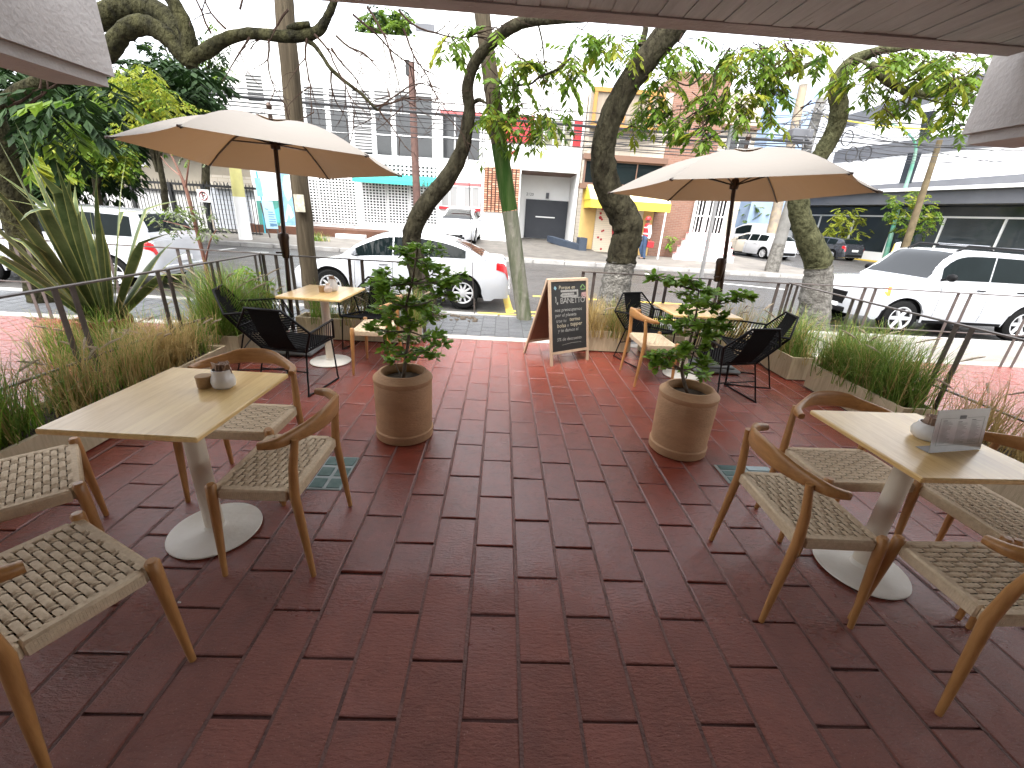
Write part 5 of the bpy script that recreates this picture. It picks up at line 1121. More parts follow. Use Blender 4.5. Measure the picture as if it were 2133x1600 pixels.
gb = MB(); r_ = random.Random(65); crown([(1398, 505, 10, 16, 20.6, 21, 22)], r_, gb, ll=.1, lw=.05, Lc=.25); tag(gb.build('wall_shrub', [M_SHRUB, M_LEAF]), 'small green shrub against the brick wall behind the walking man', 'shrub')
# fence foliage and reddish sapling, left
r_ = random.Random(71); q = D(437, 600, 5.75)
sp = thing('red_sapling', 'reddish sapling with sparse small leaves beyond the left railing', 'tree', (q.x, q.y, 0)); b = MB()
limb(b, [(442, 660, 5.75, 10), (432, 570, 5.75, 10), (415, 500, 5.75, 9), (400, 440, 5.75, 9), (388, 395, 5.75, 9), (372, 355, 5.75, 6), (350, 310, 5.75, 4)], 8)
for p_ in ([(386, 395, 5.75, 5), (392, 350, 5.7, 4), (398, 305, 5.7, 3)], [(380, 370, 5.75, 4), (350, 345, 5.8, 3), (335, 325, 5.8, 2)], [(428, 545, 5.75, 5), (437, 505, 5.7, 4), (450, 480, 5.7, 3)], [(410, 480, 5.75, 4), (380, 470, 5.7, 3), (340, 460, 5.7, 2)]): limb(b, p_, 6)
b.build('stem', mat('red_stem', (.12, .045, .03), .7, (.18, .09, .06), 8), sp, smooth=60)
cb = MB(); crown([(370, 458, 50, 24, 5.5, 6.1, 60), (440, 480, 34, 14, 5.5, 6, 26), (420, 440, 30, 14, 5.6, 6, 18), (405, 320, 40, 14, 5.5, 5.9, 9), (350, 440, 40, 16, 5.5, 6, 18)], r_, cb, ll=.035, lw=.02, Lc=.1); cb.build('leaves', [mat('sapling_leaf', (.06, .085, .04), .6, (.14, .16, .08), 9), M_LEAF], sp)
q = D(515, 640, 5.0); wd = MB()
for px, py in ((515, 590), (505, 565), (548, 600), (495, 605), (530, 575)): wd.tube([Vec((q.x, 5.1, .05)), D(px, py, 5.12)], [.006, .003], 5)
crown([(515, 600, 32, 40, 4.9, 5.4, 30), (505, 565, 20, 16, 5.0, 5.3, 10), (545, 600, 18, 20, 5, 5.3, 9)], r_, wd, ll=.06, lw=.04, Lc=.14, pairs=(2, 3)); tag(wd.build('weed_plant', [leafmat('leaf_fresh', (.10, .22, .025), (.20, .34, .05), .4), M_LEAFY]), 'fresh light green leafy weed behind the left black rope chairs', 'plant')
# --- spiky striped phormium in its terracotta pots
q = Vec((-4.05, 4.35, 0))
ph = thing('phormium', 'large spiky phormium with striped sword leaves in a terracotta pot', 'plant', q); r_ = random.Random(81)
def pot(b, c, r0, r1, h): b.lathe([(r0*.95, 0), (r0, .02), (r1*.96, h*.8), (r1*1.06, h*.82), (r1*1.08, h), (r1*.94, h), (r1*.92, h*.85)], 28, c)
b = MB(); pot(b, q, .15, .22, .34); b.build('pot', mat('red_terracotta', (.27, .085, .045), .7, (.2, .06, .035), 4), ph, smooth=35)
MB().lathe([(0, .3), (.2, .3)], 20, q).build('soil', M_EARTH, ph)
lb = MB()
def sword(b, base, az, tilt, L_, W_, bend, r_, fold=.0):
    d = Vec((math.cos(az)*math.sin(tilt), math.sin(az)*math.sin(tilt), math.cos(tilt))); s = Vec((-math.sin(az), math.cos(az), 0)); s = (s+Vec((r_.uniform(-.8, .8), r_.uniform(-.8, .8), 0))).normalized(); n = 11
    p = Vec(base); rows = []
    for k in range(n+1):
        u = k/n; w_ = W_*(.55+.9*u if u < .5 else 1.0)*(1 if u < .62 else max(.02, (1-u)/.38)); s2 = (s-d*s.dot(d)).normalized(); nn = s2.cross(d)
        rows += [p-s2*w_/2+nn*w_*.10, p-s2*w_*.39+nn*w_*.06, p-nn*w_*.03, p+s2*w_*.39+nn*w_*.06, p+s2*w_/2+nn*w_*.10]
        p = p+d*(L_/n); bd = bend*(u**2.2)*3/n+(fold if .58 < u < .72 else 0); h = Vec((math.cos(az), math.sin(az), 0)); d = (d+h*bd*.5+Vec((0, 0, -bd))).normalized()
    for k in range(n):
        for j in range(4):
            pass
    o = len(b.v); b.v.extend(rows)
    for k in range(n):
        for j in range(4): b.f.append([o+k*5+j, o+k*5+j+1, o+k*5+j+6, o+k*5+j+5]); b.mi.append(1 if j in (0, 3) else 0)
for k in range(38):
    az = r_.uniform(0, 2*PI); ti = abs(r_.gauss(0, .40)); 
    sword(lb, q+Vec((math.cos(az)*.07, math.sin(az)*.07, .28)), az, min(ti, 1.05), r_.uniform(.95, 1.85)*(1-.15*ti), r_.uniform(.07, .13), r_.uniform(.1, 1.4)*(1 if ti > .3 else .4), r_, r_.choice((0, 0, 0, .5, .8)))
lb.build('leaves', [M_PHORM, M_PHEDGE], ph, smooth=60)
# --- feathery grasses in planters
def tuft(name, lab, x, y, z, n, L_, spread, mats, seed, plumes=4, rx=.12, ry=.12, lean=(0, 0), wd=.0042, group='ornamental grasses in the planters'):
    r_ = random.Random(seed); b = MB(); pl = MB(); t = thing(name, lab, 'grass', (x, y, z), group)
    for k in range(n):
        az = r_.uniform(0, 2*PI); h = Vec((math.cos(az), math.sin(az), 0)); ti = abs(r_.gauss(0, .35))+.06; d = (h*math.sin(ti)+Vec((lean[0], lean[1], math.cos(ti)))).normalized()
        p = Vec((x+r_.gauss(0, rx*.6), y+r_.gauss(0, ry*.6), z)); ll = L_*1.12*r_.uniform(.55, 1.15); s = Vec((-h.y, h.x, 0)); sg = 5; o = len(b.v); bend = r_.uniform(.5, 2.1)*spread
        for i in range(sg+1):
            u = i/sg; w_ = wd*(1-u*.85); b.v += [p-s*w_, p+s*w_]; p = p+d*(ll/sg); d = (d+(h*.5+Vec((0, 0, -1)))*bend*.30*u).normalized()
        mi = r_.choices(range(len(mats)), [3, 1.2, .8][:len(mats)])[0]
        for i in range(sg): b.f.append([o+2*i, o+2*i+1, o+2*i+3, o+2*i+2]); b.mi.append(mi)
    b.build('blades', mats, t)
    for k in range(plumes):
        az = r_.uniform(0, 2*PI); h = Vec((math.cos(az), math.sin(az), 0)); p0 = Vec((x+r_.gauss(0, rx*.5), y+r_.gauss(0, ry*.5), z)); ll = L_*r_.uniform(1.0, 1.3)
        pts = [p0+h*ll*(.10*u+.38*u*u)+Vec((0, 0, ll*(1.15*u-.38*u*u))) for u in (0, .25, .5, .72, .86, 1.0, 1.12)]
        pl.tube(pts[:5], .0016, 4)
        e = pts[4:]; c = smooth_path([tuple(q) for q in e], 4)
        for i, q in enumerate(c):
            u = i/(len(c)-1); rr = .013*math.sin(PI*min(.97, .1+.85*u))
            for j in range(9):
                a = r_.uniform(0, 2*PI); v = Vec((math.cos(a), math.sin(a), r_.uniform(-.2, .8))).normalized(); w_ = v.orthogonal().normalized()*.0022; q_ = Vec(q); pl.add((q_-w_, q_+w_, q_+v*rr*1.7), ((0, 1, 2),))
        pl.tube(c, [.006*math.sin(PI*min(.97, .12+.8*i/(len(c)-1)))+.001 for i in range(len(c))], 5)
    if plumes: pl.build('plumes', M_PLUME, t)
    return t
def planter(lab, x0, x1, y0, y1, h=.27):
    t = thing('planter_box', lab, 'planter', ((x0+x1)/2, (y0+y1)/2, 0), 'timber look planter boxes'); th = .025
    b = MB(); b.box((x0, y0, .012), (x1, y0+th, h)); b.box((x0, y1-th, .012), (x1, y1, h)); b.box((x0, y0+th, .012), (x0+th, y1-th, h)); b.box((x1-th, y0+th, .012), (x1, y1-th, h))
    b.build('box', M_PLANTER, t)
    bp = MB(); bp.box((x0+.02, y0+.02, -.002), (x1-.02, y1-.02, .0115)); bp.build('plinth', M_BLACKP, t)
    s = MB(); nx, ny = max(2, int((x1-x0-2*th)/.07)), max(2, int((y1-y0-2*th)/.07)); r_ = random.Random(int(x0*100+y0*10)); o = 0
    for i in range(nx+1):
        for j in range(ny+1): s.v.append(Vec((x0+th+(x1-x0-2*th)*i/nx, y0+th+(y1-y0-2*th)*j/ny, h-.05+r_.uniform(-.015, .02))))
    for i in range(nx):
        for j in range(ny): s.f.append([i*(ny+1)+j, (i+1)*(ny+1)+j, (i+1)*(ny+1)+j+1, i*(ny+1)+j+1]); s.mi.append(0)
    s.build('soil', M_EARTH, t, smooth=True)
planter('long pale planter box beside the left oak table', -2.98, -2.58, 1.35, 3.92, .25)
planter('pale planter box behind the left black rope chairs', -2.98, -2.60, 4.15, 5.15)
planter('pale planter box under the left rear railing', -2.45, -.98, 5.08, 5.36)
planter('pale planter box of straw grass behind the chalkboard', 1.02, 1.70, 5.16, 5.41)
planter('pale planter box behind the right rear table', 1.86, 3.22, 5.10, 5.36)
planter('pale planter box in the right rear corner', 3.30, 3.62, 4.42, 5.28)
planter('pale planter box along the right railing full of green grass', 3.38, 3.68, 3.10, 4.24)
planter('pale planter box nearest the menu stand on the right', 3.36, 3.68, 1.9, 2.98)
GS = [M_GRASS, M_STRAW, M_SHRUB]; ST = [M_STRAW, M_GRASS]
k = 100
for x, y, n, L_, sp_, mm, pl_, lab in (
    (-2.78, 1.75, 420, .42, 1.3, GS, 2, 'green grass tuft at the left edge in front of the oak table'), (-2.80, 2.15, 520, .45, 1.3, GS, 4, 'green and straw grass tuft beside the left chair'), (-2.78, 2.62, 380, .42, 1.2, [M_STRAW, M_GRASS], 5, 'mixed grass tuft with pale plumes left of the table corner'),
    (-2.78, 3.05, 420, .40, 1.3, ST, 4, 'straw coloured grass tuft behind the left table corner'), (-2.78, 3.42, 640, .38, 1.3, [M_STRAW, M_STRAW], 5, 'thick dry straw tuft in the long planter'), (-2.82, 3.78, 420, .34, 1.4, ST, 3, 'straw grass tuft at the far end of the long planter'),
    (-2.82, 4.32, 1000, .66, 1.45, [M_GRASS, M_SHRUB, M_STRAW], 6, 'full green grass tuft spilling over the planter by the rope chairs'), (-2.92, 4.66, 900, .64, 1.35, [M_GRASS, M_SHRUB, M_STRAW], 5, 'green grass tuft with plumes behind the leftmost rope chair'), (-2.8, 5.0, 320, .5, 1.0, GS, 4, 'green grass tuft under the left railing corner'),
    (-2.2, 5.22, 160, .42, .9, GS, 4, 'thin grass tuft under the left rear railing'), (-1.8, 5.22, 160, .42, .9, ST, 3, 'thin straw tuft behind the left rear table'), (-1.4, 5.22, 200, .44, .9, GS, 3, 'grass tuft behind the rear rope chair'), (-1.08, 5.22, 320, .44, 1.0, GS, 3, 'green grass tuft at the right end beside the entrance'),
    (1.2, 5.28, 420, .42, .8, [M_STRAW, M_STRAW], 4, 'dense straw tuft next to the chalkboard'), (1.5, 5.28, 420, .42, .8, [M_STRAW, M_GRASS], 4, 'straw tuft in front of the limewashed trunk'),
    (2.05, 5.23, 160, .36, 1, GS, 1, 'short grass tuft behind the right oak chair'), (2.45, 5.23, 130, .42, .9, ST, 3, 'thin straw tuft behind the right umbrella pole'), (2.8, 5.23, 150, .5, .7, ST, 5, 'tall thin straw tuft under the right rear railing'), (3.1, 5.23, 150, .5, .7, ST, 4, 'tall thin grass tuft left of the railing corner'),
    (3.46, 5.05, 260, .42, 1.2, GS, 2, 'green grass tuft at the right railing corner'), (3.46, 4.65, 567, 0.53, 1.5, [M_GRASS, M_STRAW], 2, 'yellow green grass tuft behind the side rope chair'),
    (3.54, 4.05, 837, 0.55, 1.5, [M_GRASS, M_GRASS, M_STRAW], 3, 'bright green grass tuft at the far end of the right planter'), (3.54, 3.7, 837, 0.58, 1.5, [M_GRASS, M_GRASS, M_STRAW], 3, 'thick green grass tuft in the middle of the right planter'), (3.54, 3.35, 756, 0.55, 1.5, [M_GRASS, M_GRASS, M_STRAW], 2, 'green grass tuft at the near end of the right planter'),
    (3.54, 2.7, 220, .46, .9, [M_STRAW, M_STRAW], 4, 'sparse reddish straw tuft behind the white sugar pot'), (3.54, 2.3, 200, .44, .9, [M_STRAW, M_STRAW], 3, 'sparse dry tuft behind the menu stand')):
    k += 1; tuft('grass_tuft', lab, x, y, .2, n, L_, sp_, mm, k, pl_, ry=.16)
tuft('grass_tuft', 'low wild grass clump outside the right railing', 4.35, 5.0, 0, 300, .35, 1.2, GS, 141, 2, .3, .3, group='wild grass beyond the railing')
tuft('grass_tuft', 'wild grass clump on the soil by the spiky plant', -3.45, 4.9, 0, 300, .4, 1.2, GS, 142, 4, .3, .3, group='wild grass beyond the railing')
tuft('grass_tuft', 'small weed tuft at the foot of the information board', -7.6, 18.7, .05, 120, .35, 1, GS, 143, 0, .3, .15, wd=.012, group='wild grass beyond the railing')
tuft('grass_tuft', 'wild grass clump hiding the right half of the red plant pot', -3.72, 4.12, 0, 420, .5, 1.4, GS, 144, 5, .22, .2, group='wild grass beyond the railing')
tuft('grass_tuft', 'wild grass clump hiding the left half of the red plant pot', -4.1, 4.0, 0, 420, .46, 1.4, GS, 145, 4, .22, .2, group='wild grass beyond the railing')
e_ = MB(); r_ = random.Random(91)
for k in range(40): 
    p = Vec((r_.uniform(-1.15, -.35), r_.uniform(6.35, 6.75), .0)); s = r_.uniform(.02, .06); e_.lathe([(s, -.01), (s*.8, s*.4), (0, s*.6)], 6, p)
tag(e_.build('tree_pit_debris', M_EARTH), 'dark clods of soil and debris at the kerb beside the white saloon', 'soil', kind='stuff')
# --- potted shrubs
def shrub_pot(px, py, lab, pads, trunk, Y, seed, tilt=0):
    r_ = random.Random(seed); g = G(px, py); rim = .2
    pt = thing('terracotta_pot', lab, 'plant pot', (g.x, Y, 0), 'tall terracotta pots with shrubs'); c = (g.x, Y, 0); k = .205/.205
    b = MB(); b.lathe([(0, .002), (.196, .002), (.205, .010), (.207, .064), (.199, .074), (.199, .1), (.202, .25), (.203, .41), (.199, .425), (.206, .44), (.206, .462), (.172, .492), (.165, .502), (.150, .502), (.146, .47), (.15, .42)], 48, c); b.build('pot_body', M_TERRA, pt, smooth=32)
    MB().lathe([(0, .44), (.15, .435)], 24, c).build('soil', M_EARTH, pt)
    sh = thing('potted_shrub', lab.replace('pot holding', 'pot plant,').replace('tall terracotta', 'leafy'), 'shrub', (g.x, Y, .44), 'layered shrubs in the terracotta pots')
    tb = MB(); lb = MB(); T = [Vec((g.x, Y, .43))]+[D(x, y, Y) for x, y in trunk]; tb.tube(smooth_path([tuple(p) for p in T], 4), [.0135-.009*i/((len(T)-1)*4) for i in range((len(T)-1)*4+1)], 8)
    for x, y, rp in pads:
        dy = r_.uniform(-.16, .16); c_ = D(x, y, Y+dy); R_ = rp*pxs(c_)
        base = min(T, key=lambda p: abs(p.z-(c_.z-.05))+.3*(p-c_).length); tb.tube([base, base.lerp(c_, .55)+Vec((0, 0, -.015)), c_], [.006, .004, .0025], 5)
        for s in range(max(4, int(rp/4.2))):
            a = r_.uniform(0, 2*PI); d = Vec((math.cos(a), math.sin(a), r_.uniform(-.45, .4))).normalized(); e = c_+d*R_*r_.uniform(.5, 1.0); st = c_+d*R_*.1
            tb.tube([st, st.lerp(e, .5)+Vec((0, 0, .008)), e], [.0022, .0018, .001], 4)
            for q in range(6):
                u = .2+.8*q/5; p = st.lerp(e, u)+Vec((r_.uniform(-1, 1), r_.uniform(-1, 1), r_.uniform(-1, 1)))*.016
                for sg in (-1, 1):
                    ld = (d*.5+d.cross(Vec((0, 0, 1)))*sg*r_.uniform(.3, 1)+Vec((r_.uniform(-.5, .5), r_.uniform(-.5, .5), r_.uniform(-.4, .5)))).normalized()
                    L_ = r_.uniform(.038, .064); w_ = L_*.56; s_ = ld.cross(Vec((r_.uniform(-.6, .6), r_.uniform(-.6, .6), 1))).normalized(); up = s_.cross(ld)
                    m1 = p+ld*L_*.35-up*w_*.1; m2 = p+ld*L_*.72-up*w_*.08
                    lb.add((p, m1+s_*w_*.45, m2+s_*w_*.42, p+ld*L_-up*.004, m2-s_*w_*.42, m1-s_*w_*.45, m1, m2), ((0, 6, 1), (6, 7, 2, 1), (7, 3, 2), (0, 5, 6), (5, 4, 7, 6), (4, 3, 7)))
    tb.build('stems', mat('shrub_stem', (.09, .065, .045), .8, (.15, .12, .09), 12), sh, smooth=60); lb.build('leaves', M_SHRUB, sh, smooth=True)
shrub_pot(843, 905, 'tall terracotta pot holding a dense bushy shrub, left of the walkway', [(872, 512, 26), (838, 522, 22), (905, 520, 24), (850, 545, 32), (885, 548, 34), (915, 560, 28), (802, 568, 18), (790, 590, 22), (820, 590, 34), (858, 590, 40), (900, 592, 36), (938, 580, 26), (958, 572, 14), (800, 618, 26), (840, 630, 40), (885, 632, 38), (925, 615, 26), (790, 645, 18), (815, 662, 28), (860, 668, 34), (905, 655, 28), (800, 690, 26), (778, 684, 14), (835, 700, 22), (875, 702, 24), (905, 700, 22), (918, 715, 14), (812, 728, 22), (845, 738, 22), (885, 730, 26), (820, 748, 14), (905, 742, 14)], [(846, 740), (852, 690), (846, 640), (858, 590), (866, 540), (870, 505)], 2.82, 5)
shrub_pot(1408, 932, 'tall terracotta pot holding an open tiered shrub, right of the walkway', [(1365, 575, 14), (1385, 580, 18), (1412, 590, 24), (1440, 585, 22), (1425, 612, 26), (1462, 600, 26), (1452, 628, 24), (1490, 612, 22), (1515, 622, 18), (1540, 612, 14), (1558, 616, 12), (1478, 640, 18), (1430, 645, 14), (1440, 668, 20), (1402, 668, 14), (1420, 680, 16), (1470, 672, 22), (1495, 660, 12), (1455, 695, 26), (1485, 700, 22), (1505, 682, 14), (1440, 722, 18), (1478, 722, 12), (1362, 738, 14), (1385, 738, 22), (1412, 728, 22), (1438, 738, 22), (1400, 760, 20), (1372, 758, 14), (1455, 762, 20), (1472, 752, 14), (1425, 770, 12), (1468, 780, 10)], [(1420, 770), (1432, 730), (1445, 680), (1452, 640), (1455, 605)], 2.77, 6)
# ------------------------------------------------------------------ railings
def railing(name, lab, p0, p1, h, posts, hb=.45, mid=True):
    p0, p1 = Vec(p0), Vec(p1); d = (p1-p0).normalized(); n_ = Vec((-d.y, d.x, 0)); t = thing(name, lab, 'railing', (p0.x, p0.y, 0), 'steel bar railings round the terrace')
    L_ = (p1-p0).length
    def bar(a, b_, z0, z1, w_, mb):
        c = []
        for z in (z0, z1):
            for q, s in ((a, -1), (b_, -1), (b_, 1), (a, 1)): v = p0+d*q+n_*s*w_/2; c.append((v.x, v.y, z))
        mb.add(c, ((3,2,1,0),(4,5,6,7),(0,1,5,4),(1,2,6,5),(2,3,7,6),(3,0,4,7)))
    b = MB(); bar(0, L_, h-.012, h, .04, b); b.build('top_rail', M_RAIL, t)
    if mid: b = MB(); bar(0, L_, hb-.006, hb+.006, .022, b); b.build('middle_rail', M_RAIL, t)
    for q in posts:
        b = MB(); bar(q-.019, q+.019, .0, h-.0125, .008, b); b.build('post', M_RAIL, t)
    return t
railing('steel_railing', 'brown steel railing along the left side in front of the spiky plant', (-2.88, 1.2, 0), (-2.88, 5.32, 0), .96, [.62, .72, .82, 1.62, 1.74, 2.5, 2.62, 3.2, 3.3, 4.0, 4.1])
railing('steel_railing', 'thin steel railing at the rear left in front of the white saloon', (-2.88, 5.32, 0), (-.88, 5.32, 0), .96, [.03, .18, .36, 1.05, 1.2, 1.94])
railing('steel_railing', 'thin steel railing at the rear right beside the chalkboard', (1.0, 5.34, 0), (3.64, 5.34, 0), .97, [.02, .16, .95, 1.08, 1.62, 1.74, 2.5, 2.62])
railing('steel_railing', 'brown steel railing running down the right side past the grass planters', (3.66, 5.34, 0), (3.66, 1.6, 0), .97, [.02, .13, 1.02, 1.13, 2.1, 2.22, 2.9, 3.02])
railing('steel_railing', 'neighbouring steel railing continuing right before the white estate car', (3.68, 5.40, 0), (9.4, 5.40, 0), .97, [1.0, 1.14, 2.25, 2.42, 3.3, 3.46, 4.5, 4.62])
railing('steel_railing', 'neighbouring steel railing at the far left beyond the spiky plant', (-9.4, 5.40, 0), (-2.92, 5.40, 0), .96, [1.2, 1.34, 2.4, 2.54, 3.6, 3.74, 4.55, 4.67, 5.5, 5.62])
# ------------------------------------------------------------------ tables
def table(lab, cx, cy, lx, ly, rz=0, h=.74, grp='square tables with a round foot'):
    t = thing('cafe_table', lab, 'table', (cx, cy, 0), grp); M = Matrix.Rotation(rz, 4, 'Z'); T = Matrix.Translation((cx, cy, 0)) @ M
    b = MB(); b.rbox((-lx/2, -ly/2, h-.024), (lx/2, ly/2, h), .005, M=T); b.build('tabletop', M_TOP, t)
    MB().box((-.15, -.15, h-.031), (.15, .15, h-.0245), M=T).build('mounting_plate', M_BLACKP, t)
    MB().lathe([(.042, .02), (.042, h-.0315)], 24, (cx, cy, 0)).build('column', M_CREAM, t, smooth=35)
    MB().lathe([(.195, .003), (.205, .008), (.203, .014), (.19, .0175), (.06, .022), (.048, .028), (.045, .05), (0, .05)], 48, (cx, cy, 0)).build('foot', M_BASEST, t, smooth=30)
    return t
table('light wood table at the left front with a cork pot and white jar', -1.375, 1.735, .59, .68, rad(-1.5))
table('light wood table at the right front holding the menu stand', 1.90, 1.62, .58, .60, rad(2))
table('light wood table at the rear left among black rope chairs', -1.765, 4.31, .60, .70, rad(-2))
table('light wood table at the rear right half hidden by the tiered shrub', 2.085, 4.42, .70, .62, rad(2))
# ------------------------------------------------------------------ oak elbow chairs with woven cord seats
def weave(b, x0, x1, y0, y1, z, pitch=.0232):
    nx = int((x1-x0)/pitch); ny = int((y1-y0)/pitch); px = (x1-x0)/nx; py = (y1-y0)/ny; hw = .0101; am = .0042
    def h(i, j, warp):      # broken twill: the weft floats over three cords and dives under one
        up = ((i+2*j) % 4) != 0 if True else 0
        return am if (up != warp) else -am
    for j in range(ny):     # weft cords along x
        yc = y0+(j+.5)*py; o = len(b.v); k = 0
        for i in range(nx):
            for f_ in (.25, .75): b.v += [Vec((x0+(i+f_)*px, yc-hw, z+h(i, j, False)-.0026)), Vec((x0+(i+f_)*px, yc, z+h(i, j, False)+.001)), Vec((x0+(i+f_)*px, yc+hw, z+h(i, j, False)-.0026))]; k += 1
        for q in range(k-1):
            for c in (0, 1): b.f.append([o+q*3+c, o+q*3+3+c, o+q*3+4+c, o+q*3+1+c]); b.mi.append(0)
    for i in range(nx):
        xc = x0+(i+.5)*px; o = len(b.v); k = 0
        for j in range(ny):
            for f_ in (.25, .75): b.v += [Vec((xc-hw*.66, y0+(j+f_)*py, z+h(i, j, True)-.0026)), Vec((xc, y0+(j+f_)*py, z+h(i, j, True)+.001)), Vec((xc+hw*.66, y0+(j+f_)*py, z+h(i, j, True)-.0026))]; k += 1
        for q in range(k-1):
            for c in (0, 1): b.f.append([o+q*3+c, o+q*3+1+c, o+q*3+4+c, o+q*3+3+c]); b.mi.append(0)
def oak_chair():
    t = thing('oak_chair', 'x', 'chair', (0, 0, 0), 'oak elbow chairs with woven cord seats'); W_, Dp, zs = .235, .168, .445
    s = MB(); weave(s, -W_+.012, W_-.012, -Dp+.012, Dp-.012, zs)
    seat = s.build('woven_seat', M_CORD, t, smooth=50)
    MB().box((-W_+.01, -Dp+.01, zs-.018), (W_-.01, Dp-.01, zs-.010)).build('seat_shade_sheet', M_SEATSHADE, seat)  # near-black sheet paints the shade seen through gaps in the weave
    fr = MB(); fr.rbox((-W_, Dp-.03, zs-.05), (W_, Dp+.006, zs+.003), .007); fr.rbox((-W_, -Dp-.006, zs-.05), (W_, -Dp+.03, zs+.003), .007); fr.rbox((-W_-.006, -Dp+.03, zs-.05), (-W_+.03, Dp-.03, zs+.003), .007); fr.rbox((W_-.03, -Dp+.03, zs-.05), (W_+.006, Dp-.03, zs+.003), .007)
    # separate turns of cord wound round the rails
    x = -W_+.014
    while x < W_-.01:
        for y in (Dp+.0054, -Dp-.0054-.0016): fr.box((x, y, zs-.0425), (x+.0055, y+.0016, zs-.005))
        x += .0078
    y = -Dp+.034
    while y < Dp-.034:
        for xx in (W_+.0054, -W_-.0054-.0016): fr.box((xx, y, zs-.0425), (xx+.0016, y+.0055, zs-.005))
        y += .0078
    fr.build('wound_rails', M_CORD, t, smooth=40)
    for sg in (-1, 1):
        MB().tube([(sg*(W_+.024), Dp+.012, 0), (sg*(W_+.014), Dp+.004, .22), (sg*(W_+.004), Dp, .40), (sg*W_, Dp-.002, .462), (sg*W_, Dp-.002, .470)], [.0115, .017, .0205, .021, .015], 14).build('front_leg', M_OAK, t, smooth=50)
        MB().tube([(sg*(W_+.012), -Dp-.036, 0), (sg*(W_+.004), -Dp-.018, .22), (sg*(W_-.002), -Dp, .43), (sg*(W_-.004), -Dp-.01, .56), (sg*(W_-.012), -Dp-.028, .675), (sg*(W_-.013), -Dp-.03, .69)], [.0115, .017, .0205, .018, .0145, .0145], 14).build('rear_leg', M_OAK, t, smooth=50)
    # steamed crest: deep in the middle, sweeping forward into short round arms
    P_ = [(-W_-.036, -.08, .682, .016, .016), (-W_-.030, -.11, .684, .018, .019), (-W_-.010, -.15, .688, .017, .024), (-W_+.075, -.215, .700, .0125, .034), (-.085, -.252, .712, .0105, .043), (0, -.26, .715, .010, .046), (.085, -.252, .712, .0105, .043), (W_-.075, -.215, .700, .0125, .034), (W_+.010, -.15, .688, .017, .024), (W_+.030, -.11, .684, .018, .019), (W_+.036, -.08, .682, .016, .016)]
    P_ = smooth_path(P_, 5); b = MB(); n = 14; pts = [Vec(p[:3]) for p in P_]
    o = 0
    for i, p in enumerate(P_):
        d = (pts[min(i+1, len(pts)-1)]-pts[max(i-1, 0)]).normalized(); up = Vec((0, 0, 1)); up = (up-d*up.dot(d)).normalized(); s_ = d.cross(up)
        for k in range(n):
            a = 2*PI*k/n; ca, sa = math.cos(a), math.sin(a); f = lambda v: math.copysign(abs(v)**.75, v)
            b.v.append(pts[i]+up*f(ca)*p[4]+s_*f(sa)*p[3])
    for i in range(len(P_)-1):
        for k in range(n): b.f.append([i*n+k, i*n+(k+1) % n, (i+1)*n+(k+1) % n, (i+1)*n+k]); b.mi.append(0)
    b.f.append(list(range(n-1, -1, -1))); b.f.append([(len(P_)-1)*n+k for k in range(n)]); b.mi += [0, 0]
    b.build('back_crest', M_OAKX, t, smooth=50)
    return t
oc = oak_chair()
for k, (x, y, rz, lab) in enumerate((
    (-.985, 1.715, rad(90), 'oak chair on the walkway side of the left front table'), (-1.40, 2.13, rad(180), 'oak chair at the far side of the left front table behind the white jar'),
    (-1.935, 1.51, rad(-46), 'oak chair at the left picture edge, only its cord seat showing'), (-1.364, 1.027, rad(-26.6), 'nearest oak chair at the lower left corner with its large cord seat'),
    (1.405, 1.535, rad(-91), 'oak chair on the walkway side of the right front table'), (1.875, 1.88, rad(182), 'oak chair behind the right front table with its crest above the tabletop'),
    (1.88, 1.145, rad(2), 'oak chair nearest the lower right corner, leg reaching down to the floor'), (2.30, 1.55, rad(92), 'oak chair at the right picture edge beyond the menu table'),
    (-1.24, 4.22, rad(92), 'pale oak chair half hidden by the dense bushy shrub'), (1.62, 4.25, rad(-88), 'pale oak chair between chalkboard and tiered shrub'))):
    place(oc, k > 0, x, y, rz, lab)
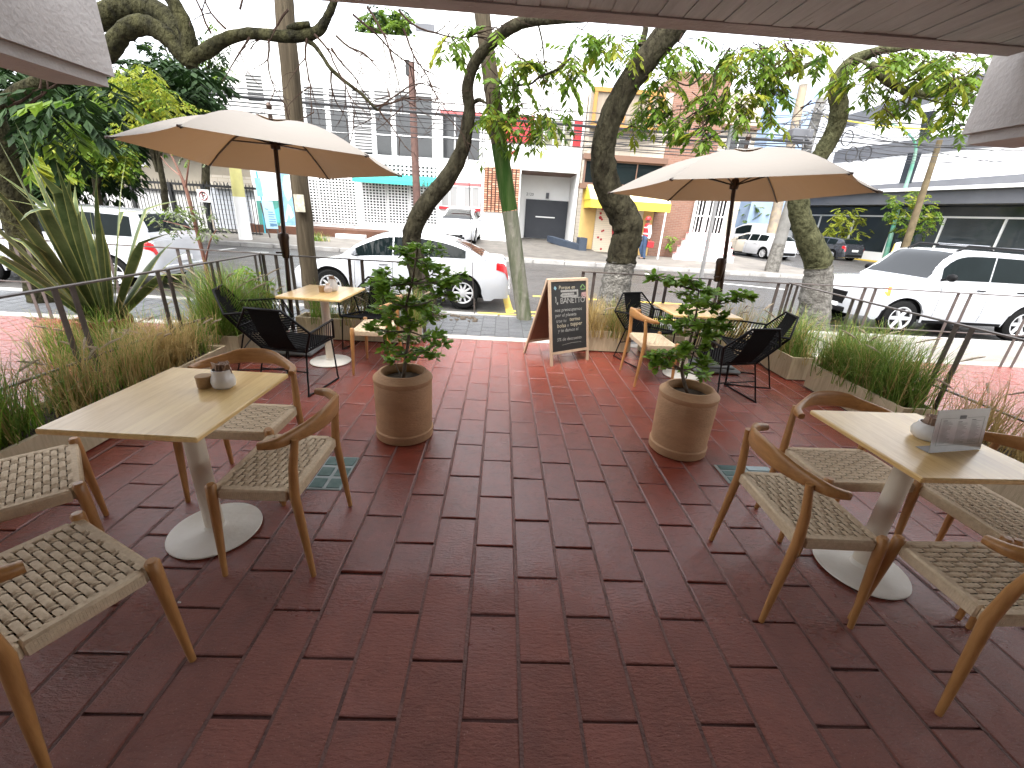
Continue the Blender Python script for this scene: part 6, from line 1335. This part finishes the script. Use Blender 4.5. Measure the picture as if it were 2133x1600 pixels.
# ------------------------------------------------------------------ black rope chairs
def rope_chair():
    t = thing('rope_chair', 'x', 'chair', (0, 0, 0), 'black rope chairs at the rear tables')
    sf = [Vec((-.24, .22, .405)), Vec((.24, .22, .405)), Vec((.20, -.17, .375)), Vec((-.20, -.17, .375))]      # seat corners
    top = [Vec((-.15, -.36, .765)), Vec((.15, -.36, .765))]; el = [Vec((-.315, -.27, .575)), Vec((.315, -.27, .575))]; af = [Vec((-.30, .12, .60)), Vec((.30, .12, .60))]
    r0 = .0105; f = MB()
    f.tube(sf+[sf[0]], r0, 8); f.tube([sf[3], el[0], top[0], top[1], el[1], sf[2]], r0, 8); f.tube([el[0], af[0], sf[0]], r0, 8); f.tube([el[1], af[1], sf[1]], r0, 8)
    f.build('frame', M_BLACK, t, smooth=50)
    for sg in (0, 1):
        k = -1 if sg == 0 else 1
        a = Vec((k*.225, .20, .40)); b_ = Vec((k*.26, .19, .008)); c = Vec((k*.23, -.26, .008)); d = Vec((k*.195, -.165, .375))
        MB().tube(smooth_path([tuple(a), tuple(a.lerp(b_, .92)), tuple(b_.lerp(c, .06)), tuple(b_.lerp(c, .94)), tuple(c.lerp(d, .08)), tuple(d)], 3), .0075, 8).build('sled_leg', M_BLACK, t, smooth=50)
        MB().rbox((k*.25-.012, .12, -.001), (k*.25+.012, .17, .009), .003).build('glide', M_BLACKP, t)
    MB().tube([(-.215, -.20, .20), (.215, -.20, .20)], .006, 6).build('stretcher', M_BLACK, t)
    # solid wound strap down the middle of back and seat
    st = MB(); n = 10; rows = []
    for p, w_ in ((top[0].lerp(top[1], .5), .13), (Vec((0, -.33, .66)), .125), (Vec((0, -.27, .52)), .12), (Vec((0, -.19, .405)), .12), (Vec((0, -.12, .372)), .13), (Vec((0, .03, .375)), .16), (Vec((0, .21, .407)), .20)): rows.append((p, w_))
    o = len(st.v)
    for p, w_ in rows: st.v += [p+Vec((-w_, 0, .004)), p+Vec((w_, 0, .004)), p+Vec((w_, 0, -.006)), p+Vec((-w_, 0, -.006))]
    for i in range(len(rows)-1):
        for k in range(4): st.f.append([i*4+k, i*4+(k+1) % 4, (i+1)*4+(k+1) % 4, (i+1)*4+k]); st.mi.append(0)
    st.build('wound_strap', M_ROPE, t, smooth=50)
    # ropes fanning from the strap edge to the frame
    for s in (-1, 1):
        rp = MB()
        fr = [top[0] if s < 0 else top[1], el[0] if s < 0 else el[1], sf[3] if s < 0 else sf[2]]
        ie = [rows[k][0]+Vec((s*rows[k][1], 0, 0)) for k in range(5)]
        N_ = 22
        def along(pl, u):
            Ls = [(pl[i+1]-pl[i]).length for i in range(len(pl)-1)]; q = u*sum(Ls)
            for i, l in enumerate(Ls):
                if q <= l or i == len(Ls)-1: return pl[i].lerp(pl[i+1], min(1, q/l))
                q -= l
        for k in range(N_): u = (k+.5)/N_; rp.tube([along(ie, u), along(fr, u)], .0042, 5)
        ar = [el[0] if s < 0 else el[1], af[0] if s < 0 else af[1]]; bt = [sf[3] if s < 0 else sf[2], sf[0] if s < 0 else sf[1]]
        for k in range(13): u = (k+.5)/13; rp.tube([along(ar, u), along(bt, u)], .0042, 5)
        ss = [rows[k][0]+Vec((s*rows[k][1], 0, 0)) for k in range(4, 7)]
        for k in range(12): u = (k+.5)/12; rp.tube([along(ss, u), along(bt, u)], .0045, 5)
        rp.build('ropes', M_ROPE, t)
    return t
rc_ = rope_chair()
for k, (x, y, rz, lab) in enumerate((
    (-2.33, 4.22, rad(-72), 'black rope chair at the left of the rear left table'), (-1.80, 3.68, rad(-8), 'black rope chair with its back to the camera at the rear left table'), (-1.50, 4.88, rad(172), 'black rope chair facing the camera behind the rear left table'),
    (1.78, 4.86, rad(206), 'black rope chair facing the camera behind the rear right table'), (2.26, 3.92, rad(14), 'black rope chair with its back to the camera beside the tiered shrub'), (2.72, 4.40, rad(78), 'black rope chair seen from the side at the right of the rear right table'))):
    place(rc_, k > 0, x, y, rz, lab)
# ------------------------------------------------------------------ umbrellas
def umbrella(lab, foot, poleY, R_, apex, px6, seed, joint, knob, baseoff=(0, 0)):
    """px6: the six rib tips on the photograph; each is put on the circle of radius R_ round the pole"""
    g = G(*foot); g = Vec((g.x, poleY, 0)); A = D(apex[0], apex[1], poleY); t = thing('patio_umbrella', lab, 'umbrella', (g.x, g.y, 0), 'beige patio umbrellas')
    c = A; tips = []
    for (x, y, near) in px6:
        d = ray(x, y); dx, dy = d.x, d.y; fx, fy = CP.x-c.x, CP.y-c.y; a = dx*dx+dy*dy; b_ = 2*(fx*dx+fy*dy); cc = fx*fx+fy*fy-R_*R_; q = b_*b_-4*a*cc
        s = (-b_/(2*a)) if q < 0 else (-b_+(-1 if near else 1)*math.sqrt(q))/(2*a); tips.append(CP+d*s)
    hub = Vec((A.x, A.y, A.z-.06)); b = MB(); n = 10; m_ = 6
    b.v.append(Vec((A.x, A.y, A.z)))
    def sail(i, u, v):
        a, e = tips[i], tips[(i+1) % 6]; edge = a.lerp(e, v); mid = 4*v*(1-v)
        p = hub.lerp(edge, u); p = p+(Vec((hub.x, hub.y, edge.z))-edge)*mid*.035*u; p.z += .10*math.sin(PI*u)*.9-.055*mid*math.sin(PI*min(1, u*1.0))*.8; return p
    for i in range(6):
        o = len(b.v)
        for j in range(n+1):
            for k in range(m_+1): b.v.append(sail(i, .02+.98*j/n, k/m_))
        for j in range(n):
            for k in range(m_): b.f.append([o+j*(m_+1)+k, o+(j+1)*(m_+1)+k, o+(j+1)*(m_+1)+k+1, o+j*(m_+1)+k+1]); b.mi.append(0)
    b.build('canopy', M_FABRIC, t, smooth=20)
    # vent cap
    v = MB(); o = 0
    for i in range(6):
        for j, u in enumerate((.0, .10, .19)):
            for k in range(4): p = sail(i, max(.02, u), k/3); v.v.append(p+Vec((0, 0, .016-.008*(j == 2)+(.006 if j == 2 and k in (1, 2) else 0))))
        for j in range(2):
            for k in range(3): q = i*12+j*4+k; v.f.append([q, q+4, q+5, q+1]); v.mi.append(0)
    v.build('vent_cap', M_FABRIC, t)
    J = D(joint[0], joint[1], poleY)
    ru = MB()
    for i in range(6):
        rb = MB(); rb.tube([sail(i, u, 0)+Vec((0, 0, -.014)) for u in (.03, .3, .55, .8, .985)], .0085, 6); r1 = rb.build('rib', M_BRONZE, t)
        MB().tube([J+(tips[i]-J)*.02, sail(i, .56, 0)+Vec((0, 0, -.02))], .0075, 6).build('strut', M_BRONZE, r1)
        MB().tube([tips[i]+(hub-tips[i])*.03, tips[i]+(hub-tips[i])*-.005], .009, 6).build('tip_pocket', M_BRONZE, r1)
    MB().tube([Vec((g.x, g.y, .1)), J.lerp(Vec((g.x, g.y, .1)), .55), J, hub+Vec((0, 0, .05))], [.022, .021, .02, .02], 14).build('pole', M_BRONZE, t, smooth=50)
    MB().lathe([(.024, -.05), (.04, -.045), (.045, 0), (.035, .05), (.022, .055)], 12, J).build('runner', M_BRONZE, t, smooth=50)
    kn = D(knob[0], knob[1], poleY); MB().lathe([(.023, -.16), (.034, -.15), (.048, .02), (.056, .05), (.05, .085), (.023, .095)], 14, kn).tube([kn+Vec((0, -.03, -.1)), kn+Vec((-.07, -.06, -.1))], .008, 6).build('crank_housing', M_BRONZE, t, smooth=45)
    MB().lathe([(0, 0), (.02, .0), (.028, .03), (.015, .055), (0, .06)], 10, A+Vec((0, 0, .03))).build('finial', M_BRONZE, t)
    bx_ = g.x+baseoff[0]; by = g.y+baseoff[1]
    bb = MB(); bb.rbox((bx_-.27, by-.22, .002), (bx_+.27, by+.22, .05), .02); bb.rbox((bx_-.22, by-.17, .0505), (bx_+.22, by+.17, .075), .015); bb.lathe([(.05, .075), (.045, .09), (.03, .1), (.03, .24), (.024, .25)], 14, (g.x, g.y, 0)); bb.build('base', M_UBASE, t, smooth=35)
    return t
umbrella('beige patio umbrella at the left over the rear table', (608, 735), 4.62, 1.34, (562, 236), [(221, 286, 1), (371, 262, 1), (766, 325, 1), (836, 367, 1), (685, 373, 0), (435, 345, 0)], 1, (573, 300), (592, 505))
umbrella('beige patio umbrella at the right in front of the curved trunks', (1482, 770), 4.72, 1.36, (1556, 300), [(1268, 402, 1), (1397, 374, 1), (1775, 361, 1), (1836, 400, 1), (1619, 421, 0), (1391, 418, 0)], 2, (1530, 385), (1500, 556))
# ------------------------------------------------------------------ things on the tables
def jar(name, lab, cat, px, py, prof, m, z=.741, extra=None, group=None, n=32):
    g = G(px, py, z); t = thing(name, lab, cat, (g.x, g.y, z), group); MB().lathe(prof, n, g).build('body', m, t, smooth=35)
    if extra: extra(t, g)
    return t
def packets(t, g, r=.03, z0=.05, n=14, seed=1):
    r_ = random.Random(seed); b = MB()
    for k in range(n):
        a = r_.uniform(0, 2*PI); q = g+Vec((math.cos(a)*r*r_.random(), math.sin(a)*r*r_.random(), z0)); M = Matrix.Translation(q) @ Matrix.Rotation(r_.uniform(0, PI), 4, 'Z') @ Matrix.Rotation(r_.uniform(-.5, .5), 4, 'X')
        b.box((-.018, -.0015, -.02), (.018, .0015, .034), M=M)
    b.build('sugar_packets', M_PACKET, t)
belly = [(.0, .0), (.036, .0), (.047, .01), (.051, .03), (.046, .052), (.040, .066), (.040, .088), (.036, .089), (.036, .06), (0, .055)]
jar('cork_pot', 'small cork coloured lidded pot on the left front table', 'pot', 428, 806, [(0, 0), (.029, 0), (.031, .005), (.032, .04), (.031, .046), (.033, .047), (.034, .054), (.032, .057), (0, .058)], M_CORK)
jar('sugar_jar', 'white ceramic jar stuffed with brown packets on the left front table', 'jar', 468, 806, belly, M_CERAM, extra=lambda t, g: packets(t, g, .028, .085, 16, 2))
bowl = [(.0, .0), (.040, .0), (.054, .012), (.060, .032), (.055, .05), (.046, .062), (.043, .074), (.039, .074), (.039, .05), (0, .045)]
jar('sugar_bowl', 'round white ceramic bowl with brown packets beside the menu stand', 'bowl', 1926, 912, bowl, M_CERAM, extra=lambda t, g: packets(t, g, .03, .072, 12, 3))
jar('cork_pot', 'tiny cork pot on the rear left table', 'pot', 673, 608, [(0, 0), (.036, 0), (.038, .06), (0, .062)], M_CORK, n=20)
jar('oil_bottle', 'small pale ceramic bottle in front on the rear left table', 'bottle', 684, 609, [(0, 0), (.030, 0), (.040, .02), (.038, .045), (.02, .066), (.018, .08), (.024, .09), (0, .091)], mat('pale_pink_ceramic', (.62, .52, .46), .35), n=20)
jar('sugar_jar', 'white ceramic jar with packets at the back of the rear left table', 'jar', 694, 606, [(p[0]*1.0, p[1]*1.35) for p in belly], M_CERAM, extra=lambda t, g: packets(t, g, .028, .115, 10, 4), n=20)
# menu in a slanted acrylic stand
g0, g1 = G(1935, 944, .742), G(2042, 936, .742); ex = (g1-g0); wd_ = ex.length; ex.normalize(); nrm = Vec((-ex.y, ex.x, 0)); up = (Vec((0, 0, 1))+nrm*.18).normalized()
mn = thing('menu_stand', 'slanted acrylic stand with a printed menu on the right front table', 'menu', g0); h_ = .185
b = MB(); o = g0; q = [o, o+ex*wd_, o+ex*wd_+up*h_, o+up*h_]; nb = ex.cross(up).normalized(); b.add(q+[p-nb*.003 for p in q], ((0,1,2,3),(7,6,5,4),(0,4,5,1),(1,5,6,2),(2,6,7,3),(3,7,4,0)))
b.add([o-nb*.0035, o+ex*wd_-nb*.0035, o+ex*wd_+nrm*.055, o+nrm*.055], ((0, 1, 2, 3),)); b.build('stand', M_ACRYL, mn)
pr = MB()
def ink(x0, x1, y0, y1, k=.0006): c = [o+ex*wd_*x+up*h_*y+nb*k for x, y in ((x0, y0), (x1, y0), (x1, y1), (x0, y1))]; pr.quad(*c)
for x0, x1, y0, y1 in ((.08, .925, .16, .166), (.08, .40, .80, .806), (.58, .925, .80, .806), (.08, .087, .16, .806), (.918, .925, .16, .806), (.43, .56, .775, .86)): ink(x0, x1, y0, y1)
r_ = random.Random(17)
for col in (.13, .42, .68):
    y = .74 if col != .42 else .70
    ink(col, col+.08, y, y+.018)
    while y > .22:
        y -= .028; ink(col, col+r_.uniform(.10, .2), y, y+.007, .0005)
pr.build('print', M_INK, mn)
# ------------------------------------------------------------------ A-board
f0, f1 = G(1148, 764), G(1226, 750); ap, aq = D(1143, 583, 4.62), None
f0 = Vec((f0.x, f0.y, 0)); f1 = Vec((f1.x, f1.y, 0)); ex = (f1-f0); wB = ex.length; ex.normalize(); bk = Vec((-ex.y, ex.x, 0)); hB = .94
an = thing('chalkboard_sign', 'wooden A frame chalkboard with white handwriting at the terrace entrance', 'sign board', f0)
upv = (Vec((0, 0, 1))*.985+bk*.19).normalized(); upb = (Vec((0, 0, 1))*.93-bk*.33).normalized(); nf = ex.cross(upv).normalized()
def slab(o, a, u, x0, x1, y0, y1, t0, t1, n_, b): b.add([o+a*x+u*y+n_*t for t in (t0, t1) for x, y in ((x0, y0), (x1, y0), (x1, y1), (x0, y1))], ((3,2,1,0),(4,5,6,7),(0,1,5,4),(1,2,6,5),(2,3,7,6),(3,0,4,7)))
LB_ = hB/upv.z
fr = MB(); s_ = .027
slab(f0, ex, upv, 0, s_, 0, LB_, -.02, .004, nf, fr); slab(f0, ex, upv, wB-s_, wB, 0, LB_, -.02, .004, nf, fr); slab(f0, ex, upv, s_, wB-s_, LB_-s_, LB_, -.02, .003, nf, fr); slab(f0, ex, upv, s_, wB-s_, .13, .13+s_, -.02, .003, nf, fr)
fr.build('front_frame', M_PINE, an)
bd = MB(); slab(f0, ex, upv, s_+.0005, wB-s_-.0005, .13+s_+.0005, LB_-s_-.0005, -.012, -.004, nf, bd); board = bd.build('board', M_CHALKB, an)
r0 = f0+upv*LB_+bk*.022; nb = ex.cross(upb).normalized()*-1; Lb = (r0.z)/upb.z; rf0 = r0-upb*Lb
bf = MB(); slab(rf0, ex, upb, 0, s_, 0, Lb-.004, -.004, .02, nb, bf); slab(rf0, ex, upb, wB-s_, wB, 0, Lb-.004, -.004, .02, nb, bf); slab(rf0, ex, upb, s_, wB-s_, Lb-s_-.004, Lb-.004, -.004, .02, nb, bf); slab(rf0, ex, upb, s_, wB-s_, .16, .16+s_, -.004, .02, nb, bf); bf.build('rear_frame', M_PINE, an)
bb = MB(); slab(rf0, ex, upb, s_+.0005, wB-s_-.0005, .1605+s_, Lb-s_-.0045, .003, .010, nb, bb); bb.build('rear_panel', M_MDF, an)
def chalk(body, x, y, size, m_=None, shear=.12, nm='chalk_text', space=1.0): text_mesh(nm, body, size, m_ or M_CHALK, frameM(f0+ex*x*wB+upv*y*LB_-nf*.0034, ex, upv), board, shear, .0004, space=space)
for body, x, y, size, m_, sh_ in (('Porque en', .24, .885, .055, M_CHALKY, .1), ('BANETTO', .27, .72, .088, M_CHALK, 0), ('nos preocupamos', .13, .63, .054, M_CHALK, .15), ('por el planeta', .14, .57, .054, M_CHALK, .15), ('trae tu', .16, .505, .052, M_CHALK, .15), ('termo', .5, .51, .062, M_CHALKY, .1), ('bolsa', .18, .445, .060, M_CHALKY, .1), ('o', .43, .447, .05, M_CHALK, .1), ('tupper', .52, .452, .064, M_CHALKY, .1), ('y te damos el', .2, .39, .054, M_CHALK, .15), ('5% de descuento', .17, .285, .052, M_CHALK, .12)):
    chalk(body, x, y, size*wB/.5*.9, m_, sh_, space=.86 if body == 'BANETTO' else 1)
lg = MB()
def cst(pts, w_, b, z=-.0034):
    P_ = [f0+ex*x*wB+upv*y*LB_-nf*(-z) for x, y in pts]
    for a, c in zip(P_, P_[1:]): d = (c-a).normalized(); s = d.cross(nf)*w_/2; b.add([a-s-d*w_*.3, c-s+d*w_*.3, c+s+d*w_*.3, a+s-d*w_*.3], ((0, 1, 2, 3),))
cst([(.30, .862), (.72, .862), (.72, .80), (.34, .80), (.30, .812), (.34, .828), (.62, .828)], .016*wB/.4, lg, -.0030); lg.build('chalk_logo', M_CHALK, board)
lg = MB(); cst([(.80, .90), (.86, .93), (.92, .895)], .012, lg); cst([(.93, .885), (.90, .872), (.82, .873)], .012, lg); cst([(.80, .885), (.83, .905)], .010, lg); lg.build('recycling_drawing', M_CHALKG, board)
lg = MB(); cst([(.84, .83), (.95, .835), (.945, .795), (.91, .77), (.86, .775), (.835, .80), (.84, .83)], .014, lg); cst([(.86, .82), (.93, .82)], .02, lg); cst([(.87, .80), (.92, .797)], .02, lg); lg.build('cup_drawing', M_CHALKP, board)
lg = MB(); cst([(.135, .90), (.15, .915), (.175, .90), (.16, .885), (.135, .90)], .014, lg); lg.build('planet_drawing', mat('chalk_blue', (.22, .36, .42), .9), board)
lg = MB(); cst([(.16, .80), (.17, .77), (.165, .74)], .012, lg); cst([(.19, .725), (.21, .735), (.205, .715)], .012, lg); cst([(.3, .235), (.55, .25), (.8, .247)], .004, lg); lg.build('leaf_drawing', M_CHALK, board)
# ------------------------------------------------------------------ small litter on the floor
lt = MB(); g = G(374, 1256); lt.rbox((g.x-.006, g.y-.003, .001), (g.x+.006, g.y+.003, .006), .001); tag(lt.build('paper_scrap', M_WHITE2), 'tiny white paper scrap on the red floor beside the nearest left chair', 'litter')
lf = MB(); g = G(1227, 772); leaflet(lf, Vec((g.x, g.y, .008)), Vec((1, .4, 0)), Vec((0, 0, 1)), .05, .02); tag(lf.build('fallen_leaf', mat('dead_leaf', (.05, .03, .018), .7)), 'single dark fallen leaf in front of the chalkboard', 'leaf')
# ------------------------------------------------------------------ the walking man
def person():
    f = D(1338, 541, 19.3); z0 = .055; x, y = f.x, 19.3
    t = thing('person', 'man in red helmet and red vest walking along the far pavement with a red bag', 'person', (x, y, z0))
    J = {'pel': (0, 0, .93), 'sp': (.01, 0, 1.12), 'ch': (0, 0, 1.32), 'nk': (-.015, 0, 1.48), 'hd': (-.03, 0, 1.56), 'ht': (-.03, 0, 1.70),
         'hl': (.03, .09, .90), 'kl': (-.13, .09, .50), 'al': (.02, .09, .09), 'tl': (-.14, .09, .035), 'hr': (-.02, -.09, .90), 'kr': (-.02, -.09, .49), 'ar': (.02, -.09, .08), 'tr': (-.15, -.09, .035),
         'sl': (0, .17, 1.40), 'el': (.06, .24, 1.13), 'wl': (-.08, .25, .93), 'fl': (-.12, .25, .85), 'sr': (0, -.17, 1.40), 'er': (.07, -.22, 1.13), 'wr': (.05, -.22, .90), 'fr': (.05, -.22, .82)}
    Rr = {'pel': .15, 'sp': .135, 'ch': .16, 'nk': .055, 'hd': .085, 'ht': .06, 'hl': .095, 'kl': .058, 'al': .042, 'tl': .035, 'hr': .095, 'kr': .058, 'ar': .042, 'tr': .035, 'sl': .075, 'el': .046, 'wl': .032, 'fl': .03, 'sr': .075, 'er': .046, 'wr': .032, 'fr': .03}
    E = [('pel', 'sp'), ('sp', 'ch'), ('ch', 'nk'), ('nk', 'hd'), ('hd', 'ht'), ('pel', 'hl'), ('hl', 'kl'), ('kl', 'al'), ('al', 'tl'), ('pel', 'hr'), ('hr', 'kr'), ('kr', 'ar'), ('ar', 'tr'), ('ch', 'sl'), ('sl', 'el'), ('el', 'wl'), ('wl', 'fl'), ('ch', 'sr'), ('sr', 'er'), ('er', 'wr'), ('wr', 'fr')]
    ks = list(J); me = bpy.data.meshes.new('body'); me.from_pydata([J[k] for k in ks], [(ks.index(a), ks.index(b)) for a, b in E], []); o = bpy.data.objects.new('body', me); COL.objects.link(o)
    sk = o.modifiers.new('s', 'SKIN')
    for i, k in enumerate(ks): me.skin_vertices[0].data[i].radius = (Rr[k], Rr[k]); me.skin_vertices[0].data[i].use_root = (k == 'pel')
    sb = o.modifiers.new('u', 'SUBSURF'); sb.levels = 2; sb.render_levels = 2; me.materials.append(M_SKIN); o.parent = t
    def seg(nm, m_, chains, infl, par=None):
        b = MB()
        for ch in chains: b.tube(smooth_path([tuple(Vec(J[k] if isinstance(k, str) else k[0]))+((Rr[k] if isinstance(k, str) else k[1])+infl,) for k in ch], 4), 1, 12) if False else b.tube([Vec(p[:3]) for p in smooth_path([tuple(J[k])+(Rr[k]+infl,) for k in ch], 4)], [p[3] for p in smooth_path([tuple(J[k])+(Rr[k]+infl,) for k in ch], 4)], 12)
        b.v = [p+Vec((x, y, z0)) for p in b.v]; return b.build(nm, m_, par or t, smooth=60)
    seg('trousers', M_JEANS, [('pel', 'hl', 'kl', 'al'), ('pel', 'hr', 'kr', 'ar')], .022)
    seg('shirt', M_SHIRTW, [('sl', 'el', 'wl'), ('sr', 'er', 'wr')], .02)
    v = MB(); v.lathe([(.165, .92), (.172, 1.05), (.18, 1.25), (.185, 1.36), (.15, 1.45), (.08, 1.49)], 20, (x, y, z0), sx=.82, sy=1.15); v.build('vest', M_VEST, t, smooth=True)
    st = MB(); st.lathe([(.177, 1.05), (.1785, 1.10)], 20, (x, y, z0), sx=.83, sy=1.155); st.lathe([(.186, 1.30), (.188, 1.34)], 20, (x, y, z0), sx=.83, sy=1.155); st.build('reflective_stripe', M_WHITE2, t)
    h = MB(); h.lathe([(.128, 1.635), (.125, 1.66), (.11, 1.72), (.07, 1.765), (0, 1.78)], 18, (x-.03, y, z0)); h.lathe([(.12, 1.632), (.15, 1.625), (.15, 1.635), (.12, 1.645)], 18, (x-.045, y, z0)); h.build('helmet', M_RED, t, smooth=50)
    fc = MB()
    for s in (-1, 1): fc.lathe([(0, -.011), (.011, 0), (0, .011)], 8, (x-.108, y+s*.032, z0+1.585)); fc.lathe([(0, -.03), (.016, 0), (0, .03)], 8, (x-.03, y+s*.09, z0+1.575), sx=1.3, sy=.6)
    fc.lathe([(0, -.025), (.018, -.012), (.008, .02), (0, .025)], 8, (x-.118, y, z0+1.555)); fc.tube([(x-.108, y-.025, z0+1.515), (x-.114, y, z0+1.512), (x-.108, y+.025, z0+1.515)], .006, 6); fc.build('face', mat('skin_dark', (.2, .1, .07), .6), t)
    hn = MB(); r_ = random.Random(2)
    for (w_, f_) in (('wl', 'fl'), ('wr', 'fr')):
        a, b = Vec(J[w_])+Vec((x, y, z0)), Vec(J[f_])+Vec((x, y, z0))
        for k in range(4): s = (k-1.5)*.018; hn.tube([b+Vec((-.01, s, .01)), b+Vec((-.02, s, -.04)), b+Vec((-.005, s, -.075+abs(k-1.5)*.008))], [.010, .009, .007], 6)
        hn.tube([a+Vec((-.02, 0, -.02)), a+Vec((-.06, 0, -.06)), a+Vec((-.05, 0, -.09))], [.011, .010, .008], 6)
    hn.build('fingers', M_SKIN, t, smooth=60)
    sh = MB()
    for k in ('l', 'r'):
        a = Vec(J['a'+k])+Vec((x, y, z0)); sh.tube([a+Vec((.06, 0, -.04)), a+Vec((0, 0, -.035)), a+Vec((-.1, 0, -.05)), a+Vec((-.2, 0, -.055))], [.035, .05, .045, .025], 10)
    sh.build('shoes', M_BLACKP, t, smooth=60)
    bg_ = MB(); a = Vec(J['fr'])+Vec((x, y, z0)); bg_.rbox((a.x-.02, a.y-.06, a.z-.30), (a.x+.26, a.y+.04, a.z-.05), .02); bg_.tube([a+Vec((.02, 0, -.06)), a+Vec((.02, 0, .0)), a+Vec((.12, 0, .0)), a+Vec((.14, 0, -.06))], .008, 6)
    tag(bg_.build('red_bag', M_RED), 'small red bag hanging from the hand of the walking man', 'bag')
person()
